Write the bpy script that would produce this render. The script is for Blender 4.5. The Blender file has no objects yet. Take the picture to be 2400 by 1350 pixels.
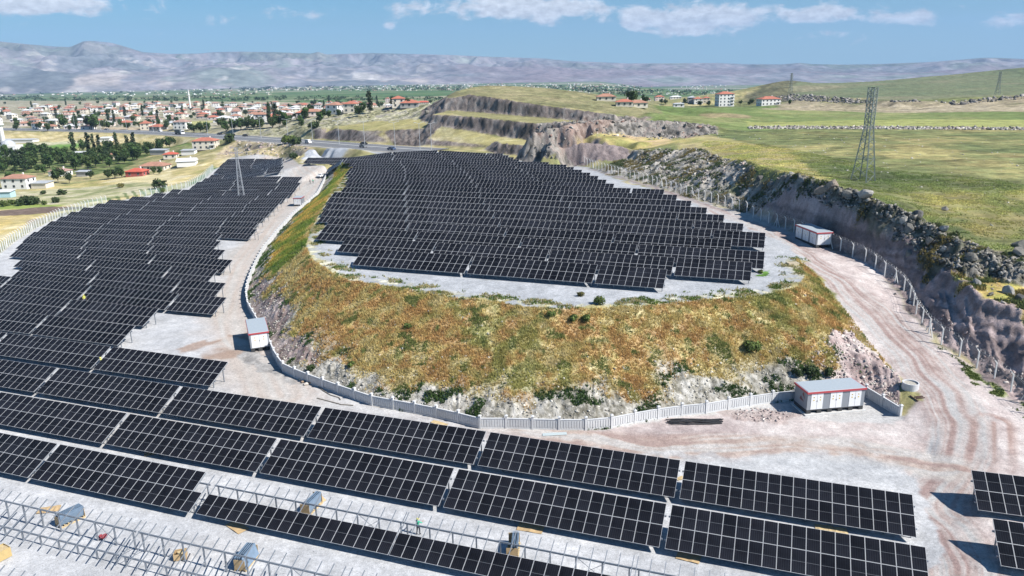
import bpy, bmesh, math, random
import numpy as np
from mathutils import Vector, Matrix, Euler
from mathutils.geometry import delaunay_2d_cdt
sc = bpy.context.scene
COL = sc.collection
R0 = random.Random(7)
rad = math.radians
HAZE_D = 7.2e-5
# ------------------------------------------------------------------ camera
F, PT, RL, CZ, TH = 1752., .2838, .0174, 40.5, .3405
cX = np.array([1, 0, 0.]); cD = np.array([0, -math.sin(PT), -math.cos(PT)]); cF = np.array([0, math.cos(PT), -math.sin(PT)])
cR = math.cos(RL)*cX + math.sin(RL)*cD
cDN = -math.sin(RL)*cX + math.cos(RL)*cD
cam_d = bpy.data.cameras.new('camera'); cam = bpy.data.objects.new('camera', cam_d); COL.objects.link(cam)
cam_d.sensor_width = 36; cam_d.lens = 36*F/2400; cam_d.clip_start = .5; cam_d.clip_end = 60000
m = Matrix.Identity(4)
for i in range(3):
    m[i][0] = cR[i]; m[i][1] = -cDN[i]; m[i][2] = -cF[i]
m[2][3] = CZ
cam.matrix_world = m
sc.camera = cam
EE = np.array([math.cos(TH), -math.sin(TH)]); NN = np.array([math.sin(TH), math.cos(TH)])
def ray(px, py): return cF + cR*(px-1200)/F + cDN*(py-675)/F
def PZ(px, py, z):
    r = ray(px, py); t = (z-CZ)/r[2]; return np.array([r[0]*t, r[1]*t, z])
def PY(px, py, y):
    r = ray(px, py); t = y/r[1]; return np.array([r[0]*t, y, CZ+r[2]*t])
def en(e, n): return e*EE+n*NN
# ------------------------------------------------------------------ light
SUN_AZ, SUN_EL = rad(-24), rad(44)      # direction towards the sun, measured from +X
sd = Vector((math.cos(SUN_AZ)*math.cos(SUN_EL), math.sin(SUN_AZ)*math.cos(SUN_EL), math.sin(SUN_EL)))
sl = bpy.data.lights.new('sun', 'SUN'); sl.energy = 5.0; sl.angle = rad(.55); sl.color = (1, .955, .89)
so = bpy.data.objects.new('sun', sl); COL.objects.link(so); so.rotation_euler = sd.to_track_quat('Z', 'Y').to_euler(); so.location = (60, -30, 90)
w = bpy.data.worlds.new('World'); sc.world = w; w.use_nodes = True
nt = w.node_tree; nt.nodes.clear()
def N(nt, t, **k):
    n = nt.nodes.new(t)
    for a, b in k.items():
        if a == 'i':
            for kk, v in b.items(): n.inputs[kk].default_value = v
        else: setattr(n, a, b)
    return n
L = lambda nt, a, b: nt.links.new(a, b)
tc = N(nt, 'ShaderNodeTexCoord')
sep = N(nt, 'ShaderNodeSeparateXYZ'); L(nt, tc.outputs['Generated'], sep.inputs[0])
mx = N(nt, 'ShaderNodeMath', operation='MAXIMUM', i={1: .012}); L(nt, sep.outputs[2], mx.inputs[0])
cmb = N(nt, 'ShaderNodeCombineXYZ'); L(nt, sep.outputs[0], cmb.inputs[0]); L(nt, sep.outputs[1], cmb.inputs[1]); L(nt, mx.outputs[0], cmb.inputs[2])
sky = N(nt, 'ShaderNodeTexSky', sky_type='NISHITA', sun_disc=False, sun_elevation=SUN_EL, sun_rotation=rad(90)-SUN_AZ, altitude=1200, air_density=1.1, dust_density=.05, ozone_density=1.0)
L(nt, cmb.outputs[0], sky.inputs[0])
tint = N(nt, 'ShaderNodeMix', data_type='RGBA', blend_type='MULTIPLY'); tint.inputs[0].default_value = 1; tint.inputs[7].default_value = (.50, .95, 1.24, 1)
L(nt, sky.outputs[0], tint.inputs[6])
# clouds: azimuth/elevation of the direction, in degrees, drive soft cumulus banks
az = N(nt, 'ShaderNodeMath', operation='ARCTAN2'); L(nt, sep.outputs[0], az.inputs[0]); L(nt, sep.outputs[1], az.inputs[1])
el = N(nt, 'ShaderNodeMath', operation='ARCSINE'); L(nt, sep.outputs[2], el.inputs[0])
azd = N(nt, 'ShaderNodeMath', operation='MULTIPLY', i={1: 57.2958}); L(nt, az.outputs[0], azd.inputs[0])
eld = N(nt, 'ShaderNodeMath', operation='MULTIPLY', i={1: 57.2958}); L(nt, el.outputs[0], eld.inputs[0])
cv = N(nt, 'ShaderNodeCombineXYZ'); L(nt, azd.outputs[0], cv.inputs[0]); L(nt, eld.outputs[0], cv.inputs[1])
scl = N(nt, 'ShaderNodeVectorMath', operation='MULTIPLY'); scl.inputs[1].default_value = (.42, .80, 1); L(nt, cv.outputs[0], scl.inputs[0])
cn = N(nt, 'ShaderNodeTexNoise', i={'Scale': 1.25, 'Detail': 9, 'Roughness': .58, 'Distortion': .35}); L(nt, scl.outputs[0], cn.inputs['Vector'])
def ell(a, e, ra, re, amp):
    s = N(nt, 'ShaderNodeVectorMath', operation='SUBTRACT'); s.inputs[1].default_value = (a, e, 0); L(nt, cv.outputs[0], s.inputs[0])
    d = N(nt, 'ShaderNodeVectorMath', operation='DIVIDE'); d.inputs[1].default_value = (ra, re, 1); L(nt, s.outputs[0], d.inputs[0])
    ln = N(nt, 'ShaderNodeVectorMath', operation='DOT_PRODUCT'); L(nt, d.outputs[0], ln.inputs[0]); L(nt, d.outputs[0], ln.inputs[1])
    ex = N(nt, 'ShaderNodeMath', operation='MULTIPLY', i={1: -1.}); L(nt, ln.outputs['Value'], ex.inputs[0])
    e2 = N(nt, 'ShaderNodeMath', operation='EXPONENT'); L(nt, ex.outputs[0], e2.inputs[0])
    m2 = N(nt, 'ShaderNodeMath', operation='MULTIPLY', i={1: amp}); L(nt, e2.outputs[0], m2.inputs[0])
    return m2.outputs[0]
def azel(px, py):
    r = ray(px, py); return math.degrees(math.atan2(r[0], r[1])), math.degrees(math.atan2(r[2], math.hypot(r[0], r[1])))
tot = None
for px, py, rx, ry, amp in [(1170, 12, 4.4, .9, .50), (1320, 28, 3.6, .8, .42), (1500, 42, 1.5, .8, .40), (1640, 45, 4.2, 1.1, .60), (1930, 35, 3.0, .8, .42), (1930, 78, 2.2, .35, .2),
                            (2140, 38, 2.4, .6, .36), (2370, 48, 1.8, .6, .34), (715, 36, 1.6, .6, .34), (955, 22, 2.0, .6, .34), (130, 8, 4.6, .7, .48), (35, 18, 2.2, .4, .3), (915, 62, .5, .3, .22), (560, 40, 2.5, .6, .14), (400, 75, 1.5, .4, .12)]:
    a, e = azel(px, py); o = ell(a, e, rx, ry, amp)
    if tot is None: tot = o
    else:
        ad = N(nt, 'ShaderNodeMath', operation='ADD'); L(nt, tot, ad.inputs[0]); L(nt, o, ad.inputs[1]); tot = ad.outputs[0]
upb = N(nt, 'ShaderNodeMapRange', i={1: 6.8, 2: 22., 3: 0., 4: .06}); L(nt, eld.outputs[0], upb.inputs[0])
ad = N(nt, 'ShaderNodeMath', operation='ADD'); L(nt, tot, ad.inputs[0]); L(nt, upb.outputs[0], ad.inputs[1])
ad2 = N(nt, 'ShaderNodeMath', operation='ADD'); L(nt, ad.outputs[0], ad2.inputs[0]); L(nt, cn.outputs[0], ad2.inputs[1])
cm = N(nt, 'ShaderNodeMapRange', interpolation_type='SMOOTHSTEP', i={1: .66, 2: .90, 3: 0., 4: .95}); L(nt, ad2.outputs[0], cm.inputs[0])
cn2 = N(nt, 'ShaderNodeTexNoise', i={'Scale': 2.6, 'Detail': 6, 'Roughness': .6}); L(nt, scl.outputs[0], cn2.inputs['Vector'])
cc = N(nt, 'ShaderNodeMapRange', i={1: .35, 2: .65, 3: 9.0, 4: 14.5}); L(nt, cn2.outputs[0], cc.inputs[0])
ccol = N(nt, 'ShaderNodeCombineColor')
for i, k in enumerate((.95, .985, 1.03)):
    mm = N(nt, 'ShaderNodeMath', operation='MULTIPLY', i={1: k}); L(nt, cc.outputs[0], mm.inputs[0]); L(nt, mm.outputs[0], ccol.inputs[i])
hz1 = N(nt, 'ShaderNodeMapRange', interpolation_type='SMOOTHSTEP', i={1: -1., 2: 7., 3: .62, 4: 0.}); L(nt, eld.outputs[0], hz1.inputs[0])
hmx = N(nt, 'ShaderNodeMix', data_type='RGBA'); hmx.inputs[7].default_value = (5.6, 8.4, 10.4, 1); L(nt, hz1.outputs[0], hmx.inputs[0]); L(nt, tint.outputs[2], hmx.inputs[6])
smx = N(nt, 'ShaderNodeMix', data_type='RGBA'); L(nt, cm.outputs[0], smx.inputs[0]); L(nt, hmx.outputs[2], smx.inputs[6]); L(nt, ccol.outputs[0], smx.inputs[7])
bg = N(nt, 'ShaderNodeBackground', i={'Strength': .050}); L(nt, smx.outputs[2], bg.inputs[0])
wo = N(nt, 'ShaderNodeOutputWorld'); L(nt, bg.outputs[0], wo.inputs[0])
sc.view_settings.view_transform = 'Standard'; sc.view_settings.look = 'None'; sc.view_settings.exposure = .66; sc.view_settings.gamma = 1
sc.cycles.max_bounces = 5; sc.cycles.diffuse_bounces = 1; sc.cycles.glossy_bounces = 2; sc.cycles.transparent_max_bounces = 12; sc.cycles.volume_bounces = 0
sc.render.film_transparent = False
# ------------------------------------------------------------------ helpers
def tag(o, label=None, cat=None, group=None, kind=None):
    if label: o['label'] = label
    if cat: o['category'] = cat
    if group: o['group'] = group
    if kind: o['kind'] = kind
    return o
def empty(name, loc=(0, 0, 0), rz=0, label=None, cat=None, group=None):
    o = bpy.data.objects.new(name, None); COL.objects.link(o); o.location = loc; o.rotation_euler = (0, 0, rz); o.empty_display_size = .2
    return tag(o, label, cat, group)
class MB:
    """collects shapes for ONE mesh"""
    def __init__(s): s.v = []; s.f = []; s.mi = []
    def add(s, vs, fs, mi=0):
        b = len(s.v); s.v += [tuple(v) for v in vs]; s.f += [tuple(b+i for i in f) for f in fs]; s.mi += [mi]*len(fs)
    def box(s, c, d, rz=0, mi=0, M=None, taper=1.):
        x, y, z = d[0]/2, d[1]/2, d[2]/2
        vs = [Vector((sx*x*(taper if sz > 0 else 1), sy*y*(taper if sz > 0 else 1), sz*z)) for sz in (-1, 1) for sy in (-1, 1) for sx in (-1, 1)]
        R = Matrix.Rotation(rz, 3, 'Z') if M is None else M
        s.add([R@v+Vector(c) for v in vs], [(0, 2, 3, 1), (4, 5, 7, 6), (0, 1, 5, 4), (2, 6, 7, 3), (0, 4, 6, 2), (1, 3, 7, 5)], mi)
    def bar(s, a, b, w, h=None, mi=0, n=4):
        a = Vector(a); b = Vector(b); h = h or w; d = (b-a)
        q = d.to_track_quat('Z', 'Y').to_matrix()
        vs = []
        for p in (a, b):
            for k in range(n):
                t = 2*math.pi*(k+.5)/n; r = 1/math.cos(math.pi/n) if n == 4 else 1
                vs.append(p+q@Vector((math.cos(t)*w/2*r, math.sin(t)*h/2*r, 0)))
        s.add(vs, [tuple(range(n))[::-1], tuple(range(n, 2*n))]+[(k, (k+1) % n, n+(k+1) % n, n+k) for k in range(n)], mi)
    def cyl(s, c, r, h, n=12, r2=None, mi=0):
        r2 = r if r2 is None else r2
        vs = [(c[0]+math.cos(2*math.pi*k/n)*rr, c[1]+math.sin(2*math.pi*k/n)*rr, c[2]+zz) for rr, zz in ((r, 0), (r2, h)) for k in range(n)]
        s.add(vs, [tuple(range(n))[::-1], tuple(range(n, 2*n))]+[(k, (k+1) % n, n+(k+1) % n, n+k) for k in range(n)], mi)
    def tube(s, pts, r, n=6, mi=0):
        vs = []; P = [Vector(p) for p in pts]
        for i, p in enumerate(P):
            d = (P[min(i+1, len(P)-1)]-P[max(i-1, 0)]).normalized(); q = d.to_track_quat('Z', 'Y').to_matrix()
            vs += [p+q@Vector((math.cos(2*math.pi*k/n)*r, math.sin(2*math.pi*k/n)*r, 0)) for k in range(n)]
        fs = [tuple(range(n))[::-1], tuple(range(len(vs)-n, len(vs)))]
        for i in range(len(P)-1):
            fs += [(i*n+k, i*n+(k+1) % n, (i+1)*n+(k+1) % n, (i+1)*n+k) for k in range(n)]
        s.add(vs, fs, mi)
    def mesh(s, name, mats):
        me = bpy.data.meshes.new(name); me.from_pydata(s.v, [], s.f)
        for m_ in (mats if isinstance(mats, (list, tuple)) else [mats]): me.materials.append(m_)
        me.polygons.foreach_set('material_index', s.mi); me.update()
        return me
    def build(s, name, mats, parent=None, loc=None):
        return link(name, s.mesh(name, mats), parent, loc)
def link(name, me, parent=None, loc=None, rz=None):
    o = bpy.data.objects.new(name, me); COL.objects.link(o)
    if parent: o.parent = parent
    if loc is not None: o.location = loc
    if rz is not None: o.rotation_euler = (0, 0, rz)
    return o
def copy_tree(o, parent=None):
    c = o.copy(); COL.objects.link(c)
    if parent is not None: c.parent = parent
    for ch in o.children: copy_tree(ch, c)
    return c
def hash2(ix, iy, s):
    h = (ix.astype(np.int64)*374761393 + iy.astype(np.int64)*668265263 + s*1442695041) & 0xffffffff
    h = ((h ^ (h >> 13))*1274126177) & 0xffffffff
    h = (h ^ (h >> 16)) & 0xffffffff
    return h.astype(np.float64)/4294967295.
def vnoise(x, y, s=0):
    ix = np.floor(x); iy = np.floor(y); fx = x-ix; fy = y-iy
    fx = fx*fx*(3-2*fx); fy = fy*fy*(3-2*fy)
    a = hash2(ix, iy, s); b = hash2(ix+1, iy, s); c = hash2(ix, iy+1, s); d = hash2(ix+1, iy+1, s)
    return (a*(1-fx)+b*fx)*(1-fy)+(c*(1-fx)+d*fx)*fy
def fbm(x, y, sc_=1., o=4, s=0, g=.5):
    t = 0; a = 1; n = 0
    x = x/sc_; y = y/sc_
    for k in range(o):
        t = t+a*vnoise(x+k*17.3, y-k*9.1, s+k); n += a; a *= g; x = x*2.03; y = y*2.03
    return t/n
def sstep(a, b, x):
    t = np.clip((x-a)/(b-a), 0, 1); return t*t*(3-2*t)
def inpoly(x, y, P):
    r = np.zeros(x.shape, bool); P = np.asarray(P, float); bb = (x > P[:, 0].min()) & (x < P[:, 0].max()) & (y > P[:, 1].min()) & (y < P[:, 1].max())
    xs, ys = x[bb], y[bb]; q = np.zeros(xs.shape, bool)
    for i in range(len(P)):
        x1, y1 = P[i-1]; x2, y2 = P[i]
        if y1 == y2: continue
        c = ((y1 > ys) != (y2 > ys)) & (xs < (x2-x1)*(ys-y1)/(y2-y1)+x1)
        q ^= c
    r[bb] = q
    return r
# ------------------------------------------------------------------ materials
MATS = {}
def mat(name, col, rough=.8, metal=0., var=0., vscale=3., bump=0., bscale=20., spec=.5, tint2=None, coord='Object'):
    if name in MATS: return MATS[name]
    m_ = bpy.data.materials.new(name); m_.use_nodes = True; n = m_.node_tree; b = n.nodes['Principled BSDF']
    b.inputs['Roughness'].default_value = rough; b.inputs['Metallic'].default_value = metal; b.inputs['Specular IOR Level'].default_value = spec
    b.inputs['Base Color'].default_value = (*col, 1)
    t = N(n, 'ShaderNodeTexCoord')
    if var > 0:
        no = N(n, 'ShaderNodeTexNoise', i={'Scale': vscale, 'Detail': 5, 'Roughness': .65}); L(n, t.outputs[coord], no.inputs['Vector'])
        cr = N(n, 'ShaderNodeMapRange', i={1: .3, 2: .7, 3: 0., 4: 1.}); L(n, no.outputs[0], cr.inputs[0])
        mi = N(n, 'ShaderNodeMix', data_type='RGBA'); L(n, cr.outputs[0], mi.inputs[0])
        c2 = tint2 or tuple(c*(1+var) for c in col); c1 = col if tint2 else tuple(c*(1-var) for c in col)
        mi.inputs[6].default_value = (*c1, 1); mi.inputs[7].default_value = (*c2, 1); L(n, mi.outputs[2], b.inputs['Base Color'])
    if bump > 0:
        no = N(n, 'ShaderNodeTexNoise', i={'Scale': bscale, 'Detail': 6, 'Roughness': .7}); L(n, t.outputs[coord], no.inputs['Vector'])
        bu = N(n, 'ShaderNodeBump', i={'Strength': 1., 'Distance': bump}); L(n, no.outputs[0], bu.inputs['Height']); L(n, bu.outputs[0], b.inputs['Normal'])
    MATS[name] = m_
    return m_
# ------------------------------------------------------------------ terrain: base levels
def zl(x, y):
    n = x*NN[0]+y*NN[1]; e = x*EE[0]+y*EE[1]; t_ = np.clip((-125-e)/70, 0, 1); t_ = t_*t_*(3-2*t_)
    a = np.clip((n-212)/58, 0, 1); a = a*a*(3-2*a); c = np.clip((e+206)/36, 0, 1); c = c*c*(3-2*c)
    return -.03*np.clip(n-103, 0, 67)-.026*np.interp(n, [103, 213, 300], [0, 110, 30])*t_*(1-a*c)+3.6*a*c
def zu(x, y):
    n = x*NN[0]+y*NN[1]; e = x*EE[0]+y*EE[1]
    return 8.7-.027*np.maximum(0, n-187)-2.7*np.clip((-132-e)/34, 0, 1)
def PS(px, py, spec):
    if isinstance(spec, tuple): return PY(px, py, spec[1])
    if isinstance(spec, str):
        f = zl if spec[0] == 'L' else zu
        off = float(spec[1:]) if len(spec) > 1 else 0.
        z = float(f(0., 90.))+off
        for _ in range(12): p = PZ(px, py, z); z = .5*z+.5*(float(f(p[0], p[1]))+off)
        return PZ(px, py, z)
    return PZ(px, py, spec)
CP = []
def line(pts, step=3., spec=None):
    W_ = [PS(p[0], p[1], p[2] if len(p) > 2 else spec) for p in pts]
    for a, b in zip(W_[:-1], W_[1:]):
        n = max(1, int(np.hypot(*(b-a)[:2])/step))
        for k in range(n): CP.append(a+(b-a)*k/n)
    CP.append(W_[-1]); return W_
def pts(l, spec=None):
    for p in l: CP.append(PS(p[0], p[1], p[2] if len(p) > 2 else spec))
WALL_PX = [(772, 398), (765, 408), (755, 428), (743, 450), (716, 473), (687, 497), (650, 537), (617, 577), (600, 608), (587, 637), (578, 665), (576, 685), (580, 708), (597, 737), (612, 762), (627, 787), (642, 822), (660, 850),
           (690, 864), (723, 877), (793, 902), (872, 928), (968, 945), (1055, 962), (1120, 980), (1157, 979), (1270, 982), (1355, 984), (1420, 981), (1500, 965), (1580, 952), (1660, 945), (1733, 932), (1803, 922), (1867, 915), (1950, 908), (2030, 906), (2112, 955)]
WALL = [PS(a, b, 'L1.35') for a, b in WALL_PX]
for a, b in zip(WALL[:-1], WALL[1:]):
    n = max(1, int(np.hypot(*(b-a)[:2])/2))
    for k in range(n):
        q = a+(b-a)*k/n; q[2] = zl(q[0], q[1]); CP.append(q)
CREST = [(836, 383), (815, 405), (795, 430), (770, 462), (748, 500), (726, 540), (716, 575), (728, 605), (762, 628), (810, 655), (900, 668), (1000, 685), (1100, 700), (1250, 718), (1400, 722), (1550, 712), (1700, 698), (1800, 690), (1872, 672), (1890, 642), (1868, 612)]
CREST_W = line(CREST, 3, 'U')
for n_ in np.arange(112, 190, 9.):
    for e_ in np.arange(-60, -14, 9.):
        q = en(e_, n_); CP.append(np.array([*q, zu(*q)]))
for n_ in np.arange(190, 292, 9.):
    for e_ in np.arange(-116, -62, 9.):
        q = en(e_, n_); CP.append(np.array([*q, zu(*q)]))
# lower terrace
for n_ in np.arange(24, 96, 12.):
    for e_ in np.arange(-150, 24, 12.):
        q = en(e_, n_)
        if inpoly(np.array([q[0]]), np.array([q[1]]), [p[:2] for p in WALL[10:]]+[(40, 200), (-60, 200)])[0]: continue
        CP.append(np.array([*q, 0.]))
for n_ in np.arange(100, 300, 10.):
    for e_ in np.arange(-200, -150, 10.):
        q = en(e_-max(0, n_-200)*.3, n_)
        if not (q[1] > 285 and q[0] > -116): CP.append(np.array([*q, zl(*q)]))
pts([(560, 660), (480, 560), (560, 520), (640, 470), (690, 430), (600, 400), (560, 385), (670, 380), (710, 400), (540, 740), (500, 800), (600, 850), (400, 600), (300, 650)], 'L')
FENCE_L = [(-60, 625), (3, 591), (28, 570), (57, 552), (82, 535), (97, 528), (115, 520), (141, 507), (162, 501), (183, 494), (208, 485), (250, 475), (330, 462), (405, 447), (437, 440), (458, 430), (480, 417), (500, 398)]
FENCE_LW = line(FENCE_L, 5, 'L')
line([(-300, 720), (-60, 632), (0, 600), (60, 560)], 6, 'L')
# block behind the lower wall, light gravel bank, far corner
line([(700, 391), (735, 391), (772, 397)], 4, 'L')
Y_ = lambda v: ('y', v)
line([(706, 387, Y_(309)), (722, 385, Y_(309)), (762, 386, Y_(303)), (800, 381, Y_(298)), (836, 378, Y_(290))], 4)
line([(700, 380, Y_(325)), (715, 368, Y_(338)), (738, 361, Y_(343)), (800, 359, Y_(336))], 4)
line([(850, 357), (900, 357), (960, 357)], 4, 'U')
BANKT = line([(716, 352, Y_(349)), (724, 348, Y_(351)), (760, 345.5, Y_(348)), (800, 346, Y_(340)), (850, 349, Y_(330))], 4)
pts([(540, 366), (600, 366), (650, 367)], 'L'); pts([(690, 374, Y_(342)), (700, 362, Y_(352))])
# highway corridor
HW = [(-400, 296, -6.), (0, 303, -4.5), (150, 305, -3.), (300, 308.5, -1.4), (420, 314, .2), (520, 320, 1.8), (620, 327, 3.2), (700, 332.5, 4.2), (780, 339, 5.2), (860, 345.5, 6.), (930, 350, 6.5), (985, 353.5, 6.8), (1060, 358, 7.)]
HW_W = line(HW, 6)
HWO = []
for i, p in enumerate(HW_W):
    d = HW_W[min(i+1, len(HW_W)-1)]-HW_W[max(i-1, 0)]; d = d/np.hypot(*d[:2]); nn_ = np.array([-d[1], d[0], 0])
    HWO.append(nn_)
    for o_ in (-15, 15): CP.append(p+nn_*(13.6 if o_ > 0 else -14.5))
# fence and road on the right
FENCE_R = [(1370, 388, 7.4), (1456, 413, 8.2), (1530, 434, 8.4), (1600, 457, 8.5), (1680, 480, 8.6), (1750, 500, 8.7), (1765, 512, 8.7), (1870, 548, 8.6), (1950, 583, 8.2), (2035, 620, 7.3), (2082, 655, 6.4), (2105, 672, 5.9), (2123, 690, 5.5), (2137, 712, 5.), (2145, 738, 4.6), (2160, 760, 4.2), (2177, 783, 3.8), (2212, 813, 3.2), (2255, 840, 2.5), (2310, 877, 1.9), (2355, 907, 1.5), (2400, 945, 1.1), (2520, 1040, .6)]
FENCE_RW = line(FENCE_R, 2)
line([(1385, 396, 7.2), (1480, 428, 8.1), (1600, 468, 8.5), (1700, 500, 8.6), (1790, 538, 8.7), (1850, 575, 8.5), (1920, 615, 7.9), (1990, 655, 6.9), (2050, 705, 5.6), (2095, 760, 4.3), (2140, 820, 3.1), (2200, 880, 2.1), (2270, 950, 1.3), (2330, 1020, .9), (2400, 1100, .6), (2520, 1180, .6)], 3)
line([(1868, 600, 8.6), (1905, 640, 7.7), (1950, 690, 6.2), (1995, 745, 4.7), (2035, 800, 3.5), (2080, 855, 2.4), (2110, 890, 1.8), (2160, 945, 1.2), (2210, 1010, .6), (2190, 1090, .15), (2150, 1180, 0.), (2170, 1340, 0.)], 3)
pts([(2130, 925, 1.2), (2060, 900, .9), (2075, 865, 2.4), (2040, 850, 2.9), (2000, 870, 2.0), (1990, 820, 3.6), (1950, 860, 2.6), (2120, 990, .3), (2050, 1000, .0), (1980, 1030, 0.), (1900, 880, 2.2)])
pts([(2260, 1110, .45), (2330, 1200, .55), (2400, 1250, .6), (2300, 1330, .5), (2450, 1340, .6), (2240, 1250, .3)])
# right-hand cut: crest, bench
FX = np.array([[p[1], p[0]] for p in FENCE_RW])[::-1]
def cutpt(px, py, off, y0=130.):
    y = y0
    for _ in range(40): p = PY(px, py, y); tx = np.interp(y, FX[:, 0], FX[:, 1])+off; y = y*.6+.4*y*(tx/p[0])
    return PY(px, py, y)
def wline(W_, step=1.5):
    for a, b in zip(W_[:-1], W_[1:]):
        n = max(1, int(np.hypot(*(b-a)[:2])/step))
        for k in range(n): CP.append(a+(b-a)*k/n)
    CP.append(W_[-1])
C1 = [PS(*p) for p in [(1480, 352, 13.2), (1530, 352, 13.8), (1600, 352, 14.8), (1660, 362, 15.4), (1700, 372, 15.8)]]+[PY(1760, 384, 187), PY(1820, 397, 174)]
C2 = [cutpt(a, b, o_) for a, b, o_ in [(1865, 413, 5.2), (1905, 424, 5.2), (1960, 440, 5.4), (2010, 456, 5.4), (2050, 470, 5.6), (2095, 490, 6), (2140, 512, 6.6), (2190, 535, 7.4), (2250, 562, 8.6), (2320, 590, 11)]]+[PY(2400, 618, 106), PY(2540, 672, 96)]
CRESTR_W = C1+C2; wline(CRESTR_W); print('crest', [(round(p[0]), round(p[1]), round(p[2], 1)) for p in C2])
line([(1475, 372, 10.3), (1560, 398, 11.0), (1620, 415, 11.6), (1700, 440, 11.3), (1745, 458, 11.0)], 1.5)
# the face: steep lower part, a break of slope, rocky top
def tow(y): return np.array([np.interp(y, FX[:, 0], FX[:, 1]), y, np.interp(y, FX[:, 0], np.array([p[2] for p in FENCE_RW])[::-1])])
FA, FB = [], []
for p in C2[:9]:
    b = tow(p[1]-.5); d = p-b
    FA.append(b+d*np.array([.16, 1, 1])*np.array([1, .1, .03])+np.array([.3, 0, 0])); q = b+d*np.array([.55, .5, .62]); FB.append(q)
wline(FA); wline(FB)
BF = [PY(2236, 648, 107), PY(2270, 672, 102), PY(2310, 703, 97.5), PY(2400, 728, 93.5), PY(2540, 768, 88)]
BB = [PY(2230, 642, 108), PY(2300, 655, 106), PY(2400, 664, 103), PY(2540, 706, 94.5)]
wline(BF); wline(BB); wline([p+np.array([-1.0, 0, -1.6]) for p in BF]); print('bench', [tuple(p.round(1)) for p in BF])
wline([tow(y)+np.array([1.2, 0, .25]) for y in np.arange(84, 170, 3.)])
# plateau
pts([(1500, 330, 15.), (1600, 325, 16.), (1700, 335, 16.4), (1800, 365, 16.8), (1900, 400, 16.8), (2020, 425, 16.5), (2200, 490, 15.4), (2400, 560, 13.6), (2520, 590, 13.), (2100, 400, 16.8), (2300, 440, 16.2), (2400, 400, 16.6), (2550, 430, 16.), (1750, 310, 16.6), (1900, 320, 16.8), (2100, 330, 16.8), (2300, 330, 16.6), (2550, 330, 16.4)])
line([(1750, 300, 16.6), (1900, 301, 16.7), (2100, 302, 16.6), (2400, 305, 16.3), (2600, 306, 16.2)], 8)
pts([(1600, 275, 16.), (1800, 280, 16.5), (2100, 282, 16.5), (2400, 284, 16.5), (2600, 285, 16.5), (1500, 262, 14.5), (1700, 258, 13.2), (1900, 258, 13.8), (2100, 258, 15.), (2400, 258, 17.), (2600, 258, 18.), (1640, 248, 12.), (1750, 248, 12.), (1450, 246, 14.)])
line([(1860, 222, ('y', 600)), (2000, 232, ('y', 500)), (2100, 240, ('y', 450)), (2250, 236, ('y', 440)), (2400, 226, ('y', 430)), (2600, 220, ('y', 430))], 8)
line([(1860, 232, ('y', 585)), (2000, 243, ('y', 485)), (2100, 252, ('y', 440)), (2250, 248, ('y', 430)), (2400, 240, ('y', 420)), (2600, 236, ('y', 420))], 8)
line([(1730, 238, ('y', 700)), (1760, 222, ('y', 730)), (1790, 203, ('y', 760)), (1825, 190, ('y', 790)), (1850, 187, ('y', 800)), (1880, 193, ('y', 810)), (1940, 195, ('y', 850)), (2050, 190, ('y', 880)), (2200, 176, ('y', 900)), (2310, 165, ('y', 900)), (2400, 156, ('y', 900)), (2600, 140, ('y', 900))], 12)
pts([(1850, 205, ('y', 720)), (2000, 205, ('y', 720)), (2200, 198, ('y', 700)), (2400, 190, ('y', 680)), (2600, 180, ('y', 680)), (1780, 225, ('y', 690))])
for px in (1700, 1800, 1900, 2000, 2200, 2400, 2700):
    r = ray(px, 300); d = np.array([r[0], r[1]])/np.hypot(r[0], r[1])
    for rr, z_ in ((1150, 0.), (1700, -20.), (2600, -40.)): CP.append(np.array([*(d*rr), z_]))
# central quarried hill
T3B = line([(745, 331, ('y', 398)), (850, 339, ('y', 366)), (960, 350, ('y', 340)), (1100, 357, ('y', 327)), (1180, 361, ('y', 316)), (1240, 366, ('y', 305))], 2)
T3T = line([(742, 311, ('y', 401)), (800, 314, ('y', 387)), (850, 318, ('y', 369.5)), (960, 326, ('y', 343)), (1100, 331, ('y', 330)), (1180, 336, ('y', 319)), (1245, 341, ('y', 309))], 1.5)
T2B = line([(1005, 287, ('y', 384)), (1100, 304, ('y', 362)), (1200, 322, ('y', 342)), (1240, 330, ('y', 330)), (1290, 335, ('y', 322))], 2)
T2T = line([(1012, 268, ('y', 387)), (1100, 273, ('y', 365.5)), (1200, 283, ('y', 346)), (1260, 290, ('y', 334)), (1300, 290, ('y', 327))], 1.5)
T1B = line([(1033, 259, ('y', 402)), (1080, 261, ('y', 394)), (1180, 269, ('y', 374)), (1300, 279, ('y', 354)), (1367, 287, ('y', 340)), (1440, 292, ('y', 332)), (1490, 291, ('y', 330))], 2)
T1T = line([(1050, 229, ('y', 407)), (1085, 232, ('y', 398)), (1100, 221, ('y', 399)), (1167, 230, ('y', 380)), (1235, 241, ('y', 368)), (1300, 250, ('y', 358)), (1370, 259, ('y', 345)), (1433, 267, ('y', 337)), (1487, 274, ('y', 334))], 1.5)
line([(1045, 228, ('y', 420)), (1075, 212, ('y', 440)), (1110, 203, ('y', 452)), (1143, 200, ('y', 455)), (1200, 201, ('y', 455)), (1300, 208, ('y', 448)), (1400, 221, ('y', 435)), (1470, 234, ('y', 425)), (1530, 245, ('y', 420)), (1600, 252, ('y', 410))], 6)
for px, yy in ((1045, 520), (1110, 540), (1200, 540), (1300, 540), (1400, 560), (1500, 600)):
    p = PY(px, 225, yy); CP.append(np.array([p[0], p[1], 6.]))
pts([(1500, 262, ('y', 360)), (1560, 268, ('y', 345)), (1500, 275, ('y', 345))])
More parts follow.
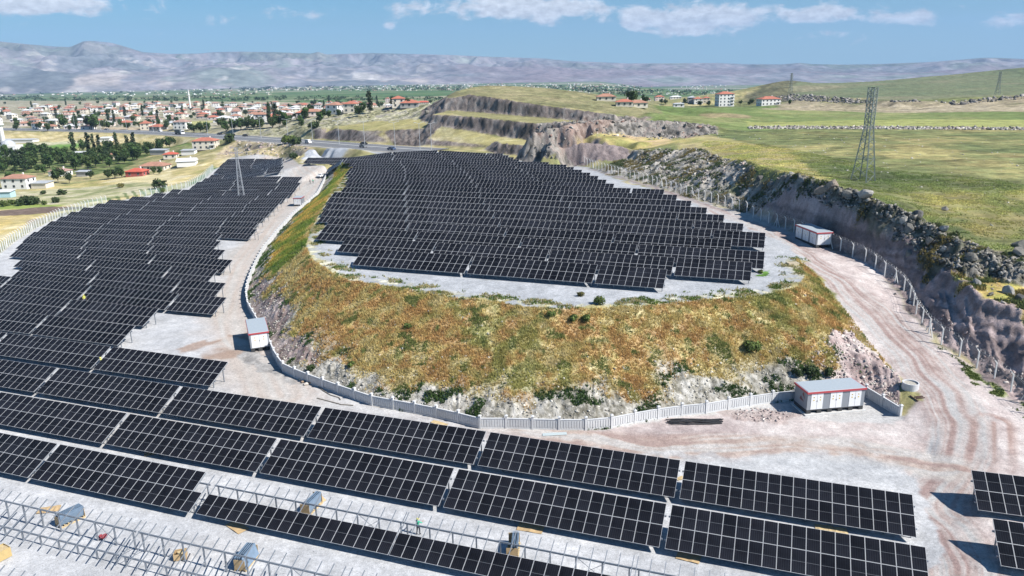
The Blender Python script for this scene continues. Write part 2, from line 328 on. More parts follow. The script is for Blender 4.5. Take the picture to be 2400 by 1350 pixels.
# left end of the quarry: rocks and yellow meadow
line([(975, 275, ('y', 430)), (1000, 262, ('y', 432)), (1020, 240, ('y', 436))], 3)
line([(965, 278, ('y', 422)), (985, 283, ('y', 415)), (1008, 288, ('y', 400))], 3)
line([(740, 300, ('y', 440)), (800, 292, ('y', 455)), (860, 283, ('y', 460)), (930, 280, ('y', 450)), (965, 279, ('y', 436))], 5)
line([(740, 265, ('y', 520)), (800, 258, ('y', 520)), (860, 256, ('y', 500)), (930, 250, ('y', 490)), (990, 246, ('y', 480)), (1030, 240, ('y', 470))], 5)
pts([(900, 305, ('y', 400)), (800, 305, ('y', 420)), (1000, 300, ('y', 385)), (700, 300, ('y', 470)), (640, 300, ('y', 520)), (700, 270, ('y', 560)), (600, 285, ('y', 620)), (660, 320, 3.), (600, 318, 2.2), (680, 345, 3.), (620, 350, 1.), (560, 345, .2)])
# rock outcrop beyond the far transformer, dark cut beside it
line([(1228, 376, 6.8), (1270, 384, 6.9), (1335, 385, 7.), (1390, 380, 7.5), (1430, 374, 8.2), (1478, 360, 11.)], 1.5)
line([(1245, 338, ('y', 279)), (1262, 318, ('y', 282)), (1290, 330, ('y', 273)), (1330, 335, ('y', 273)), (1345, 328, ('y', 273)), (1400, 333, ('y', 272)), (1470, 346, ('y', 270)), (1500, 352, ('y', 262))], 1.5)
line([(1255, 300, ('y', 296)), (1300, 292, ('y', 298)), (1340, 288, ('y', 300)), (1400, 284, ('y', 302)), (1500, 283, ('y', 304)), (1580, 287, ('y', 300)), (1620, 291, ('y', 296)), (1665, 297, ('y', 292)), (1690, 301, ('y', 290))], 1.5)
line([(1340, 318, ('y', 292)), (1400, 316, ('y', 296)), (1450, 314, ('y', 298)), (1500, 318, ('y', 298)), (1560, 322, ('y', 293)), (1620, 322, ('y', 288)), (1680, 312, ('y', 286))], 2)
pts([(1480, 335, ('y', 280)), (1550, 335, ('y', 275)), (1420, 325, ('y', 285))])
# country left of the site
pts([(0, 520, -3.5), (100, 490, -4.5), (200, 465, -5.5), (0, 480, -6), (100, 470, -6.5), (0, 442, -8.5), (80, 442, -8.7), (200, 440, -8), (300, 450, -5), (400, 425, -5), (330, 412, -7.5), (250, 425, -8), (400, 400, -7), (450, 390, -5.5), (500, 375, -3.2), (500, 355, -1.5), (450, 350, -2.2), (300, 385, -8), (100, 400, -9), (-100, 400, -10), (0, 380, -9.5), (200, 360, -8), (0, 340, -8), (200, 325, -6), (400, 345, -5), (100, 320, -6), (300, 318, -4), (-200, 330, -8), (-250, 450, -8), (-300, 560, -5), (420, 322, -1), (-300, 620, -3), (520, 372, -2.4)])
for px in range(-500, 1500, 100):
    r = ray(px, 300); d = np.array([r[0], r[1]])/np.hypot(r[0], r[1])
    for rr, z_ in ((720, -4.), (900, -5.), (1300, -8.), (2000, -14.), (3200, -26.), (4500, -42.), (6500, -62.)):
        if px > 700 and rr < 800: continue
        if px > 1000 and rr < 1000: continue
        CP.append(np.array([*(d*rr), z_]))
for px in range(1500, 2900, 100):
    r = ray(px, 300); d = np.array([r[0], r[1]])/np.hypot(r[0], r[1])
    for rr, z_ in ((3200, -50.), (4500, -75.), (6500, -105.)): CP.append(np.array([*(d*rr), z_]))
for px in (1450, 1550, 1650): 
    r = ray(px, 300); d = np.array([r[0], r[1]])/np.hypot(r[0], r[1])
    for rr, z_ in ((700, 5.), (1000, -3.), (1500, -12.)): CP.append(np.array([*(d*rr), z_]))
for a in np.radians(np.arange(-60, 61, 6)):
    CP.append(np.array([14*math.sin(a), 14*math.cos(a), 0.])); CP.append(np.array([28*math.sin(a), 28*math.cos(a), 0.]))
for a in np.radians([-62, -54, -48, 48, 54, 62]):
    for rr, z_ in ((60, .3), (100, 2 if a > 0 else 0), (160, 10 if a > 0 else -1), (300, 15 if a > 0 else -6), (600, 18 if a > 0 else -6), (1200, 10 if a > 0 else -8), (3000, -40), (6500, -80)):
        CP.append(np.array([rr*math.sin(a), rr*math.cos(a), z_]))
CP = np.array(CP)
# triangulate in (bearing, log range) and sample on a polar grid
NA = 1220
AZ = np.radians(np.linspace(-56, 56, NA))
RR = np.concatenate([np.exp(np.linspace(math.log(26), math.log(60), 170, endpoint=False)), np.exp(np.linspace(math.log(60), math.log(330), 760, endpoint=False)),
                     np.exp(np.linspace(math.log(330), math.log(520), 170, endpoint=False)), np.exp(np.linspace(math.log(520), math.log(6300), 260))])
NR = len(RR); LR = np.log(RR)
ca = np.arctan2(CP[:, 0], CP[:, 1]); cr_ = np.log(np.hypot(CP[:, 0], CP[:, 1]))
vv, _, ff, ov, _, _ = delaunay_2d_cdt([Vector((a, b)) for a, b in zip(ca, cr_)], [], [], 0, 1e-6)
vz = np.array([CP[o[0], 2] if len(o) else 0. for o in ov]); va = np.array([v[0] for v in vv]); vr = np.array([v[1] for v in vv])
Z = np.full((NR, NA), np.nan)
for t in ff:
    a, r_, z_ = va[list(t)], vr[list(t)], vz[list(t)]
    i0 = np.searchsorted(AZ, a.min()-1e-9); i1 = np.searchsorted(AZ, a.max()+1e-9); j0 = np.searchsorted(LR, r_.min()-1e-9); j1 = np.searchsorted(LR, r_.max()+1e-9)
    if i1 <= i0 or j1 <= j0: continue
    A_, B_ = np.meshgrid(AZ[i0:i1], LR[j0:j1])
    det = (r_[1]-r_[2])*(a[0]-a[2])+(a[2]-a[1])*(r_[0]-r_[2])
    if abs(det) < 1e-14: continue
    l0 = ((r_[1]-r_[2])*(A_-a[2])+(a[2]-a[1])*(B_-r_[2]))/det; l1 = ((r_[2]-r_[0])*(A_-a[2])+(a[0]-a[2])*(B_-r_[2]))/det; l2 = 1-l0-l1
    ok = (l0 > -1e-7) & (l1 > -1e-7) & (l2 > -1e-7)
    blk = Z[j0:j1, i0:i1]; blk[ok] = (l0*z_[0]+l1*z_[1]+l2*z_[2])[ok]
Z = np.where(np.isnan(Z), 0, Z)
def blur(A_, k):
    for _ in range(k):
        A_ = (np.roll(A_, 1, 0)+np.roll(A_, -1, 0)+2*A_)/4; A_ = (np.roll(A_, 1, 1)+np.roll(A_, -1, 1)+2*A_)/4
    return A_
Zs = blur(Z, 2); Zs[:3] = Z[:3]; Zs[-3:] = Z[-3:]; Zs[:, :3] = Z[:, :3]; Zs[:, -3:] = Z[:, -3:]; Z = Zs
AG, RG = np.meshgrid(AZ, RR); X = RG*np.sin(AG); Y = RG*np.cos(AG)
def HT(x, y, ZZ=None):
    """ground height at a point"""
    ZZ = Z if ZZ is None else ZZ
    x = np.atleast_1d(np.asarray(x, float)); y = np.atleast_1d(np.asarray(y, float))
    a = np.clip(np.interp(np.arctan2(x, y), AZ, np.arange(NA)), 0, NA-1.001); r = np.clip(np.interp(np.log(np.hypot(x, y)), LR, np.arange(NR)), 0, NR-1.001)
    i = a.astype(int); j = r.astype(int); fa = a-i; fr = r-j
    return (ZZ[j, i]*(1-fa)+ZZ[j, i+1]*fa)*(1-fr)+(ZZ[j+1, i]*(1-fa)+ZZ[j+1, i+1]*fa)*fr
def ht(x, y): return float(HT(x, y)[0])
TT = np.exp(np.linspace(math.log(25), math.log(6200), 5000))
def HIT(px, py):
    """the first ground point on the line of sight"""
    r = ray(px, py); h = math.hypot(r[0], r[1]); x = r[0]/h*TT; y = r[1]/h*TT; z = CZ+r[2]/h*TT
    d = z-HT(x, y); k = np.argmax(d < 0)
    if d[k] >= 0: k = len(TT)-1
    if k > 0:
        t = d[k-1]/(d[k-1]-d[k]+1e-12); t = min(max(t, 0), 1); rr = TT[k-1]+(TT[k]-TT[k-1])*t
    else: rr = TT[0]
    p = np.array([r[0]/h*rr, r[1]/h*rr]); return np.array([p[0], p[1], ht(p[0], p[1])])
def poly(l): return np.array([HIT(*p)[:2] for p in l])
def polydist(x, y, P, maxd=40):
    P = np.asarray(P)[:, :2]; D = np.full(x.shape, 1e9); S = np.zeros(x.shape); SG = np.zeros(x.shape); s0 = 0
    for a, b in zip(P[:-1], P[1:]):
        d = b-a; l = np.hypot(*d)
        if l < 1e-6: continue
        bb = (x > min(a[0], b[0])-maxd) & (x < max(a[0], b[0])+maxd) & (y > min(a[1], b[1])-maxd) & (y < max(a[1], b[1])+maxd)
        xx, yy = x[bb], y[bb]
        t = np.clip(((xx-a[0])*d[0]+(yy-a[1])*d[1])/l/l, 0, 1); qx, qy = xx-a[0]-t*d[0], yy-a[1]-t*d[1]; q = np.hypot(qx, qy)
        m_ = q < D[bb]; idx = np.where(bb.ravel())[0][m_]
        D.ravel()[idx] = q[m_]; S.ravel()[idx] = s0+t[m_]*l; SG.ravel()[idx] = np.sign(d[0]*qy-d[1]*qx)[m_]; s0 += l
    return D, S, SG
hwd_, hws_, _ = polydist(X, Y, HW_W, 60)
_S = np.concatenate([[0], np.cumsum([np.hypot(*(b-a)[:2]) for a, b in zip(HW_W[:-1], HW_W[1:])])])
zhw = np.interp(hws_, _S, [p[2] for p in HW_W]); kk_ = sstep(14.5, 21, hwd_); Z[:] = np.where(hwd_ < 22, zhw*(1-kk_)+Z*kk_, Z)
# ------------------------------------------------------------------ ground zones (polygons on the ground, edges roughened with noise)
wx = X+(fbm(X, Y, 4., 3, 5)-.5)*5+(fbm(X, Y, .9, 2, 6)-.5)*1.2; wy = Y+(fbm(X, Y, 4., 3, 15)-.5)*5+(fbm(X, Y, .9, 2, 16)-.5)*1.2
# farther away the warp grows with distance
fw = np.clip(RG/260-1, 0, 8); wx = wx+(fbm(X, Y, 25., 3, 25)-.5)*10*fw; wy = wy+(fbm(X, Y, 25., 3, 26)-.5)*10*fw
def zone(l, soft=0, warp=True, world=False):
    P = np.array(l) if world else poly(l)
    m_ = inpoly(wx if warp else X, wy if warp else Y, P).astype(float)
    return blur(m_, soft) if soft else m_
n1 = fbm(X, Y, 1.2, 4, 31); n2 = fbm(X, Y, 6, 4, 32); n3 = fbm(X, Y, 28, 4, 33); n4 = fbm(X, Y, .35, 3, 34); n5 = fbm(X, Y, 120, 4, 35)
C3 = lambda *c: np.array(c, float)
def mixc(a, b, t): t = np.clip(t, 0, 1)[..., None]; return a*(1-t)+b*t
def ramp(t, *cs):
    """colour ramp over evenly spaced colours"""
    t = np.clip(t, 0, 1)*(len(cs)-1); i = np.clip(t.astype(int), 0, len(cs)-2); f = (t-i)[..., None]; cs = np.array(cs); return cs[i]*(1-f)+cs[i+1]*f
st = lambda n, k=2.2: np.clip((n-.5)*k+.5, 0, 1)
gy, gx = np.gradient(Z, axis=0), np.gradient(Z, axis=1)
dr = np.gradient(RR)[:, None]*np.ones_like(Z); da = RG*(AZ[1]-AZ[0]); slope = np.hypot(gy/dr, gx/da)
# default: dry steppe with green
Cc = ramp(st(n2*.55+n3*.45), (.17, .19, .085), (.25, .24, .11), (.37, .32, .16), (.42, .38, .25))
veg = np.ones_like(Z)*.6; amp = np.full_like(Z, .06); rock = np.zeros_like(Z)
def put(m_, col, v=None, a=None, r=None):
    global Cc, veg, amp, rock
    Cc = mixc(Cc, col, m_)
    if v is not None: veg = veg*(1-m_)+v*m_
    if a is not None: amp = amp*(1-m_)+a*m_
    if r is not None: rock = rock*(1-m_)+r*m_
# far plain: patchwork of fields
far = sstep(900, 1300, RG)
th0 = .5; fx = (X*math.cos(th0)+Y*math.sin(th0)); fy = (-X*math.sin(th0)+Y*math.cos(th0))
def fields(sx, sy, s):
    j = np.floor(fy/sy); i = np.floor((fx+hash2(j, j*0, s)*sx*3)/(sx*(.6+hash2(j, j*0, s+1)))); return hash2(i, j, s+2)
h1 = fields(420, 130, 3); h2 = fields(150, 60, 8)
fc = ramp(h1*.7+h2*.3, (.05, .10, .035), (.07, .14, .05), (.09, .16, .06), (.12, .17, .08), (.24, .24, .14), (.38, .36, .27))
fc = mixc(fc, C3(.05, .09, .05), sstep(.62, .72, fbm(X, Y, 160, 4, 71))*.7)
put(far, fc, .3, .0)
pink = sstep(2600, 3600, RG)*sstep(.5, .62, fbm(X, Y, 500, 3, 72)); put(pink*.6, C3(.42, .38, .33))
# village ground
put(zone([(-200, 300), (-200, 236), (300, 236), (800, 240), (1010, 238), (1000, 262), (700, 310), (420, 306), (150, 300)], 2), ramp(st(n3*.5+n2*.5), (.16, .17, .09), (.32, .29, .2), (.45, .42, .34)), .4)
put(zone([(225, 303), (400, 307), (330, 298), (235, 297)], 1), C3(.44, .36, .25))
put(zone([(430, 300), (490, 302), (500, 282), (440, 284)], 1), C3(.38, .37, .16))
# verge between the highway and the orchard
put(zone([(-200, 312), (0, 308), (200, 310), (430, 322), (450, 330), (380, 335), (200, 338), (80, 334), (-200, 336)], 1), ramp(st(n2), (.34, .29, .13), (.50, .42, .22), (.55, .48, .30)), .5)
put(zone([(20, 344), (80, 336), (215, 334), (210, 344), (120, 352), (30, 356)], 1), C3(.14, .25, .06), .5)
put(zone([(60, 337), (200, 331), (215, 336), (120, 341)], 1), C3(.50, .47, .32), .4)
put(zone([(-200, 362), (60, 352), (240, 345), (420, 335), (470, 345), (450, 356), (330, 370), (290, 395), (230, 408), (100, 405), (-200, 420)], 1), ramp(st(n2), (.06, .09, .03), (.12, .16, .05), (.22, .22, .11)), .8)
# dry slope west of the fence
put(zone([(-200, 520), (0, 470), (100, 440), (200, 428), (300, 415), (420, 396), (500, 372), (560, 360), (700, 358), (706, 370), (600, 372), (500, 400), (330, 462), (160, 502), (0, 595), (-200, 640)], 2),
    ramp(st(n2*.5+n3*.5, 2.6), (.28, .27, .10), (.44, .37, .17), (.55, .46, .24), (.60, .54, .36)), .5)
put(zone([(-100, 468), (0, 452), (150, 440), (230, 436), (340, 425), (390, 436), (380, 446), (240, 470), (160, 482), (60, 478), (-100, 500)], 1), ramp(st(n2), (.22, .24, .11), (.40, .38, .22), (.5, .46, .33)), .4)
rows_ = (np.sin((X*.86+Y*.5)*2*math.pi/3.2) > .35)
put(zone([(235, 470), (320, 444), (390, 438), (372, 450), (330, 462), (250, 476)], 1)*rows_*.8, C3(.10, .15, .05), .6)
put(zone([(240, 428), (310, 412), (400, 400), (390, 436), (340, 428)], 1), ramp(st(n2), (.50, .43, .22), (.60, .53, .33)), .3)
put(zone([(-100, 478), (90, 478), (150, 482), (145, 484), (0, 492), (-100, 500)], 1), C3(.24, .30, .08), .6)
put(zone([(-100, 502), (0, 494), (110, 484), (190, 486), (178, 490), (110, 500), (40, 505), (-100, 520)], 1), ramp(st(n1), (.13, .095, .075), (.20, .15, .12)), .1)
put(zone([(-100, 520), (0, 506), (80, 506), (60, 512), (20, 520), (0, 545), (-100, 590)], 1), ramp(st(n2), (.46, .36, .14), (.56, .46, .24)), .6)
put(zone([(60, 520), (110, 508), (165, 495), (160, 498), (95, 522), (60, 545)], 1), C3(.36, .30, .22), .2)
put(zone([(430, 447), (480, 405), (500, 385), (508, 396), (484, 418), (440, 444)], 1), C3(.12, .2, .06), .8)
# stony wasteland beyond the field
wl = zone([(500, 372), (520, 345), (600, 330), (720, 338), (735, 345), (715, 365), (600, 371)], 1)
put(wl, ramp(st(n2*.6+n1*.4, 3), (.20, .19, .10), (.40, .33, .18), (.50, .42, .27), (.30, .24, .2)), .6, .5, .15)
wl2 = zone([(560, 318), (600, 300), (680, 290), (740, 262), (800, 252), (1000, 240), (1040, 246), (1000, 262), (985, 285), (880, 280), (800, 295), (745, 308), (700, 326)], 1)
put(wl2, ramp(st(n2*.6+n1*.4, 3), (.12, .12, .07), (.30, .29, .17), (.42, .40, .28), (.26, .24, .21)), .8, 1.0, .5)
md = zone([(745, 310), (800, 296), (890, 282), (975, 282), (1010, 290), (1100, 306), (1235, 330), (1235, 337), (1100, 331), (960, 326), (850, 317)], 1)
put(md, ramp(st(n2*.5+n3*.5), (.25, .24, .10), (.35, .31, .14), (.38, .35, .19)), .5, .12, 0)
# right plateau
put(zone([(1500, 352), (1470, 330), (1440, 300), (1400, 240), (1600, 244), (2000, 240), (2700, 220), (2700, 720), (2400, 618), (2140, 512), (1960, 440), (1860, 412), (1700, 372)], 2),
    ramp(st(n2*.35+n3*.65, 2.6), (.105, .13, .055), (.15, .17, .07), (.195, .20, .085), (.30, .265, .115)), .9, .14, 0)
put(zone([(1560, 330), (1640, 318), (1760, 335), (1850, 360), (1900, 400), (1960, 430), (1860, 410), (1760, 380), (1680, 368), (1600, 350)], 3)*.85, ramp(st(n2), (.26, .26, .10), (.38, .33, .15), (.36, .30, .17)), .5)
put(sstep(.52, .62, fbm(X, Y*2.2, 40, 4, 91))*zone([(1700, 330), (2700, 330), (2700, 700), (2250, 540), (1900, 410)], 3)*.7, ramp(st(n2), (.25, .23, .09), (.31, .25, .12)), .6)
put(zone([(1500, 252), (1700, 250), (2100, 250), (2700, 245), (2700, 298), (1700, 300), (1520, 272)], 2), ramp(st(n3*.6+n2*.4), (.115, .165, .055), (.155, .20, .07), (.225, .235, .10)), .6, .1, 0)
put(zone([(1750, 285), (2100, 280), (2700, 280), (2700, 300), (2100, 300), (1760, 298)], 2)*.7, C3(.33, .34, .12))
put(zone([(1640, 268), (1740, 268), (1760, 276), (1660, 276)], 2)*.7, C3(.36, .27, .17))
rb = zone([(1840, 234), (2000, 244), (2250, 240), (2700, 226), (2700, 262), (2000, 262), (1780, 256)], 2); put(rb, ramp(st(n3*.5+n2*.5), (.20, .19, .11), (.33, .28, .19), (.38, .33, .24)), .8, .4, .1)
put(zone([(1740, 240), (1790, 205), (1825, 190), (1880, 192), (2050, 190), (2400, 155), (2800, 130), (2800, 222), (2100, 236), (1850, 232)], 2), ramp(st(n3*.5+n5*.5), (.115, .15, .085), (.155, .175, .10), (.22, .205, .135)), .6, .3, 0)
sw = zone([(1760, 297), (1850, 298), (2100, 299), (2400, 300), (2700, 300), (2700, 306), (2100, 304), (1900, 304.5), (1770, 303)], 0, False)
put(zone([(1728, 240), (1760, 222), (1792, 202), (1828, 187), (1872, 192), (1862, 215), (1850, 238)], 1), ramp(st(n2), (.10, .105, .06), (.165, .155, .09)), .8)
# hill top
put(zone([(1045, 230), (1075, 212), (1143, 200), (1250, 203), (1400, 221), (1530, 246), (1560, 262), (1487, 274), (1300, 250), (1167, 230), (1100, 221)], 1), ramp(st(n2*.5+n3*.5), (.15, .155, .075), (.215, .205, .105), (.28, .245, .14)), .8, .3, .05)
# rock faces: everything steep around the cuts
band = zone([(700, 345), (740, 300), (850, 300), (985, 285), (1030, 225), (1300, 240), (1500, 270), (1700, 290), (1700, 330), (1560, 350), (1480, 365), (1335, 390), (1240, 390), (960, 355)], 0, False)
rs = band*sstep(.32, .6, slope)
dark = ramp(st(n1*.5+n2*.5, 3), (.09, .08, .07), (.16, .135, .12), (.24, .20, .18), (.29, .26, .235))
put(np.clip(rs, 0, 1), dark, .25, 1.0, .75)
put(zone([(1033, 259), (1180, 269), (1300, 279), (1367, 287), (1440, 292), (1260, 290), (1200, 283), (1100, 273), (1012, 268)], 0)*(1-sstep(.4, .6, slope)), C3(.25, .235, .115), .5, .1, 0)
oc = zone([(1225, 380), (1245, 330), (1255, 298), (1340, 286), (1500, 281), (1690, 300), (1680, 314), (1450, 316), (1345, 322), (1335, 388)], 1)
ocl = ramp(st(n1*.55+n4*.2+n2*.25, 3.2), (.08, .075, .065), (.20, .185, .165), (.33, .305, .275), (.30, .245, .215))
put(oc, ocl, .1, 1.0, .8)
ocx = zone([(1212, 388), (1228, 335), (1262, 305), (1345, 318), (1350, 360), (1336, 394)], 0)*sstep(.12, .3, slope); put(ocx, ocl, .1, 1., .8)
put(oc*sstep(.6, .7, fbm(X, Y, 9, 3, 55))*.3, C3(.36, .19, .14))
put(zone([(1330, 388), (1345, 328), (1400, 333), (1475, 346), (1480, 360), (1420, 376)], 0), ramp(st(n1*.6+n2*.4), (.21, .17, .165), (.30, .25, .24)), 0, .5, .6)
put(zone([(1345, 326), (1440, 314), (1560, 321), (1620, 330), (1500, 351), (1400, 332)], 1), ramp(st(n2), (.28, .27, .10), (.46, .38, .16), (.48, .36, .22)), .6, .1, 0)
# spoil slope between the fence and the plateau
sp = zone([(1400, 400), (1480, 356), (1540, 352), (1640, 350), (1700, 372), (1860, 412), (1900, 424), (1870, 450), (1800, 480), (1752, 502), (1700, 484), (1600, 458), (1500, 424)], 1)
put(sp, ramp(st(n1*.5+n2*.3+n3*.2, 3.2), (.13, .13, .095), (.26, .245, .20), (.37, .345, .31), (.48, .45, .41)), .5, 1.1, .55)
put(sp*sstep(.56, .66, fbm(X, Y, 14, 3, 61))*.8, C3(.17, .19, .08), .8)
ct = zone([(1752, 500), (1800, 470), (1860, 412), (1960, 438), (2050, 468), (2140, 510), (2250, 560), (2400, 616), (2520, 664), (2520, 706), (2300, 655), (2236, 640), (2320, 700), (2520, 765), (2520, 1040), (2310, 880), (2160, 762), (2105, 674), (1950, 585), (1870, 550)], 1)
put(ct, ramp(st(n1*.35+n2*.45+fbm(X, Y, .5, 2, 66)*.2, 2.6), (.20, .16, .155), (.28, .225, .22), (.37, .30, .295)), .15, .55, .5)
ctop = zone([(1860, 412), (1960, 438), (2050, 468), (2140, 510), (2250, 560), (2400, 616), (2520, 664), (2520, 712), (2300, 656), (2200, 632), (2130, 560), (2040, 520), (1900, 470), (1850, 440)], 1)
put(ctop, ramp(st(n1*.6+n2*.4, 3.2), (.06, .065, .04), (.12, .12, .085), (.22, .205, .175), (.34, .32, .29)), .6, 1.2, .9)
bn = zone([(2238, 646), (2300, 652), (2400, 664), (2520, 700), (2520, 768), (2400, 730), (2310, 703)], 1)
put(bn, ramp(st(n2*.6+n1*.4), (.17, .19, .055), (.27, .26, .075), (.36, .25, .10)), .9, .12, 0)
# site surfaces -------------------------------------------------
grav = ramp(st(n1*.4+n2*.6), (.385, .392, .405), (.44, .447, .46), (.505, .508, .515))
dust = ramp(st(n2), (.41, .39, .365), (.49, .47, .445))
WP = [tuple(p[:2]) for p in WALL]
site = [tuple(HIT(*p)[:2]) for p in [(2150, 1340), (2170, 1180), (2200, 1090), (2150, 1010)]]
lowpoly = [(-140, 24), (140, 24)]+[tuple(HIT(*p)[:2]) for p in [(2440, 1180), (2330, 1060), (2250, 1000), (2180, 1000)]]+WP[::-1]+[tuple(HIT(*p)[:2]) for p in [(700, 386), (672, 371), (540, 370), (500, 398)]]+[tuple(p[:2]) for p in FENCE_LW[::-1]]+[(-140, 110)]
low = zone(lowpoly, 1, False, True)
put(low, grav, .0, .035, 0)
put(low*blur(sstep(.56, .72, n3), 1)*.5, C3(.43, .41, .385))
road3 = [HIT(*p) for p in [(660, 930), (620, 850), (560, 790), (548, 740), (560, 690), (585, 620), (640, 540), (700, 460), (740, 415), (720, 400), (640, 372)]]
d3, s3, g3 = polydist(X, Y, road3)
put(low*sstep(11, 5, d3+n2*5), mixc(dust, C3(.43, .375, .335), st(vnoise(d3*1.3, s3*.04, 8)*.7+n2*.3)), 0)
put(low*zone([(460, 800), (570, 780), (640, 830), (560, 840), (420, 828)], 1)*sstep(.40, .6, fbm(X, Y, 5, 3, 47))*.8, C3(.30, .21, .16))
put(low*zone([(575, 822), (620, 815), (650, 860), (715, 905), (640, 880), (590, 850)], 1), ramp(st(n1), (.24, .23, .22), (.36, .35, .34)), 0, .15, .2)
# upper terrace
CW = [tuple(p[:2]) for p in CREST_W]
upoly = CW+[tuple(PZ(*p)[:2]) for p in [(1880, 600, 8.6), (1850, 570, 8.6), (1750, 530, 8.6), (1600, 466, 8.5), (1480, 430, 8.2), (1385, 394, 7.2), (1335, 389, 7.), (1228, 379, 6.9), (1180, 362, 6.6), (960, 355, 6.8), (930, 353, 6.9), (850, 350, 6.7), (722, 348, 5.3), (704, 388, 3), (762, 387, 3.4), (800, 382, 4.)]]
upz = zone(upoly, 1, True, True)*(1-sstep(.22, .4, blur(slope, 2))); put(upz, ramp(st(n1*.4+n2*.6), (.325, .34, .36), (.38, .395, .415), (.425, .435, .455)), 0, .035, 0)
bkp = [tuple(p[:2]) for p in BANKT]+[tuple(PS(*p)[:2]) for p in [(930, 353, 6.9), (960, 358, 6.3), (900, 359, 6.2), (850, 360, 5.5), (800, 361, Y_(332)), (738, 363, Y_(338)), (712, 372, Y_(332)), (704, 384, Y_(318))]]
put(blur(inpoly(X, Y, np.array([(p[0]*1.004, p[1]*1.004) for p in bkp])).astype(float), 1), ramp(st(n1), (.36, .38, .41), (.44, .46, .49)), 0, .03, 0)
edge = polydist(X, Y, CREST_W)[0]
put(upz*sstep(3.6, 1.4, edge+n2*4-1.2)*sstep(.38, .58, n1*.6+n2*.4), ramp(st(n1), (.20, .25, .07), (.42, .40, .20), (.55, .52, .40)), .9, .1)
# embankment
emb = zone([tuple(p[:2]) for p in WALL]+[tuple(HIT(*p)[:2]) for p in [(2110, 890), (2080, 855), (2035, 800), (1995, 745), (1950, 690), (1905, 640), (1868, 606)]]+CW[::-1], 0, False, True)
emb = np.clip(emb-upz, 0, 1)
soil = ramp(st(n1*.35+n2*.2+n4*.45, 3.4), (.17, .16, .125), (.32, .305, .265), (.47, .455, .42))
put(emb, soil, .3, .45, .3)
weed = emb*sstep(1.5, 5.0, edge*0+polydist(X, Y, WALL)[0]-fbm(X, Y, 5, 3, 81)*9+3.2)
grn = sstep(.59, .70, fbm(X, Y, 9, 4, 82)*.45+fbm(X, Y, 2.2, 3, 83)*.55)*.7
wc = ramp(st(fbm(X, Y, 3.5, 4, 84)*.5+fbm(X, Y, 1.1, 3, 86)*.5, 3), (.42, .265, .11), (.48, .33, .14), (.46, .375, .15), (.53, .445, .23))
wc = mixc(wc, C3(.26, .275, .085), grn)
pinkend = zone([(600, 640), (640, 680), (690, 760), (740, 860), (650, 850), (590, 760), (575, 680)], 2)
put(emb*pinkend, ramp(st(n1*.6+n2*.4, 3), (.17, .125, .115), (.32, .255, .24), (.46, .39, .37)), .1, .45, .4); weed = weed*(1-pinkend*.9)
rdirt = zone([(1890, 940), (1960, 860), (1950, 790), (1990, 770), (2060, 830), (2110, 890), (2160, 950), (2110, 1000), (2040, 960)], 1)
put(emb*rdirt, ramp(st(n1*.6+n2*.4, 3), (.30, .23, .22), (.44, .36, .345), (.56, .50, .47)), .1, .5, .4); weed = weed*(1-rdirt)
leftband = zone([(836, 380), (800, 388), (772, 398), (743, 450), (617, 577), (600, 640), (640, 650), (726, 575), (720, 540), (770, 462)], 1)
wc = mixc(wc, ramp(st(fbm(X*.5+Y*.3, Y*.3, 2.5, 3, 85), 3), (.13, .20, .04), (.26, .28, .06), (.44, .30, .08)), leftband)
weed = np.clip(weed, 0, 1); put(weed*.85, wc, 1., .12, .0)
# haul road and junction
rdp = zone([(1335, 386), (1400, 396), (1460, 415), (1600, 459), (1752, 502), (1870, 551), (1950, 586), (2035, 622), (2105, 676), (2160, 764), (2212, 815), (2310, 880), (2400, 950), (2540, 1050), (2540, 1400), (2170, 1400), (2160, 1180), (2100, 1100), (1900, 1060), (1600, 1075), (1400, 1040), (1300, 1020), (1500, 1000), (1800, 965), (2000, 990), (2110, 990), (2180, 950), (2110, 888), (2035, 800), (1950, 690), (1905, 640), (1850, 575), (1750, 530), (1600, 468), (1400, 400)], 2)
pinkd = ramp(st(n2*.6+n1*.4), (.36, .30, .29), (.46, .40, .385), (.54, .495, .475))
farroad = zone([(1335, 386), (1400, 396), (1600, 459), (1752, 502), (1850, 560), (1750, 530), (1600, 468)], 2)
put(rdp, mixc(pinkd, C3(.47, .45, .41), farroad*.8), .0, .05, .05)
tr1 = [HIT(*p) for p in [(1400, 393), (1500, 426), (1600, 465), (1700, 507), (1790, 545), (1850, 580), (1920, 635), (2000, 695), (2060, 745), (2110, 798), (2165, 860), (2215, 920), (2250, 990), (2245, 1060), (2210, 1130), (2190, 1200), (2205, 1280), (2240, 1345)]]
d1, s1, g1 = polydist(X, Y, tr1); sg = d1*g1
sgw = sg+(fbm(X, Y, 9, 2, 301)-.5)*3.5; tl = st(vnoise(sgw*1.5, s1*.05, 9)*.45+vnoise(sgw*4.2, s1*.09, 10)*.3+n1*.25, 2.4)
put(rdp*sstep(5.2, 3.2, d1+n2*1.5), ramp(tl, (.29, .215, .20), (.37, .305, .285), (.42, .385, .37), (.39, .385, .38)))
ruts = (np.exp(-((sgw-1.1)/.3)**2)+np.exp(-((sgw+.8)/.3)**2)+.6*np.exp(-((sgw-3.2)/.25)**2))*sstep(.35, .6, vnoise(s1*.06, sgw*.3, 302))
put(rdp*np.clip(ruts, 0, 1)*(.25+.4*n2), C3(.27, .19, .17))
tr2 = [HIT(*p) for p in [(2230, 1100), (2120, 1075), (1990, 1050), (1850, 1045), (1700, 1048), (1550, 1052), (1400, 1035), (1250, 1024), (1150, 1012), (1000, 985), (850, 945), (720, 905)]]
d2, s2, g2 = polydist(X, Y, tr2); sg2 = d2*g2
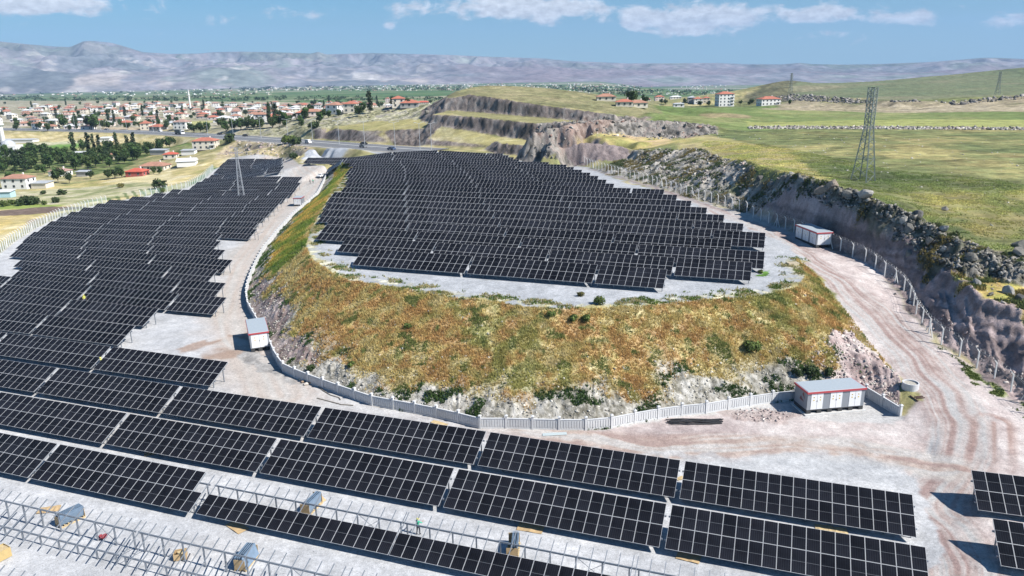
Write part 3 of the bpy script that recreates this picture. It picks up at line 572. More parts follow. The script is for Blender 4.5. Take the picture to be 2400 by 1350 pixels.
sgw2 = sg2+(fbm(X, Y, 8, 2, 303)-.5)*3.5; tl2 = st(vnoise(sgw2*1.2, s2*.06, 19)*.5+vnoise(sgw2*3.3, s2*.09, 20)*.25+n1*.25, 2.6)
fade2 = sstep(4.6, 2.6, d2+n2*1.8)*np.clip(sstep(-8, 8, X)*.85+.25, 0, 1)
put(np.clip(low+rdp, 0, 1)*fade2, ramp(tl2, (.33, .25, .225), (.41, .34, .30), (.43, .41, .395), (.46, .43, .40)))
sp3 = [HIT(*p) for p in [(2330, 990), (2330, 1080), (2290, 1150), (2260, 1200)]]
d4, s4, g4 = polydist(X, Y, sp3); put(rdp*sstep(2.6, 1.4, d4)*st(vnoise(d4*g4*2, s4*.06, 33), 2.5)*.8, C3(.31, .21, .18))
put(zone([(1360, 1060), (1700, 1060), (2050, 1075), (2120, 1120), (2130, 1160), (1900, 1110), (1600, 1080)], 2)*.7, ramp(st(n1), (.35, .36, .375), (.44, .45, .46)))
put(zone([(1700, 960), (1800, 955), (1865, 968), (1830, 990), (1730, 985)], 1)*.7, C3(.34, .27, .25), 0, .35, .3)
put(zone([(2310, 880), (2350, 905), (2400, 945), (2540, 1040), (2540, 1100), (2400, 960), (2330, 915), (2250, 850)], 2)*sstep(.42, .6, n1), C3(.22, .26, .09), .8)
put(zone([(1780, 632), (1800, 630), (1805, 642), (1780, 642)], 0), C3(.10, .2, .04), 1.)
put(zone([(1850, 612), (1880, 620), (1930, 660), (1900, 668), (1868, 640)], 1), ramp(st(n1), (.26, .25, .08), (.36, .30, .12)), .9)
# large scale roughness and fine speckle
n6 = fbm(X, Y*1.6, 3.2, 4, 321, .62); n7 = fbm(X, Y*2.5, 14, 4, 322, .6)
Cc = Cc*(1+veg[..., None]*((n6-.5)*1.5+(n7-.5)*.9)[..., None]*(1-np.clip(weed, 0, 1)*.5)[..., None])
Cc = Cc*(1+(n4-.5)[..., None]*(.25+.45*rock[..., None]))*(1+(n1-.5)[..., None]*.25)
# ------------------------------------------------------------------ displacement and ground mesh
rid = lambda n: 1-np.abs(2*n-1)
dz = amp*((fbm(X, Y, 2.2, 4, 101)-.5)*1.4+(fbm(X, Y, .7, 2, 102)-.5)*.45)
dz += rock*((rid(fbm(X, Y, 3.2, 4, 103))-.7)*1.5+(rid(fbm(X, Y, 1.1, 3, 104))-.7)*.7)
rk_ = rock*(1-.6*ct*(1-ctop)); dx = rk_*(fbm(X, Y, 2.0, 4, 105, .6)-.5)*1.7; dy = rk_*(fbm(X, Y, 2.0, 4, 106, .6)-.5)*1.9
# erosion rills down the lower right face
zst = sstep(.35, .65, vnoise(Z*1.6+fbm(X, Y, 6, 2, 330)*3, Y*.06, 331)); Cc = Cc*(1-(ct*(zst-.5)*.5)[..., None]); dx += ct*(vnoise(Z*2.6, Y*.5, 332)-.5)*.35
ril = ct*(1-ctop)*sstep(.35, .7, slope); er = vnoise((X*.8-Y*.25)*1.5+fbm(X, Y, 3, 2, 7)*1.2, (X*.25+Y*.8)*.18, 107); dz += ril*(rid(er)-.5)*.7
er2 = vnoise(X*1.1+fbm(X, Y, 3, 2, 7)*1.5, Y*.2, 109); dz += emb*(1-weed)*(rid(er2)-.5)*.35
far_h = sstep(500, 1500, RG)*(fbm(X, Y, 400, 3, 111)-.5)*4*(RG < 6200); dz += far_h*0
dz = dz*sstep(26, 40, RG)
# keep the ground level where walls, roads and foundations stand
dwall = polydist(X, Y, WALL)[0]; keep = 1-sstep(1.2, 3., dwall); dz = dz*(1-keep); dx = dx*(1-keep); dy = dy*(1-keep)
hwd, hws, hwg = polydist(X, Y, HW_W, 60); kh = 1-sstep(15, 22, hwd); dz = dz*(1-kh); dx = dx*(1-kh); dy = dy*(1-kh)
ZF = Z+dz
def gridmesh(X, Y, Zz, name):
    nr, na = X.shape; v = np.stack([X, Y, Zz], -1).reshape(-1, 3)
    me = bpy.data.meshes.new(name); idx = np.arange(nr*na).reshape(nr, na)
    q = np.stack([idx[:-1, :-1], idx[1:, :-1], idx[1:, 1:], idx[:-1, 1:]], -1).reshape(-1, 4)[:, ::-1]
    me.vertices.add(len(v)); me.vertices.foreach_set('co', v.ravel().astype(np.float32))
    me.loops.add(q.size); me.loops.foreach_set('vertex_index', q.ravel().astype(np.int32))
    me.polygons.add(len(q)); me.polygons.foreach_set('loop_start', np.arange(0, q.size, 4, dtype=np.int32)); me.polygons.foreach_set('loop_total', np.full(len(q), 4, np.int32))
    me.update(calc_edges=True); return me
def setattr_(me, name, typ, arr):
    a = me.attributes.new(name, typ, 'POINT'); a.data.foreach_set('color' if typ == 'FLOAT_COLOR' else 'value', arr.ravel().astype(np.float32))
gme = gridmesh(X+dx, Y+dy, ZF, 'ground')
setattr_(gme, 'Col', 'FLOAT_COLOR', np.concatenate([np.clip(Cc, 0, 1), np.ones_like(Z)[..., None]], -1)); setattr_(gme, 'veg', 'FLOAT', veg); setattr_(gme, 'rocky', 'FLOAT', rock)
gm = bpy.data.materials.new('ground'); gm.use_nodes = True; n = gm.node_tree; b = n.nodes['Principled BSDF']; b.inputs['Roughness'].default_value = .95; b.inputs['Specular IOR Level'].default_value = .15
t = N(n, 'ShaderNodeTexCoord'); ac = N(n, 'ShaderNodeAttribute', attribute_name='Col'); av = N(n, 'ShaderNodeAttribute', attribute_name='veg'); ar = N(n, 'ShaderNodeAttribute', attribute_name='rocky')
f1 = N(n, 'ShaderNodeTexNoise', i={'Scale': 2.6, 'Detail': 7, 'Roughness': .72}); L(n, t.outputs['Object'], f1.inputs['Vector'])
f2 = N(n, 'ShaderNodeTexNoise', i={'Scale': .28, 'Detail': 6, 'Roughness': .75}); L(n, t.outputs['Object'], f2.inputs['Vector'])
m1 = N(n, 'ShaderNodeMapRange', i={1: .32, 2: .68, 3: .84, 4: 1.26}); L(n, f1.outputs[0], m1.inputs[0])
m2 = N(n, 'ShaderNodeMapRange', i={1: .32, 2: .68, 3: -.34, 4: .34}); L(n, f2.outputs[0], m2.inputs[0])
m3 = N(n, 'ShaderNodeMath', operation='MULTIPLY_ADD', i={2: 1.}); L(n, m2.outputs[0], m3.inputs[0]); L(n, av.outputs['Fac'], m3.inputs[1])
f3 = N(n, 'ShaderNodeTexNoise', i={'Scale': 9., 'Detail': 4, 'Roughness': .8}); L(n, t.outputs['Object'], f3.inputs['Vector'])
m5 = N(n, 'ShaderNodeMapRange', i={1: .34, 2: .66, 3: .74, 4: 1.22}); L(n, f3.outputs[0], m5.inputs[0])
vo = N(n, 'ShaderNodeTexVoronoi', i={'Scale': 2.2}); L(n, t.outputs['Object'], vo.inputs['Vector'])
m6 = N(n, 'ShaderNodeMapRange', i={1: .06, 2: .16, 3: .62, 4: 1.}); L(n, vo.outputs['Distance'], m6.inputs[0])
m7 = N(n, 'ShaderNodeMath', operation='MULTIPLY'); L(n, m5.outputs[0], m7.inputs[0]); L(n, m6.outputs[0], m7.inputs[1])
m8 = N(n, 'ShaderNodeMath', operation='MULTIPLY'); L(n, m7.outputs[0], m8.inputs[0]); L(n, m1.outputs[0], m8.inputs[1])
m4 = N(n, 'ShaderNodeMath', operation='MULTIPLY'); L(n, m8.outputs[0], m4.inputs[0]); L(n, m3.outputs[0], m4.inputs[1])
vm = N(n, 'ShaderNodeVectorMath', operation='SCALE'); L(n, ac.outputs['Color'], vm.inputs[0]); L(n, m4.outputs[0], vm.inputs['Scale']); L(n, vm.outputs[0], b.inputs['Base Color'])
bs = N(n, 'ShaderNodeMath', operation='MULTIPLY_ADD', i={1: .35, 2: .05}); L(n, ar.outputs['Fac'], bs.inputs[0])
b2 = N(n, 'ShaderNodeMath', operation='MULTIPLY_ADD', i={1: .12}); L(n, av.outputs['Fac'], b2.inputs[0]); L(n, bs.outputs[0], b2.inputs[2])
bu = N(n, 'ShaderNodeBump', i={'Strength': 1.}); L(n, f1.outputs[0], bu.inputs['Height']); L(n, b2.outputs[0], bu.inputs['Distance']); L(n, bu.outputs[0], b.inputs['Normal'])
gme.materials.append(gm); go = link('ground', gme); tag(go, kind='structure')
gme.polygons.foreach_set('use_smooth', np.ones(len(gme.polygons), bool))
# ------------------------------------------------------------------ distant hills
SKYL = [(-900, 110), (-500, 104), (-200, 100), (0, 99), (60, 105), (130, 111), (165, 112), (195, 98.5), (215, 97.5), (262, 102), (300, 113), (335, 124), (400, 128), (470, 127), (500, 124), (560, 122.5), (650, 124), (730, 127), (745, 123), (765, 129), (870, 126), (960, 128), (1060, 130.5), (1130, 134), (1200, 136), (1280, 139), (1340, 145), (1400, 147), (1470, 150), (1520, 150), (1600, 149.5), (1680, 149), (1750, 152), (1830, 152.5), (1875, 149), (1905, 152), (1980, 153), (2050, 152), (2180, 147), (2310, 137), (2350, 138), (2400, 140), (2700, 146), (3300, 140)]
HA = 900; HN = 230
haz = np.radians(np.linspace(-56, 56, HA)); sk_a = []; sk_t = []
for px, py in SKYL:
    r = ray(px, py); sk_a.append(math.atan2(r[0], r[1])); sk_t.append(r[2]/math.hypot(r[0], r[1]))
tanE = np.interp(haz, sk_a, sk_t)+.0008
RC = 9600.
hr = np.concatenate([np.linspace(5600, RC, HN-40), np.linspace(RC+60, 12500, 40)])
HAg, HRg = np.meshgrid(haz, hr); HX = HRg*np.sin(HAg); HY = HRg*np.cos(HAg)
base = np.interp(haz, np.radians([-56, -30, 0, 20, 56]), [-62, -66, -78, -100, -110])[None, :]
crest = (CZ+tanE*RC)[None, :]
u = (HRg-6200)/(RC-6200)
prof = np.where(u < 0, 0, np.where(u < 1, .12*sstep(0, .25, u)+.88*np.clip(u, 0, 1)**1.25, 1-(u-1)*.5))
wrp = fbm(HX, HY, 1500, 3, 201)-.5
gul = rid(fbm(HX+wrp*900, HY, 900, 5, 202, .55)); gul2 = rid(fbm(HX, HY, 320, 4, 203))
env = np.clip(u, 0, 1)*(1-sstep(.86, 1., u))
left = sstep(.06, -.2, HAg)
HZ = base+(crest-base)*prof
gul3 = rid(fbm(HX, HY, 150, 3, 204)); HZ += ((crest-base)*env*((gul-.75)*1.15+(gul2-.7)*.45+(gul3-.7)*.12))
frontb = np.exp(-((HRg-6900)/420)**2)*(fbm(HX, HY, 1300, 3, 205)-.38)*190*left; HZ += np.maximum(frontb, 0)
lim = CZ+HRg*(tanE[None, :]-.0006); HZ = np.where(HRg < RC, np.minimum(HZ, lim), HZ); HZ = np.where(u < .0, base-6, HZ)
hme = gridmesh(HX, HY, HZ, 'hills')
hn1 = fbm(HX, HY, 700, 5, 211); hn2 = fbm(HX, HY*.5, 180, 4, 212)
hc = ramp(st(hn1*.6+hn2*.4, 2.8), (.15, .165, .17), (.205, .21, .225), (.265, .245, .26), (.205, .23, .21))
hc = mixc(hc, C3(.44, .42, .39), sstep(.56, .64, hn2*.45+fbm(HX, HY, 420, 3, 213)*.3+fbm(HX, HY*.4, 70, 3, 218)*.25)*left*sstep(.95, .5, u)*.8)
hc = hc*(1+(fbm(HX, HY*.5, 90, 4, 219)-.5)[..., None]*.8)
hc = mixc(hc, C3(.22, .175, .19), (1-left)*sstep(.45, .6, fbm(HX, HY, 1100, 3, 214))*sstep(.8, .3, u)*.8)
hc = mixc(hc, C3(.10, .14, .07), sstep(.5, .62, fbm(HX, HY, 800, 3, 216))*sstep(.4, .9, u)*.6)
hc = mixc(hc, C3(.46, .40, .36), np.exp(-((u-.12)/.06)**2)*sstep(.5, .62, fbm(HX, HY*.5, 260, 4, 215))*sstep(.1, -.05, HAg)*.8)
setattr_(hme, 'Col', 'FLOAT_COLOR', np.concatenate([np.clip(hc, 0, 1), np.ones_like(HZ)[..., None]], -1)); hme.polygons.foreach_set('use_smooth', np.ones(len(hme.polygons), bool))
hm = bpy.data.materials.new('hills'); hm.use_nodes = True; n = hm.node_tree; b = n.nodes['Principled BSDF']; b.inputs['Roughness'].default_value = 1; b.inputs['Specular IOR Level'].default_value = .05
ac = N(n, 'ShaderNodeAttribute', attribute_name='Col'); t = N(n, 'ShaderNodeTexCoord'); f1 = N(n, 'ShaderNodeTexNoise', i={'Scale': .012, 'Detail': 6, 'Roughness': .7}); L(n, t.outputs['Object'], f1.inputs['Vector'])
m1 = N(n, 'ShaderNodeMapRange', i={1: .32, 2: .68, 3: .65, 4: 1.35}); L(n, f1.outputs[0], m1.inputs[0]); vm = N(n, 'ShaderNodeVectorMath', operation='SCALE'); L(n, ac.outputs['Color'], vm.inputs[0]); L(n, m1.outputs[0], vm.inputs['Scale']); L(n, vm.outputs[0], b.inputs['Base Color'])
hme.materials.append(hm); tag(link('hills', hme), kind='structure')
# ------------------------------------------------------------------ haze
hz = MB(); hz.box((0, 6150, 300), (27000, 14500, 900)); ho = hz.build('haze', bpy.data.materials.new('haze')); tag(ho, kind='stuff')
hzm = bpy.data.materials['haze']; hzm.use_nodes = True; n = hzm.node_tree; n.nodes.clear(); pv = N(n, 'ShaderNodeVolumePrincipled', i={'Density': HAZE_D, 'Anisotropy': .0}); pv.inputs['Color'].default_value = (.42, .64, 1., 1)
out = N(n, 'ShaderNodeOutputMaterial'); L(n, pv.outputs[0], out.inputs['Volume'])
# ------------------------------------------------------------------ solar tables
glass = bpy.data.materials.new('solar_glass'); glass.use_nodes = True; n = glass.node_tree; b = n.nodes['Principled BSDF']
b.inputs['Roughness'].default_value = .25; b.inputs['Specular IOR Level'].default_value = .10
t = N(n, 'ShaderNodeTexCoord'); sp_ = N(n, 'ShaderNodeSeparateXYZ'); L(n, t.outputs['UV'], sp_.inputs[0])
fr = N(n, 'ShaderNodeMath', operation='FRACT'); L(n, sp_.outputs[0], fr.inputs[0]); gt = N(n, 'ShaderNodeMath', operation='GREATER_THAN', i={1: .93}); L(n, fr.outputs[0], gt.inputs[0])
oi = N(n, 'ShaderNodeObjectInfo'); ml = N(n, 'ShaderNodeMapRange', i={3: .75, 4: 1.3}); L(n, oi.outputs['Random'], ml.inputs[0])
gmx = N(n, 'ShaderNodeMix', data_type='RGBA'); gmx.inputs[6].default_value = (.008, .0085, .0115, 1); gmx.inputs[7].default_value = (.028, .030, .036, 1); L(n, gt.outputs[0], gmx.inputs[0])
gv = N(n, 'ShaderNodeVectorMath', operation='SCALE'); L(n, gmx.outputs[2], gv.inputs[0]); gno = N(n, 'ShaderNodeTexNoise', i={'Scale': .35, 'Detail': 4, 'Roughness': .6}); L(n, t.outputs['Object'], gno.inputs['Vector']); gmr = N(n, 'ShaderNodeMapRange', i={1: .3, 2: .7, 3: .6, 4: 1.7}); L(n, gno.outputs[0], gmr.inputs[0]); gmm = N(n, 'ShaderNodeMath', operation='MULTIPLY'); L(n, ml.outputs[0], gmm.inputs[0]); L(n, gmr.outputs[0], gmm.inputs[1]); L(n, gmm.outputs[0], gv.inputs['Scale']); L(n, gv.outputs[0], b.inputs['Base Color'])
alu = mat('aluminium_frame', (.50, .51, .53), .5, .1)
steel = mat('galvanised_steel', (.30, .33, .37), .5, .55, var=.15, vscale=3)
TILT = rad(25.6); MW, ML_, GP = 1.114, 2.19, .019; CP_ = MW+GP; SL = 2*ML_+GP; ct_, st_ = math.cos(TILT), math.sin(TILT); ZB = .7
def module_geo(mb, x0, v0):
    """one framed module: lower-left corner at x0 along the row and v0 up the slope"""
    T = .035; B = .021
    def P(x, v, h): return (x, -SL/2*ct_+v*ct_-h*st_, ZB+v*st_+h*ct_)
    x1, v1, vm = x0+MW, v0+ML_, v0+ML_/2
    o = [(x0, v0), (x1, v0), (x1, v1), (x0, v1)]; i = [(x0+B, v0+B), (x1-B, v0+B), (x1-B, v1-B), (x0+B, v1-B)]
    mb.add([P(*p, T) for p in o]+[P(*p, T) for p in i]+[P(*p, 0) for p in o], [(0, 1, 5, 4), (1, 2, 6, 5), (2, 3, 7, 6), (3, 0, 4, 7), (8, 9, 1, 0), (9, 10, 2, 1), (10, 11, 3, 2), (11, 8, 0, 3), (11, 10, 9, 8)], 1)
    for a, c in ((v0+B, vm-.011), (vm+.011, v1-B)):
        mb.add([P(x0+B, a, T-.004), P(x1-B, a, T-.004), P(x1-B, c, T-.004), P(x0+B, c, T-.004)], [(0, 1, 2, 3)], 0)
    mb.add([P(x0+B, vm-.011, T-.004), P(x1-B, vm-.011, T-.004), P(x1-B, vm+.011, T-.004), P(x0+B, vm+.011, T-.004)], [(0, 1, 2, 3)], 2)
ribbon = mat('cell_ribbon', (.16, .17, .19), .4)
def uvmods(me):
    uv = me.uv_layers.new(name='UVMap'); co = np.zeros(len(me.vertices)*3); me.vertices.foreach_get('co', co); co = co.reshape(-1, 3)
    li = np.zeros(len(me.loops), int); me.loops.foreach_get('vertex_index', li); xx = co[li, 0]
    uv.data.foreach_set('uv', np.stack([((xx % CP_)-.021)/(MW-.042)*6, co[li, 1]], -1).ravel())
def array_mesh(cols, rows=2, skip=()):
    mb = MB()
    for c in range(cols):
        for r in range(rows):
            if (c, r) not in skip: module_geo(mb, c*CP_, r*(ML_+GP))
    me = mb.mesh('panel_array', [glass, alu, ribbon]); uvmods(me); return me
AR = {}
def arr(c, r=2, skip=()):
    k = (c, r, skip)
    if k not in AR: AR[k] = array_mesh(c, r, skip)
    return AR[k]
mb_ = MB(); module_geo(mb_, 0, 0); MOD = mb_.mesh('solar_panel', [glass, alu, ribbon]); uvmods(MOD)
VF, VR = 1.05, 3.35      # distance up the slope of the front and rear rail
def rail_pt(v, dz=0): return (-SL/2*ct_+v*ct_, ZB+v*st_+dz)
def rack_parts(cols):
    Lx = cols*CP_-GP; out = []
    for v in (VF, VR):
        y, z = rail_pt(v, -.19); mb = MB(); mb.box((Lx/2, y, z), (Lx+.3, .09, .15)); out.append(('rail', mb))
    npost = max(2, round(Lx/2.27)+1)
    for k in range(npost):
        x = .25+(Lx-.5)*k/(npost-1)
        for v in (VF, VR):
            y, z = rail_pt(v, -.25); mb = MB(); mb.box((x, y, z/2-.3), (.10, .12, z+.6)); out.append(('post', mb))
    for k in range(cols+1):
        x = min(max(k*CP_-GP/2, .04), Lx-.04)
        y0, z0 = rail_pt(.05, -.07); y1, z1 = rail_pt(SL-.05, -.07); mb = MB(); mb.bar((x, y0, z0), (x, y1, z1), .055, .085); out.append(('rafter', mb))
    return out
RK = {}
def rack_mesh(cols):
    if cols not in RK:
        mb = MB()
        for nm, q in rack_parts(cols):
            mb.add(q.v, q.f)
        RK[cols] = mb.mesh('rack', steel)
    return RK[cols]
RKP = {}
def rack_part_meshes(cols, brace=True):
    if cols not in RKP:
        RKP[cols] = [(nm, q.mesh(nm, steel)) for nm, q in rack_parts(cols)]
        y, z = rail_pt(VR, -.3); mb = MB(); Lx = cols*CP_
        x0 = Lx*.78; mb.bar((x0, y, .25), (x0+2.2, y, z), .03); mb.bar((x0, y, z), (x0+2.2, y, .25), .03)
        RKP[cols].append(('cross_brace', mb.mesh('cross_brace', steel)))
        y2, z2 = rail_pt(VF, -.3)
        for xx in (.25, Lx-.3): mb = MB(); mb.bar((xx, y, .35), (xx, y2, z2), .035); RKP[cols].append(('tie_brace', mb.mesh('tie_brace', steel)))
    return RKP[cols]
def projx(e, n_, z_):
    p = en(e, n_); q = np.array([p[0], p[1], z_-CZ]); d = q@cF; return 1200+F*(q@cR)/d, 675+F*(q@cDN)/d
def gz(e, n_): p = en(e, n_); return ht(p[0], p[1])
ORD = ['first', 'second', 'third', 'fourth', 'fifth', 'sixth', 'seventh', 'eighth', 'ninth', 'tenth', 'eleventh', 'twelfth', 'thirteenth', 'fourteenth', 'fifteenth', 'sixteenth', 'seventeenth', 'eighteenth', 'nineteenth', 'twentieth'] + ['twenty-'+a for a in 'first second third fourth fifth sixth seventh eighth ninth'.split()] + ['thirtieth']+['thirty-'+a for a in 'first second third fourth fifth'.split()]
ntab = 0
def table(e0, n_top, cols, detail, label, group, rows=2, skip=()):
    """a table whose left end is at e0 and upper edge at n_top in row coordinates"""
    global ntab; ntab += 1
    nc = n_top-SL/2*ct_; p = en(e0+cols*CP_/2, nc); g = ht(p[0], p[1]); q = en(e0, nc)
    z1, z2 = ht(*en(e0+1, nc)), ht(*en(e0+cols*CP_-1, nc)); tl_ = math.atan2(z2-z1, cols*CP_-2)
    ro = empty('solar_table', (q[0], q[1], (z1+z2)/2-math.tan(tl_)*cols*CP_/2), 0, label, 'solar table', group); ro.rotation_euler = Euler((0, -tl_, 0), 'XYZ'); ro.rotation_euler = (Matrix.Rotation(-TH, 3, 'Z')@Matrix.Rotation(-tl_, 3, 'Y')).to_euler()
    if detail:
        for c in range(cols):
            for r in range(rows):
                if (c, r) in skip: continue
                link('solar_panel', MOD, ro, (c*CP_, r*(ML_+GP)*ct_, r*(ML_+GP)*st_))
        for nm, me in rack_part_meshes(cols): link(nm, me, ro)
    else:
        link('panel_array', arr(cols, rows, skip), ro); link('rack', rack_mesh(cols), ro)
    return ro
TP = 20.88; L18 = 18*CP_-GP
def solve_e(n_, z_off, fx, lo, hi):
    f = lambda e: (lambda q: q[0]-fx(q[1]))(projx(e, n_, gz(e, n_)+z_off))
    for _ in range(34):
        m_ = (lo+hi)/2
        if f(m_) > 0: hi = m_
        else: lo = m_
    return (lo+hi)/2
ROWTXT = []
def firstcols(er, eg):
    d = er-eg; m_ = math.floor((d-2.5)/TP); return max(2, min(18, round((d-m_*TP)/CP_)))
def fill(er, n_, el_, first, detail, rowname, group, cut=True):
    """tables from the right end er leftwards until el_"""
    e = er; k = 0; out = []
    c = first
    while True:
        Lc = c*CP_-GP
        if e-Lc < el_-1.5:
            rem = int((e-el_+.6)/CP_)
            if rem < 4 or not cut: break
            c = min(rem, 18); Lc = c*CP_-GP
        if projx(e, n_, 2)[0] < -30: break
        out.append((e-Lc, c)); e -= Lc+.5; c = 18; k += 1
        if c != 18 and k > 0: break
        if e < el_+4: break
    for i, (e0, c) in enumerate(out):
        det = detail
        table(e0, n_, c, det, f'{ORD[i]} {"short " if c < 14 else ""}solar table from the right, {rowname}', group)
    return out
G1 = 'solar tables in the near rows'; G2 = 'solar tables of the lower left field'; G3 = 'solar tables of the upper middle field'
fill(14.1, 68.8, -130, 18, True, 'row nearest below the white concrete wall', G1)
fill(13.9, 60.5, -130, 18, True, 'second row below the white concrete wall', G1)
table(-51.15-17*CP_-.0, 52.3, 18, True, 'last complete solar table before the unfinished frames, its top corner panel missing', G1, skip=((17, 1),))
fill(-51.15-17*CP_-.42, 52.3, -130, 18, True, 'row left of the unfinished frames', G1)
lname = lambda k: f'{ORD[k]} row of the left field from the front'
def lfield(m_): return 68.9+8.5*m_
lpoly = [(255, 466.), (290, 463), (345, 455), (400, 445), (425, 439), (450, 432), (470, 423), (495, 409), (515, 394), (528, 379), (538, 369), (539, 350)]
lE = {5: -149, 6: -158, 7: -171, 8: -181, 9: -188, 10: -196, 11: -202, 12: -208.5, 13: -214, 14: -219.5, 15: -224}
rE = {1: -69.0, 2: -93.8, 3: -97.2}
rX = {4: 532, 5: 530, 6: 511, 7: 545.6, 8: 528.5, 9: 518, 10: 521}
fst = {1: 18, 2: 18, 3: 18, 4: 9, 5: 9, 6: 9, 7: 18, 8: 18, 9: 9, 10: 9, 11: 9, 12: 9}
rp = [(700, 352.), (668, 372), (668, 391), (714, 394), (704, 435), (660, 470), (652, 482), (605.6, 523), (603, 538)]
ry = [p[1] for p in rp]; rx = [p[0] for p in rp]
def rfx(py): return 668 if py < 392 else float(np.interp(py, ry, rx))
ly = [p[1] for p in lpoly][::-1]; lx = [p[0] for p in lpoly][::-1]
lfx = lambda py: float(np.interp(py, ly, lx))
gapx = {2: 117, 3: 178, 4: 422, 5: 427, 6: 403, 7: 371, 8: 368, 9: 361, 10: 367}
cl_ = [(370, 602), (377, 598), (390, 592), (391.9, 590), (392, 673), (410, 663), (427, 657), (438, 650), (445, 637), (453, 620), (461, 596), (487, 575), (495, 558), (507, 543), (532, 522), (548, 512)]
cy_ = [p[0] for p in cl_]; cx_ = [p[1] for p in cl_]
for k in range(1, 34):
    n_ = lfield(k)
    if k in rE: er = rE[k]
    elif k in rX: er = solve_e(n_, 2.6, lambda py: rX[k], -260, -60)
    else:
        er = solve_e(n_, 2.6, rfx, -330, -100)
    el_ = lE[k] if k in lE else (-200 if k < 5 else solve_e(n_, 2.6, lfx, -330, -100))
    if k > 10 and max(projx(er, n_, gz(er, n_)+2.6)[1], projx(el_, n_, gz(el_, n_)+2.6)[1]) < 370.5: break
    if k >= 2:
        gf = (lambda py: gapx[k]) if k in gapx else (lambda py: float(np.interp(py, cy_, cx_)))
        fc_ = firstcols(er, solve_e(n_, 2.6, gf, -330, -60))
    else: fc_ = 18
    fill(er, n_, el_, fc_, k == 1, lname(k-1), G2)
uX = {0: 1564, 1: 1763, 2: 1792.5, 3: 1715, 4: 1794, 5: 1742.5, 6: 1698, 7: 1657.5, 8: 1621, 9: 1587.5, 10: 1557.5, 11: 1440, 12: 1422, 13: 1403, 14: 1384.5, 15: 1365, 16: 1346, 17: 1329, 18: 1287, 19: 1218, 20: 1205, 21: 1193, 22: 1180, 23: 1129, 24: 1128}
uf = {0: 9, 1: 9, 4: 9, 5: 9, 6: 9, 7: 9, 8: 9, 9: 9, 10: 9}
uE = {0: -65, 1: -73.9, 2: -82.3, 3: -87.3, 4: -92, 5: -96.8, 6: -101, 7: -105.5}
up_ = [(760, 340.), (766, 360.5), (733, 364), (716, 382.), (836, 383), (834, 386), (828, 402), (822, 421), (812, 435), (800, 450), (788, 465)]
uy = [p[1] for p in up_]; ux = [p[0] for p in up_]
ufx = lambda py: float(np.interp(py, uy, ux))
for k in range(0, 26):
    n_ = 110.2+7.75*k
    er = solve_e(n_, 2.6, lambda py: uX.get(k, 1127), -200, 30)
    yl = projx(-138, n_, gz(-138, n_)+2.6)[1]
    if k in uE: el_ = uE[k]
    elif k <= 17: el_ = solve_e(n_, 2.6, lambda py: float(np.interp(py, uy[4:], ux[4:])), -220, -60)
    else: el_ = solve_e(n_, 2.6, ufx, -230, -60)

    if projx(er, n_, gz(er, n_)+2.6)[1] < 353.5: break
    ul_ = [(355, 925), (367, 932), (376, 942), (402, 955), (415, 958), (465, 957.5), (490, 955), (510, 960), (528, 968), (552, 985), (573, 1042), (590, 1112)]
    fc_ = firstcols(er, solve_e(n_, 2.6, lambda py: float(np.interp(py, [p[0] for p in ul_], [p[1] for p in ul_])), -230, 30))
    fill(er, n_, el_, fc_, False, f'{ORD[k]} row of the upper field from the front', G3)
for i, (e0, n_) in enumerate(((19.9, 74.35), (19.75, 65.85))):
    table(e0, n_, 12, True, ['upper of the two solar tables right of the junction, at the picture edge', 'lower of the two solar tables right of the junction, at the picture edge'][i], 'solar tables right of the junction')
# racks still being filled, and bare racks
for i, e0 in enumerate((-49.25, -28.75, -8.1)):
    table(e0, 52.35, 18, True, ['half-filled solar table with only its lower panels, beside the last full table', 'half-filled solar table with only its lower panels, second from the left', 'half-filled solar table with only its lower panels, cut by the bottom edge'][i], 'half-filled solar tables', rows=1)
def bare(e0, n_top, label, missing=()):
    nc = n_top-SL/2*ct_; q = en(e0, nc); ro = empty('panel_rack', (q[0], q[1], 0), -TH, label, 'steel rack', 'bare steel racks')
    for i, (nm, me) in enumerate(rack_part_meshes(18)): link(nm, me, ro)
    return ro
for e0, lb in ((-92.2, 'bare steel rack cut by the left picture edge, behind the others'), (-71.3, 'bare steel rack around the tilted pallet of panels'), (-50.4, 'bare steel rack around the wooden crate of clamps'), (-29.5, 'bare steel rack running out of the bottom edge')):
    bare(e0, 43.9, lb)
bare(-63.5, 35.4, 'bare steel rack in the bottom left corner of the picture')
print('tables', ntab)
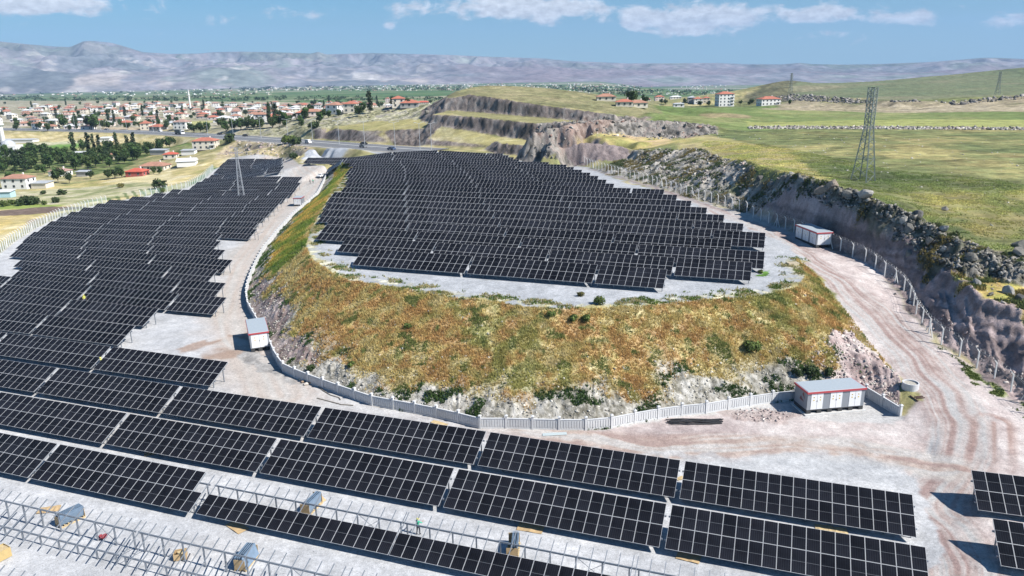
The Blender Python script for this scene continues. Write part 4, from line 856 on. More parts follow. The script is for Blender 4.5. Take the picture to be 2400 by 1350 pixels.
# ------------------------------------------------------------------ walls and fences
conc = mat('precast_concrete', (.62, .63, .64), .8, var=.08, vscale=1.5, bump=.004, bscale=30)
def wall_run(W_, label, name='concrete_wall'):
    ro = empty(name, (W_[0][0], W_[0][1], float(zl(W_[0][0], W_[0][1]))), 0, label, 'wall'); o0 = np.array(ro.location)
    P = [np.array([p[0], p[1]]) for p in W_]; S = [0.]
    for a, b in zip(P[:-1], P[1:]): S.append(S[-1]+np.hypot(*(b-a)))
    n_ = max(1, round(S[-1]/3.1)); Q = [np.array([np.interp(s, S, [p[i] for p in P]) for i in (0, 1)]) for s in np.linspace(0, S[-1], n_+1)]
    for k, q in enumerate(Q):
        z = ht(*q) if False else float(zl(q[0], q[1])); d = Q[min(k+1, n_)]-Q[max(k-1, 0)]; a = math.atan2(d[1], d[0])
        mb = MB(); c = (q[0]-o0[0], q[1]-o0[1], z-o0[2])
        mb.box((c[0], c[1], c[2]+.55), (.26, .26, 2.1), a); mb.box((c[0], c[1], c[2]+1.65), (.36, .36, .09), a); mb.box((c[0], c[1], c[2]+1.74), (.30, .30, .09), a, taper=.3); mb.build('pier', conc, ro)
        if k < n_:
            b = Q[k+1]; zb = float(zl(b[0], b[1])); m_ = (q+b)/2; l = np.hypot(*(b-q))-.26; a = math.atan2(b[1]-q[1], b[0]-q[0]); zz = (z+zb)/2-o0[2]
            mb = MB(); M = Matrix.Rotation(a, 3, 'Z')@Matrix.Rotation(-math.atan2(zb-z, l), 3, 'Y')
            def bx(x, y, zc, dx, dy, dz_):
                v = M@Vector((x, y, zc)); mb.box((v.x+m_[0]-o0[0], v.y+m_[1]-o0[1], v.z+zz), (dx, dy, dz_), M=M)
            bx(0, 0, .5, l, .07, 1.55); bx(0, 0, 1.315, l, .17, .09); bx(0, 0, .02, l, .16, .36)
            ns = 9
            for j in range(ns):
                x = -l/2+l*(j+.5)/ns; bx(x, -.055, .72, l/ns*.62, .045, .88)
            mb.build('wall_panel', conc, ro)
    return ro
wall_run(WALL[:19], 'pale concrete wall curving up the left haul road below the green bank')
wall_run(WALL[18:], 'pale precast concrete wall with capped piers along the foot of the weedy embankment')
white_post = mat('fence_post', (.72, .72, .71), .8, var=.1, vscale=4)
fm = bpy.data.materials.new('chain_link'); fm.use_nodes = True; n = fm.node_tree; b = n.nodes['Principled BSDF']; b.inputs['Base Color'].default_value = (.34, .36, .36, 1); b.inputs['Roughness'].default_value = .5; b.inputs['Alpha'].default_value = .16
fmg = bpy.data.materials.new('green_chain_link'); fmg.use_nodes = True; b = fmg.node_tree.nodes['Principled BSDF']; b.inputs['Base Color'].default_value = (.30, .42, .38, 1); b.inputs['Alpha'].default_value = .30
wirem = mat('barbed_wire', (.55, .56, .56), .5, .4)
def fence(W_, label, spacing=3., out=1, h=2.3, mm=None, brace=6, skip0=0, razor=True, group=None):
    ro = empty('chain_link_fence', (W_[0][0], W_[0][1], ht(W_[0][0], W_[0][1])), 0, label, 'fence', group); o0 = np.array(ro.location)
    P = [np.array([p[0], p[1]]) for p in W_]; S = [0.]
    for a, b in zip(P[:-1], P[1:]): S.append(S[-1]+np.hypot(*(b-a)))
    n_ = max(1, round(S[-1]/spacing)); Q = [np.array([np.interp(s, S, [p[i] for p in P]) for i in (0, 1)]) for s in np.linspace(0, S[-1], n_+1)]
    tops = []; mbm = MB(); cur = []
    for k, q in enumerate(Q):
        z = ht(*q); d = Q[min(k+1, n_)]-Q[max(k-1, 0)]; d = d/np.hypot(*d); nn_ = np.array([d[1], -d[0]])*out
        c = Vector((q[0]-o0[0], q[1]-o0[1], z-o0[2])); mb = MB(); t_ = c+Vector((0, 0, h)); e_ = t_+Vector((nn_[0]*.38, nn_[1]*.38, .42))
        mb.bar(c+Vector((0, 0, -.5)), t_, .15); mb.bar(t_-Vector((0, 0, .04)), e_, .12)
        mb.build('post', white_post, ro)
        if k % brace == brace//2:
            for sg_ in (-1, 1):
                mb = MB(); mb.bar(c+Vector((d[0]*1.1*sg_, d[1]*1.1*sg_, -.2)), c+Vector((0, 0, h*.82)), .09); mb.build('brace', white_post, ro)
        tops.append((c, t_, e_)); cur.append(c)
    for k in range(n_):
        a, b = tops[k], tops[k+1]; mbm.add([a[0], b[0], b[1]-Vector((0, 0, .1)), a[1]-Vector((0, 0, .1))], [(0, 1, 2, 3)])
    mbm.build('wire_mesh', mm or fm, ro)
    for j, f_ in enumerate((.0, .5, 1.)):
        mb = MB(); mb.tube([t_[1].lerp(t_[2], f_) if f_ else t_[1]-Vector((0, 0, .1)) for t_ in tops], .014, 3); mb.build('wire', wirem, ro)
    if razor:
        mb = MB(); rr_ = []
        for k in range(n_):
            a, b = tops[k][2], tops[k+1][2]
            for j in range(14):
                p = a.lerp(b, j/14); an = j*2*math.pi/3.5; dd = (b-a).normalized(); s_ = dd.cross(Vector((0, 0, 1)))
                rr_.append(p+s_*math.cos(an)*.2+Vector((0, 0, .18+math.sin(an)*.2)))
        mb.tube(rr_, .013, 3); mb.build('razor_coil', wirem, ro)
    return ro
fR = [p for p in FENCE_RW]
fence(fR[:6], 'chain-link fence climbing beside the haul road up to the dark quarry face', out=1)
fence(fR[6:], 'chain-link fence with angled concrete posts along the foot of the cut slope', out=1)
fence([HIT(-40, 617)]+[p for p in FENCE_LW[1:12]], 'white-posted fence along the dry field on the left', out=-1, mm=fmg, spacing=2.6, razor=False)
fence([p for p in FENCE_LW[12:]], 'green mesh fence at the far corner of the left field', out=-1, mm=fmg, spacing=2.4, razor=False)
# ------------------------------------------------------------------ transformer kiosks
kw = mat('kiosk_white', (.74, .75, .77), .5); kg = mat('kiosk_grey', (.24, .26, .29), .55); kr = mat('kiosk_red', (.42, .06, .07), .5); kroof = mat('kiosk_roof', (.36, .41, .45), .55, var=.05); kb = mat('kiosk_base', (.045, .047, .05), .8)
kdark = mat('black_handle', (.02, .02, .02), .5); yel = mat('warning_yellow', (.62, .42, .04), .5); slab = mat('slab_concrete', (.55, .55, .54), .85, var=.1, vscale=2)
kred2 = mat('emblem_dark_red', (.16, .05, .06), .6)
def kiosk(p, a, Lx, W_, H, label, ndoor=3, front='long', emblem=False, z=None, slabf=False):
    """p = nearest front-left corner; a = direction of the front edge; Lx along it"""
    z = ht(*p[:2]) if z is None else z
    ro = empty('transformer_kiosk', (p[0], p[1], z), a, label, 'transformer kiosk', 'transformer kiosks')
    bh = .58
    mb = MB()
    if slabf: mb.box((Lx/2, W_/2, -.02), (Lx+.5, W_+.6, .2)); mb.build('slab', slab, ro); mb = MB()
    nb = max(2, int(Lx/1.4))
    for y in (.12, W_-.12):
        mb.box((Lx/2, y, bh-.06), (Lx-.1, .2, .14))
        for k in range(nb+1):
            x = .3+(Lx-.6)*k/nb; mb.box((x, y, (bh-.13)/2-.1), (.55, .2, bh+.07))
    for x in (.1, Lx-.1): mb.box((x, W_/2, bh/2-.1), (.16, W_-.45, bh+.1))
    mb.build('base', kb, ro)
    mb = MB(); mb.box((Lx/2, W_/2, bh+H/2), (Lx, W_, H)); mb.build('body', kg if front == 'long' else kg, ro)
    mb = MB(); zt = bh+H
    mb.box((Lx/2, W_/2, zt+.02), (Lx+.26, W_+.26, .24)); mb.build('roof_trim', kr, ro)
    mb = MB(); mb.box((Lx/2, W_/2, zt+.15), (Lx+.20, W_+.20, .08), taper=.97); mb.build('roof', kroof, ro)
    def door(x, side, w_, lab=True):
        # side: 'f' front, 'l' left end, 'r' right end
        def place(mb, u, zc, du, dz_, off, dep=.03):
            if side == 'f': mb.box((x+u, -off, zc), (du, dep, dz_))
            elif side == 'l': mb.box((-off, x+u, zc), (dep, du, dz_))
            else: mb.box((Lx+off, x+u, zc), (dep, du, dz_))
        mb = MB(); place(mb, 0, bh+H/2-.02, w_, H-.14, .016); d_ = mb.build('door', kw, ro)
        mb = MB(); place(mb, 0, bh+H/2-.02, .018, H-.14, .034, .008); place(mb, 0, bh+H/2, .07, .2, .045, .03); mb.build('handle', kdark, d_)
        mb = MB()
        for u in (-w_*.27, w_*.27):
            place(mb, u, bh+H*.72, .16, .12, .036, .008); place(mb, u, bh+H*.56, .14, .16, .036, .008)
        mb.build('warning_sign', yel, d_)
        mb = MB()
        for u in (-w_*.27, w_*.27): place(mb, u, bh+H*.72, .07, .06, .043, .006)
        mb.build('pictogram', kdark, d_)
    if front == 'long':
        for k in range(ndoor): door(Lx*(k+.5)/ndoor+(0), 'f', Lx/ndoor*.62)
    else:
        door(Lx/2, 'f', Lx*.86)
        for k in range(ndoor): door(W_*(k+.5)/ndoor, 'l', W_/ndoor*.8)
    if emblem:
        mb = MB()
        for pts_ in (((.55, 1.5), (.95, 2.35), (1.2, 1.95)), ((.95, 2.35), (1.5, 1.5), (1.2, 1.95)), ((.7, 1.15), (1.75, 1.15), (1.2, 1.4)), ((1.2, 1.35), (1.75, 1.2), (1.45, 1.7))):
            mb.add([(-.012, q[0], q[1]+bh-.35) for q in pts_], [(0, 2, 1)])
        mb.build('emblem', kred2, ro)
    return ro
kiosk(PZ(1889, 973, 0.), rad(8.2), 7.4, 2.95, 2.22, 'long white and grey transformer kiosk with red roof edge beside the embankment wall', 3, 'long', True, 0.06, True)
kiosk(PZ(1912, 581, 8.35), rad(8), 3.0, 7.6, 2.2, 'white transformer kiosk with white roof beside the fence under the cut slope', 3, 'short')
kiosk(PZ(589, 826, 0), rad(22), 2.75, 7.2, 2.3, 'white transformer kiosk at the bend of the curved concrete wall', 4, 'short', z=.0)
p = PS(689, 484, 'L'); kiosk(p, rad(0), 2.7, 4.0, 2.2, 'small white transformer kiosk high up the left haul road', 2, 'short')
p = PZ(1304, 384, 7.0); kiosk(p, rad(18), 2.8, 6.5, 2.3, 'far transformer kiosk below the reddish rock outcrop', 2, 'short', z=6.9)
# ------------------------------------------------------------------ pylons
pgrey = mat('pylon_steel', (.21, .24, .225), .6, .2, var=.15, vscale=1); pw = mat('pylon_steel_pale', (.36, .38, .41), .6, .2)
def pylon(p, H, W0, W1, a, label, m_, arms=((.97, .0), (.86, 2.2), (.72, 2.6), (.58, 3.0)), taperz=.58, sunk=.3):
    ro = empty('lattice_pylon', (p[0], p[1], p[2]-sunk), a, label, 'pylon')
    def wz(f): return (W0+(W1-W0)*min(f/taperz, 1))/2
    cz = [-.0]; f = 0
    lv = [0, .09, .175, .255, .33, .40, .46, .52, .58, .64, .70, .76, .82, .88, .94, 1.]
    for sx, sy in ((-1, -1), (1, -1), (1, 1), (-1, 1)):
        mb = MB()
        for f0, f1 in ((0, taperz), (taperz, 1.)):
            mb.bar((sx*wz(f0), sy*wz(f0), f0*H), (sx*wz(f1), sy*wz(f1), f1*H), (.2 if f0 == 0 else .15)*W0/3.5)
        mb.build('leg', m_, ro)
    mb = MB(); C_ = [(-1, -1), (1, -1), (1, 1), (-1, 1)]
    for i in range(len(lv)-1):
        f0, f1 = lv[i], lv[i+1]
        for k in range(4):
            a_, b_ = C_[k], C_[(k+1) % 4]; A0 = (a_[0]*wz(f0), a_[1]*wz(f0), f0*H); B0 = (b_[0]*wz(f0), b_[1]*wz(f0), f0*H); A1 = (a_[0]*wz(f1), a_[1]*wz(f1), f1*H); B1 = (b_[0]*wz(f1), b_[1]*wz(f1), f1*H)
            if i % 2 == 0: mb.bar(A0, B1, .085*W0/3.5)
            else: mb.bar(B0, A1, .085*W0/3.5)
            if i % 3 == 2: mb.bar(A1, B1, .07)
            if i > 7: mb.bar(A1, B1, .07); mb.bar(A0, B1, .06) if i % 2 else mb.bar(B0, A1, .06)
    mb.build('bracing', m_, ro)
    for f, l in arms:
        if l <= 0: continue
        for s_ in (-1, 1):
            mb = MB(); w_ = wz(f); z = f*H
            for y in (-w_, w_): mb.bar((s_*w_, y, z), (s_*(w_+l), 0, z+.12), .08)
            mb.bar((s_*w_, 0, z+1.1), (s_*(w_+l), 0, z+.12), .07); mb.build('crossarm', m_, ro)
            mb = MB(); mb.cyl((s_*(w_+l), 0, z-.9), .06, 1., 6); mb.build('insulator', mat('insulator', (.30, .31, .33), .3), ro)
    return ro
p = HIT(2022, 424); pylon(p, 19.6, 3.5, 1.35, rad(35), 'grey lattice pylon standing on the green plateau above the cut', pgrey, arms=((.9, 1.1), (.74, 1.3), (.6, 1.3)))
p = PS(567, 468, 'L'); pylon(p, 19.5, 2.1, .8, rad(10), 'pale slender lattice pylon standing inside the left solar field', pw, arms=((.985, 1.5), (.90, 1.9), (.80, 1.4)), taperz=.75)
p = HIT(1852, 222); pylon(p, 17, 3., 1.1, rad(40), 'distant lattice pylon beside the round knoll', pgrey)
p = HIT(2337, 222); pylon(p, 14, 2.6, 1., rad(40), 'distant lattice pylon at the far right hillside', pgrey)
# ------------------------------------------------------------------ highway
asph = mat('asphalt', (.16, .165, .175), .9, var=.12, vscale=.4); wline = mat('road_paint', (.7, .7, .68), .7); barr = mat('median_concrete', (.45, .45, .44), .85)
def strip(W_, o0, o1, dz_, m_, name, h=None, kind=None, parent=None):
    """a ribbon that follows the corridor between two offsets"""
    P = [np.array(p[:2]) for p in W_]; S = [0.]
    for a, b in zip(P[:-1], P[1:]): S.append(S[-1]+np.hypot(*(b-a)))
    ss = np.arange(0, S[-1], 5.); c = np.array([[np.interp(s, S, [p[i] for p in P]) for i in (0, 1)] for s in ss]); c = np.array([np.mean(c[max(0, i-4):i+5], 0) for i in range(len(c))])
    zc = np.array([ht(*q)+.0 for q in c]); zc = np.convolve(np.pad(zc, 4, mode='edge'), np.ones(9)/9, 'valid')
    d = np.gradient(c, axis=0); d /= np.hypot(d[:, 0], d[:, 1])[:, None]; nn_ = np.stack([-d[:, 1], d[:, 0]], 1)
    mb = MB(); v = []
    for i in range(len(c)):
        for o_ in (o0, o1):
            q = c[i]+nn_[i]*o_; v.append((q[0], q[1], zc[i]+dz_))
        if h:
            for o_ in (o0, o1): q = c[i]+nn_[i]*o_; v.append((q[0], q[1], zc[i]+dz_-h))
    w_ = 4 if h else 2; fs = []
    for i in range(len(c)-1):
        a = i*w_; b = a+w_; fs.append((a, a+1, b+1, b))
        if h: fs += [(a+2, a, b, b+2), (a+1, a+3, b+3, b+1)]
    mb.add(v, fs); o = mb.build(name, m_, parent); 
    if kind: tag(o, kind=kind)
    return c, nn_, zc
hwc, hwn, hwz = strip(HW_W, -10.6, -1.2, .35, asph, 'highway_carriageway', .8, 'structure')
strip(HW_W, 1.2, 10.6, .35, asph, 'highway_carriageway', .8, 'structure')
strip(HW_W, -.9, .9, .55, barr, 'highway_median', .9, 'structure')
for o_ in (-10.1, -1.7, 1.7, 10.1): strip(HW_W, o_-.12, o_+.12, .356, wline, 'road_marking', None, 'structure')
strip(HW_W, -13.5, -10.62, .2, mat('shoulder_gravel', (.40, .38, .34), .9, var=.1), 'highway_shoulder', .6, 'structure')
lampm = mat('lamp_steel', (.50, .52, .54), .5, .3)
for k, px in enumerate(range(60, 1100, 62)):
    pp = HIT(px, float(np.interp(px, [h[0] for h in HW], [h[1] for h in HW]))-1)
    i = int(np.argmin(np.hypot(hwc[:, 0]-pp[0], hwc[:, 1]-pp[1]))); q = hwc[i]
    near = ['left of the truck', 'near the truck', 'beside the stony waste ground', 'below the quarry bench'][min(3, k//4)]
    ro = empty('street_lamp', (q[0], q[1], hwz[i]+.5), math.atan2(hwn[i][1], hwn[i][0]), f'{ORD[k]} tall double-arm lamp on the highway median from the left', 'street lamp', 'lamps along the highway')
    mb = MB(); mb.cyl((0, 0, 0), .14, 11.5, 6, .08); mb.build('pole', lampm, ro)
    for s_ in (-1, 1):
        mb = MB(); mb.bar((0, 0, 11.4), (s_*2.2, 0, 11.9), .09); mb.build('arm', lampm, ro); mb = MB(); mb.box((s_*2.5, 0, 11.9), (.8, .3, .14)); mb.build('lamp_head', lampm, ro)
carm = {}
def carpaint(c): return mat('paint_'+c[0], c[1], .3, .0)
tyre = mat('tyre_rubber', (.02, .02, .02), .9); cwin = mat('car_window', (.02, .025, .03), .1)
def car(loc, a, paint, label, van=False, group='cars on the highway', s=1.):
    ro = empty('car', loc, a, label, 'car', group); l = 4.4; 
    mb = MB(); h1 = .95
    prof = [(-2.2, .35), (-2.2, .85), (-1.95, 1.0), (-1.35, 1.02), (-.85, 1.45), (.85, 1.47), (1.45, 1.05), (2.1, .95), (2.2, .6), (2.2, .35)] if not van else [(-2.4, .35), (-2.4, 1.9), (-2.2, 2.), (1.3, 2.), (1.9, 1.15), (2.4, 1.0), (2.45, .35)]
    vs = []
    for y, k in ((-.86, 1), (.86, 1)): vs += [(x, y*(.86 if z > 1.2 else 1), z) for x, z in prof]
    n_ = len(prof); fs = [tuple(range(n_)), tuple(range(2*n_-1, n_-1, -1))]+[(i, n_+i, n_+(i+1) % n_, (i+1) % n_) for i in range(n_)]
    mb.add(vs, fs); mb.build('body', paint, ro)
    mb = MB()
    zt = 1.25 if not van else 1.55
    for y in (-.82, .82): mb.box((0 if not van else .9, y, zt), (1.9 if not van else 1.2, .06, .34))
    mb.box((1.2 if not van else 1.62, 0, zt), (.08, 1.4, .34), M=Matrix.Rotation(rad(-50), 3, 'Y')); mb.box((-1.15 if not van else -2.41, 0, zt), (.06, 1.3, .3), M=Matrix.Rotation(rad(45 if not van else 0), 3, 'Y'))
    mb.build('window', cwin, ro)
    for sx in (-1.35, 1.35):
        for sy in (-.84, .84):
            mb = MB(); mb.add([(sx+math.cos(t_)*.32, sy+o_, .32+math.sin(t_)*.32) for o_ in (-.1, .1) for t_ in np.linspace(0, 2*math.pi, 11)[:-1]], [tuple(range(10)), tuple(range(19, 9, -1))]+[(i, (i+1) % 10, 10+(i+1) % 10, 10+i) for i in range(10)]); mb.build('wheel', tyre, ro)
    return ro
PW = carpaint(('white', (.75, .75, .75))); PB = carpaint(('black', (.02, .02, .022))); PG = carpaint(('grey', (.18, .19, .2))); PR = carpaint(('blue', (.06, .09, .16)))
def on_hw(px, side, f, lab, paint, van=False):
    pp = HIT(px, float(np.interp(px, [h[0] for h in HW], [h[1] for h in HW]))); i = int(np.argmin(np.hypot(hwc[:, 0]-pp[0], hwc[:, 1]-pp[1]))); q = hwc[i]+hwn[i]*side
    d = (-hwn[i][1], hwn[i][0]) if False else (hwn[i][1], -hwn[i][0]); return car((q[0], q[1], hwz[i]+.36), math.atan2(d[1], d[0])+(math.pi if f else 0), paint, lab, van)
on_hw(357, 5, True, 'white car on the highway above the orchard', PW); on_hw(525, 6, True, 'dark car on the highway right of the truck', PB); on_hw(553, 5.5, True, 'black car on the highway beyond the pale pylon', PB)
on_hw(498, 6, True, 'black car on the highway just behind the truck', PB); on_hw(744, -5, False, 'white van on the highway approaching the quarry cut', PW, True); on_hw(833, 5.5, True, 'black car on the highway below the yellow meadow', PB); on_hw(873, -4, False, 'dark grey car on the highway above the gravel bank', PG)
on_hw(941, -6, False, 'dark blue car on the highway at the edge of the upper field', PR); on_hw(95, -4, False, 'white car on the highway near the left picture edge', PW); on_hw(233, 5, True, 'grey car on the highway under the big roadside trees', PG)
pp = HIT(432, 316); i = int(np.argmin(np.hypot(hwc[:, 0]-pp[0], hwc[:, 1]-pp[1]))); q = hwc[i]+hwn[i]*(-5); d = (hwn[i][1], -hwn[i][0])
ro = empty('truck', (q[0], q[1], hwz[i]+.36), math.atan2(d[1], d[0]), 'truck with dark trailer and white cab on the highway', 'truck')
mb = MB(); mb.box((-1.5, 0, 2.2), (9, 2.5, 2.2)); mb.build('trailer', mat('trailer_dark', (.07, .08, .07), .6), ro); mb = MB(); mb.box((4.4, 0, 1.9), (2.3, 2.4, 2.6), taper=.94); mb.build('cab', PW, ro); mb = MB(); mb.box((5.45, 0, 2.4), (.3, 2.1, .9)); mb.build('windscreen', cwin, ro); mb = MB(); mb.box((0, 0, .85), (10.6, 1., .25)); mb.build('chassis', PG, ro)
for sx in (-5, -3.8, -2.6, 2.2, 4.4):
    for sy in (-1.1, 1.1): mb = MB(); mb.add([(sx+math.cos(t_)*.5, sy+o_, .5+math.sin(t_)*.5) for o_ in (-.14, .14) for t_ in np.linspace(0, 2*math.pi, 11)[:-1]], [tuple(range(10)), tuple(range(19, 9, -1))]+[(i_, (i_+1) % 10, 10+(i_+1) % 10, 10+i_) for i_ in range(10)]); mb.build('wheel', tyre, ro)
# ------------------------------------------------------------------ houses
roofm = {'red': mat('roof_tiles_red', (.42, .15, .10), .85, var=.18, vscale=.5), 'orange': mat('roof_tiles_orange', (.38, .20, .14), .85, var=.2, vscale=.4), 'pink': mat('roof_tiles_faded', (.38, .24, .20), .85, var=.2, vscale=.4), 'bright': mat('roof_tiles_bright', (.50, .11, .07), .8, var=.1, vscale=.4), 'grey': mat('roof_sheet_grey', (.42, .44, .46), .6, var=.15, vscale=.5), 'white': mat('roof_sheet_white', (.66, .67, .68), .6, var=.12, vscale=.5)}
wallm = {'white': mat('render_white', (.78, .77, .75), .9, var=.05), 'cream': mat('render_cream', (.70, .64, .54), .9, var=.06), 'pinkish': mat('render_pinkish', (.70, .60, .56), .9, var=.06), 'red': mat('render_red', (.38, .10, .09), .9, var=.06), 'grey': mat('render_grey', (.40, .39, .38), .9, var=.1), 'blue': mat('render_light_blue', (.42, .60, .66), .9)}
winm = mat('window_glass', (.035, .045, .055), .15); trimw = mat('window_trim', (.7, .7, .7), .7)
hscale = .84
def house(loc, a, Lx, Ly, storeys, wall, roof, label, group=None, kind='hip', windows=True, balcony=False, chimney=True, name='house', pitch=.30, cat='house', eave=.55):
    ro = empty(name, (loc[0], loc[1], loc[2]-.3), a, label, cat, group); H = storeys*2.9+.5; ro.scale = (hscale,)*3
    mb = MB(); mb.box((0, 0, H/2), (Lx, Ly, H)); mb.build('wall', wallm[wall], ro)
    mb = MB(); e = eave; x, y = Lx/2+e, Ly/2+e; rh = min(x, y)*pitch*2
    if kind == 'hip':
        r_ = max(x-y, 0) if x > y else 0; r2 = max(y-x, 0) if y > x else 0
        mb.add([(-x, -y, H), (x, -y, H), (x, y, H), (-x, y, H), (-r_, -r2, H+rh/1.6), (r_, r2, H+rh/1.6), (-x, -y, H-.12), (x, -y, H-.12), (x, y, H-.12), (-x, y, H-.12)],
               [(0, 1, 5, 4) if x > y else (0, 1, 4), (1, 2, 5) if x > y else (1, 2, 5, 4), (2, 3, 4, 5) if x > y else (2, 3, 5), (3, 0, 4) if x > y else (3, 0, 4, 5), (6, 7, 1, 0), (7, 8, 2, 1), (8, 9, 3, 2), (9, 6, 0, 3), (9, 8, 7, 6)])
    elif kind == 'gable':
        mb.add([(-x, -y, H), (x, -y, H), (x, y, H), (-x, y, H), (-x, 0, H+rh/1.7), (x, 0, H+rh/1.7)], [(0, 1, 5, 4), (2, 3, 4, 5), (3, 0, 4), (1, 2, 5), (3, 2, 1, 0)])
    else:
        mb.add([(-x, -y, H), (x, -y, H), (x, y, H+.5), (-x, y, H+.5), (-x, -y, H-.15), (x, -y, H-.15), (x, y, H+.35), (-x, y, H+.35)], [(0, 1, 2, 3), (7, 6, 5, 4), (4, 5, 1, 0), (5, 6, 2, 1), (6, 7, 3, 2), (7, 4, 0, 3)])
    rf = mb.build('roof', roofm[roof], ro)
    if chimney: mb = MB(); mb.box((Lx*.2, Ly*.08, H+rh/1.6), (.6, .6, 1.6)); mb.build('chimney', wallm['white'], rf)
    if windows:
        for s in range(storeys):
            zc = .5+s*2.9+1.55
            for side, ln, o_ in ((0, Lx, -Ly/2), (1, Ly, Lx/2), (2, Ly, -Lx/2)):
                k = max(1, int(ln/3.6))
                for j in range(k):
                    u_ = -ln/2+ln*(j+.5)/k; mb = MB(); mf = MB()
                    if side == 0: mb.box((u_, o_-.04, zc), (1.2, .12, 1.25)); mf.box((u_, o_-.03, zc-.7), (1.4, .2, .1))
                    else: mb.box((o_+(.04 if side == 1 else -.04), u_, zc), (.12, 1.2, 1.25)); mf.box((o_+(.03 if side == 1 else -.03), u_, zc-.7), (.2, 1.4, .1))
                    w_ = mb.build('window', winm, ro); mf.build('sill', trimw, w_)
    if balcony:
        for s in range(storeys):
            mb = MB(); mb.box((Lx/2-1.6, -Ly/2-.6, .5+s*2.9), (3.4, 1.3, .16)); mb.box((Lx/2-1.6, -Ly/2-1.2, .95+s*2.9), (3.4, .1, .85)); mb.build('balcony', wallm['white'], ro)
    return ro
def hs(px, py, *a, **k): return house(HIT(px, py), *a, **k)
hs(47, 441, rad(-2), 14, 9, 2, 'white', 'orange', 'two-storey pale pink house with orange roof at the far left', chimney=True)
hs(101, 440, rad(-4), 8.5, 7, 1, 'cream', 'grey', 'low shed with grey sheet roof beside the two-storey pale house', kind='shed', windows=False, chimney=False, name='shed', cat='shed')
hs(12, 462, rad(5), 8, 5, 1, 'blue', 'white', 'light blue shed at the left picture edge', kind='shed', windows=False, chimney=False, name='shed', cat='shed')
hs(143, 411, rad(-6), 10.5, 8, 1, 'white', 'pink', 'white bungalow with orange roof among the orchard trees')
hs(323, 412, rad(-3), 10.5, 8, 1, 'red', 'bright', 'red-walled house with bright red roof')
hs(365, 398, rad(-3), 16, 10, 1, 'cream', 'orange', 'long cream house with wide orange roof behind the red house')
hs(440, 388, rad(12), 11, 9, 1, 'white', 'white', 'pale stone house with white sheet roof by the dry slope', kind='gable', windows=False)
hs(402, 371, rad(5), 8.5, 6, 1, 'cream', 'bright', 'small house with faded red roof behind the white-roofed house')
hs(375, 361, rad(-10), 12, 5, 1, 'grey', 'grey', 'long grey-roofed shed in the yard', kind='shed', windows=False, chimney=False, name='shed', cat='shed')
hs(444, 362, rad(0), 9, 5, 1, 'white', 'grey', 'grey-roofed shed left of the big red-roofed house', kind='shed', windows=False, chimney=False, name='shed', cat='shed')
hs(263, 372, rad(10), 5.5, 5, 1, 'cream', 'orange', 'tiny orange-roofed hut inside the orchard', windows=False, chimney=False)
hs(187, 366, rad(10), 9, 4, 1, 'white', 'white', 'white-roofed shelter inside the orchard', kind='shed', windows=False, chimney=False, name='shed', cat='shed')
hs(484, 349, rad(2), 15.5, 10, 2, 'cream', 'red', 'two-storey cream house with red roof and balconies below the highway', balcony=True)
hs(250, 331, rad(0), 10, 9, 1, 'white', 'white', 'white-roofed warehouse behind the poplars', kind='shed', windows=False, chimney=False, name='warehouse', cat='warehouse')
hs(38, 335, rad(-3), 38, 9, 1, 'white', 'grey', 'long grey-roofed barn left of the green field', kind='gable', windows=False, chimney=False, name='barn', cat='barn', pitch=.16)
hs(197, 413, rad(-6), 7, 4, 1, 'grey', 'grey', 'open shelter beside the bungalow in the orchard', kind='shed', windows=False, chimney=False, name='shed', cat='shed')
hscale = .76
hs(1697, 249, rad(6), 15, 11, 4, 'white', 'red', 'four-storey white apartment house on the plateau', balcony=True, name='apartment_house', cat='apartment house')
hs(1800, 247, rad(8), 18, 11, 2, 'white', 'red', 'two-storey white villa with red roof at the foot of the knoll', balcony=True)
for i, (px, py, Lx, Ly, s_, wl_, rf_, lb) in enumerate([(1420, 236, 13, 9, 1, 'cream', 'orange', 'orange-roofed house at the left end of the plateau hamlet'), (1463, 249, 11, 8, 1, 'cream', 'red', 'low red-roofed house nearest the quarried hill'), (1494, 251, 12, 8, 1, 'cream', 'orange', 'low orange-roofed house next to the red-roofed one'), (1519, 236, 9, 8, 1, 'white', 'red', 'small white house behind the low plateau houses'), (1545, 236, 13, 9, 2, 'pinkish', 'red', 'two-storey pinkish house in the plateau hamlet'), (1583, 232, 16, 8, 1, 'white', 'white', 'white-roofed shed in the plateau hamlet'),
                            (1620, 240, 9, 8, 2, 'grey', 'grey', 'grey house in the plateau hamlet'), (1635, 243, 10, 8, 2, 'white', 'red', 'white two-storey house left of the apartment house'), (1655, 241, 8, 7, 2, 'cream', 'red', 'narrow red-roofed house touching the apartment house'), (1590, 251, 10, 4, 1, 'white', 'grey', 'low white garden shed in front of the plateau hamlet')]):
    hs(px, py, rad(R0.uniform(-8, 8)), Lx, Ly, s_, wl_, rf_, lb, 'houses of the plateau hamlet')
for i, (px, py, Lx, Ly, s_, wl_, rf_, lb) in enumerate([(828, 244, 16, 9, 2, 'white', 'red', 'white two-storey house above the rocky bank'), (872, 247, 12, 8, 1, 'white', 'bright', 'white bungalow with bright red roof above the rocky bank'), (909, 240, 9, 9, 3, 'pinkish', 'red', 'tall pinkish house above the yellow meadow'), (925, 243, 9, 8, 2, 'white', 'white', 'white flat-topped house next to the tall pinkish house'), (992, 243, 26, 14, 1, 'cream', 'bright', 'broad house with large red roof left of the quarried hill'), (772, 242, 12, 9, 1, 'white', 'red', 'red-roofed house left of the rocky bank'), (945, 243, 9, 7, 1, 'grey', 'pink', 'small house with faded roof beside the broad red roof')]):
    hs(px, py, rad(R0.uniform(-6, 6)), Lx, Ly, s_, wl_, rf_, lb, 'houses above the rocky bank')
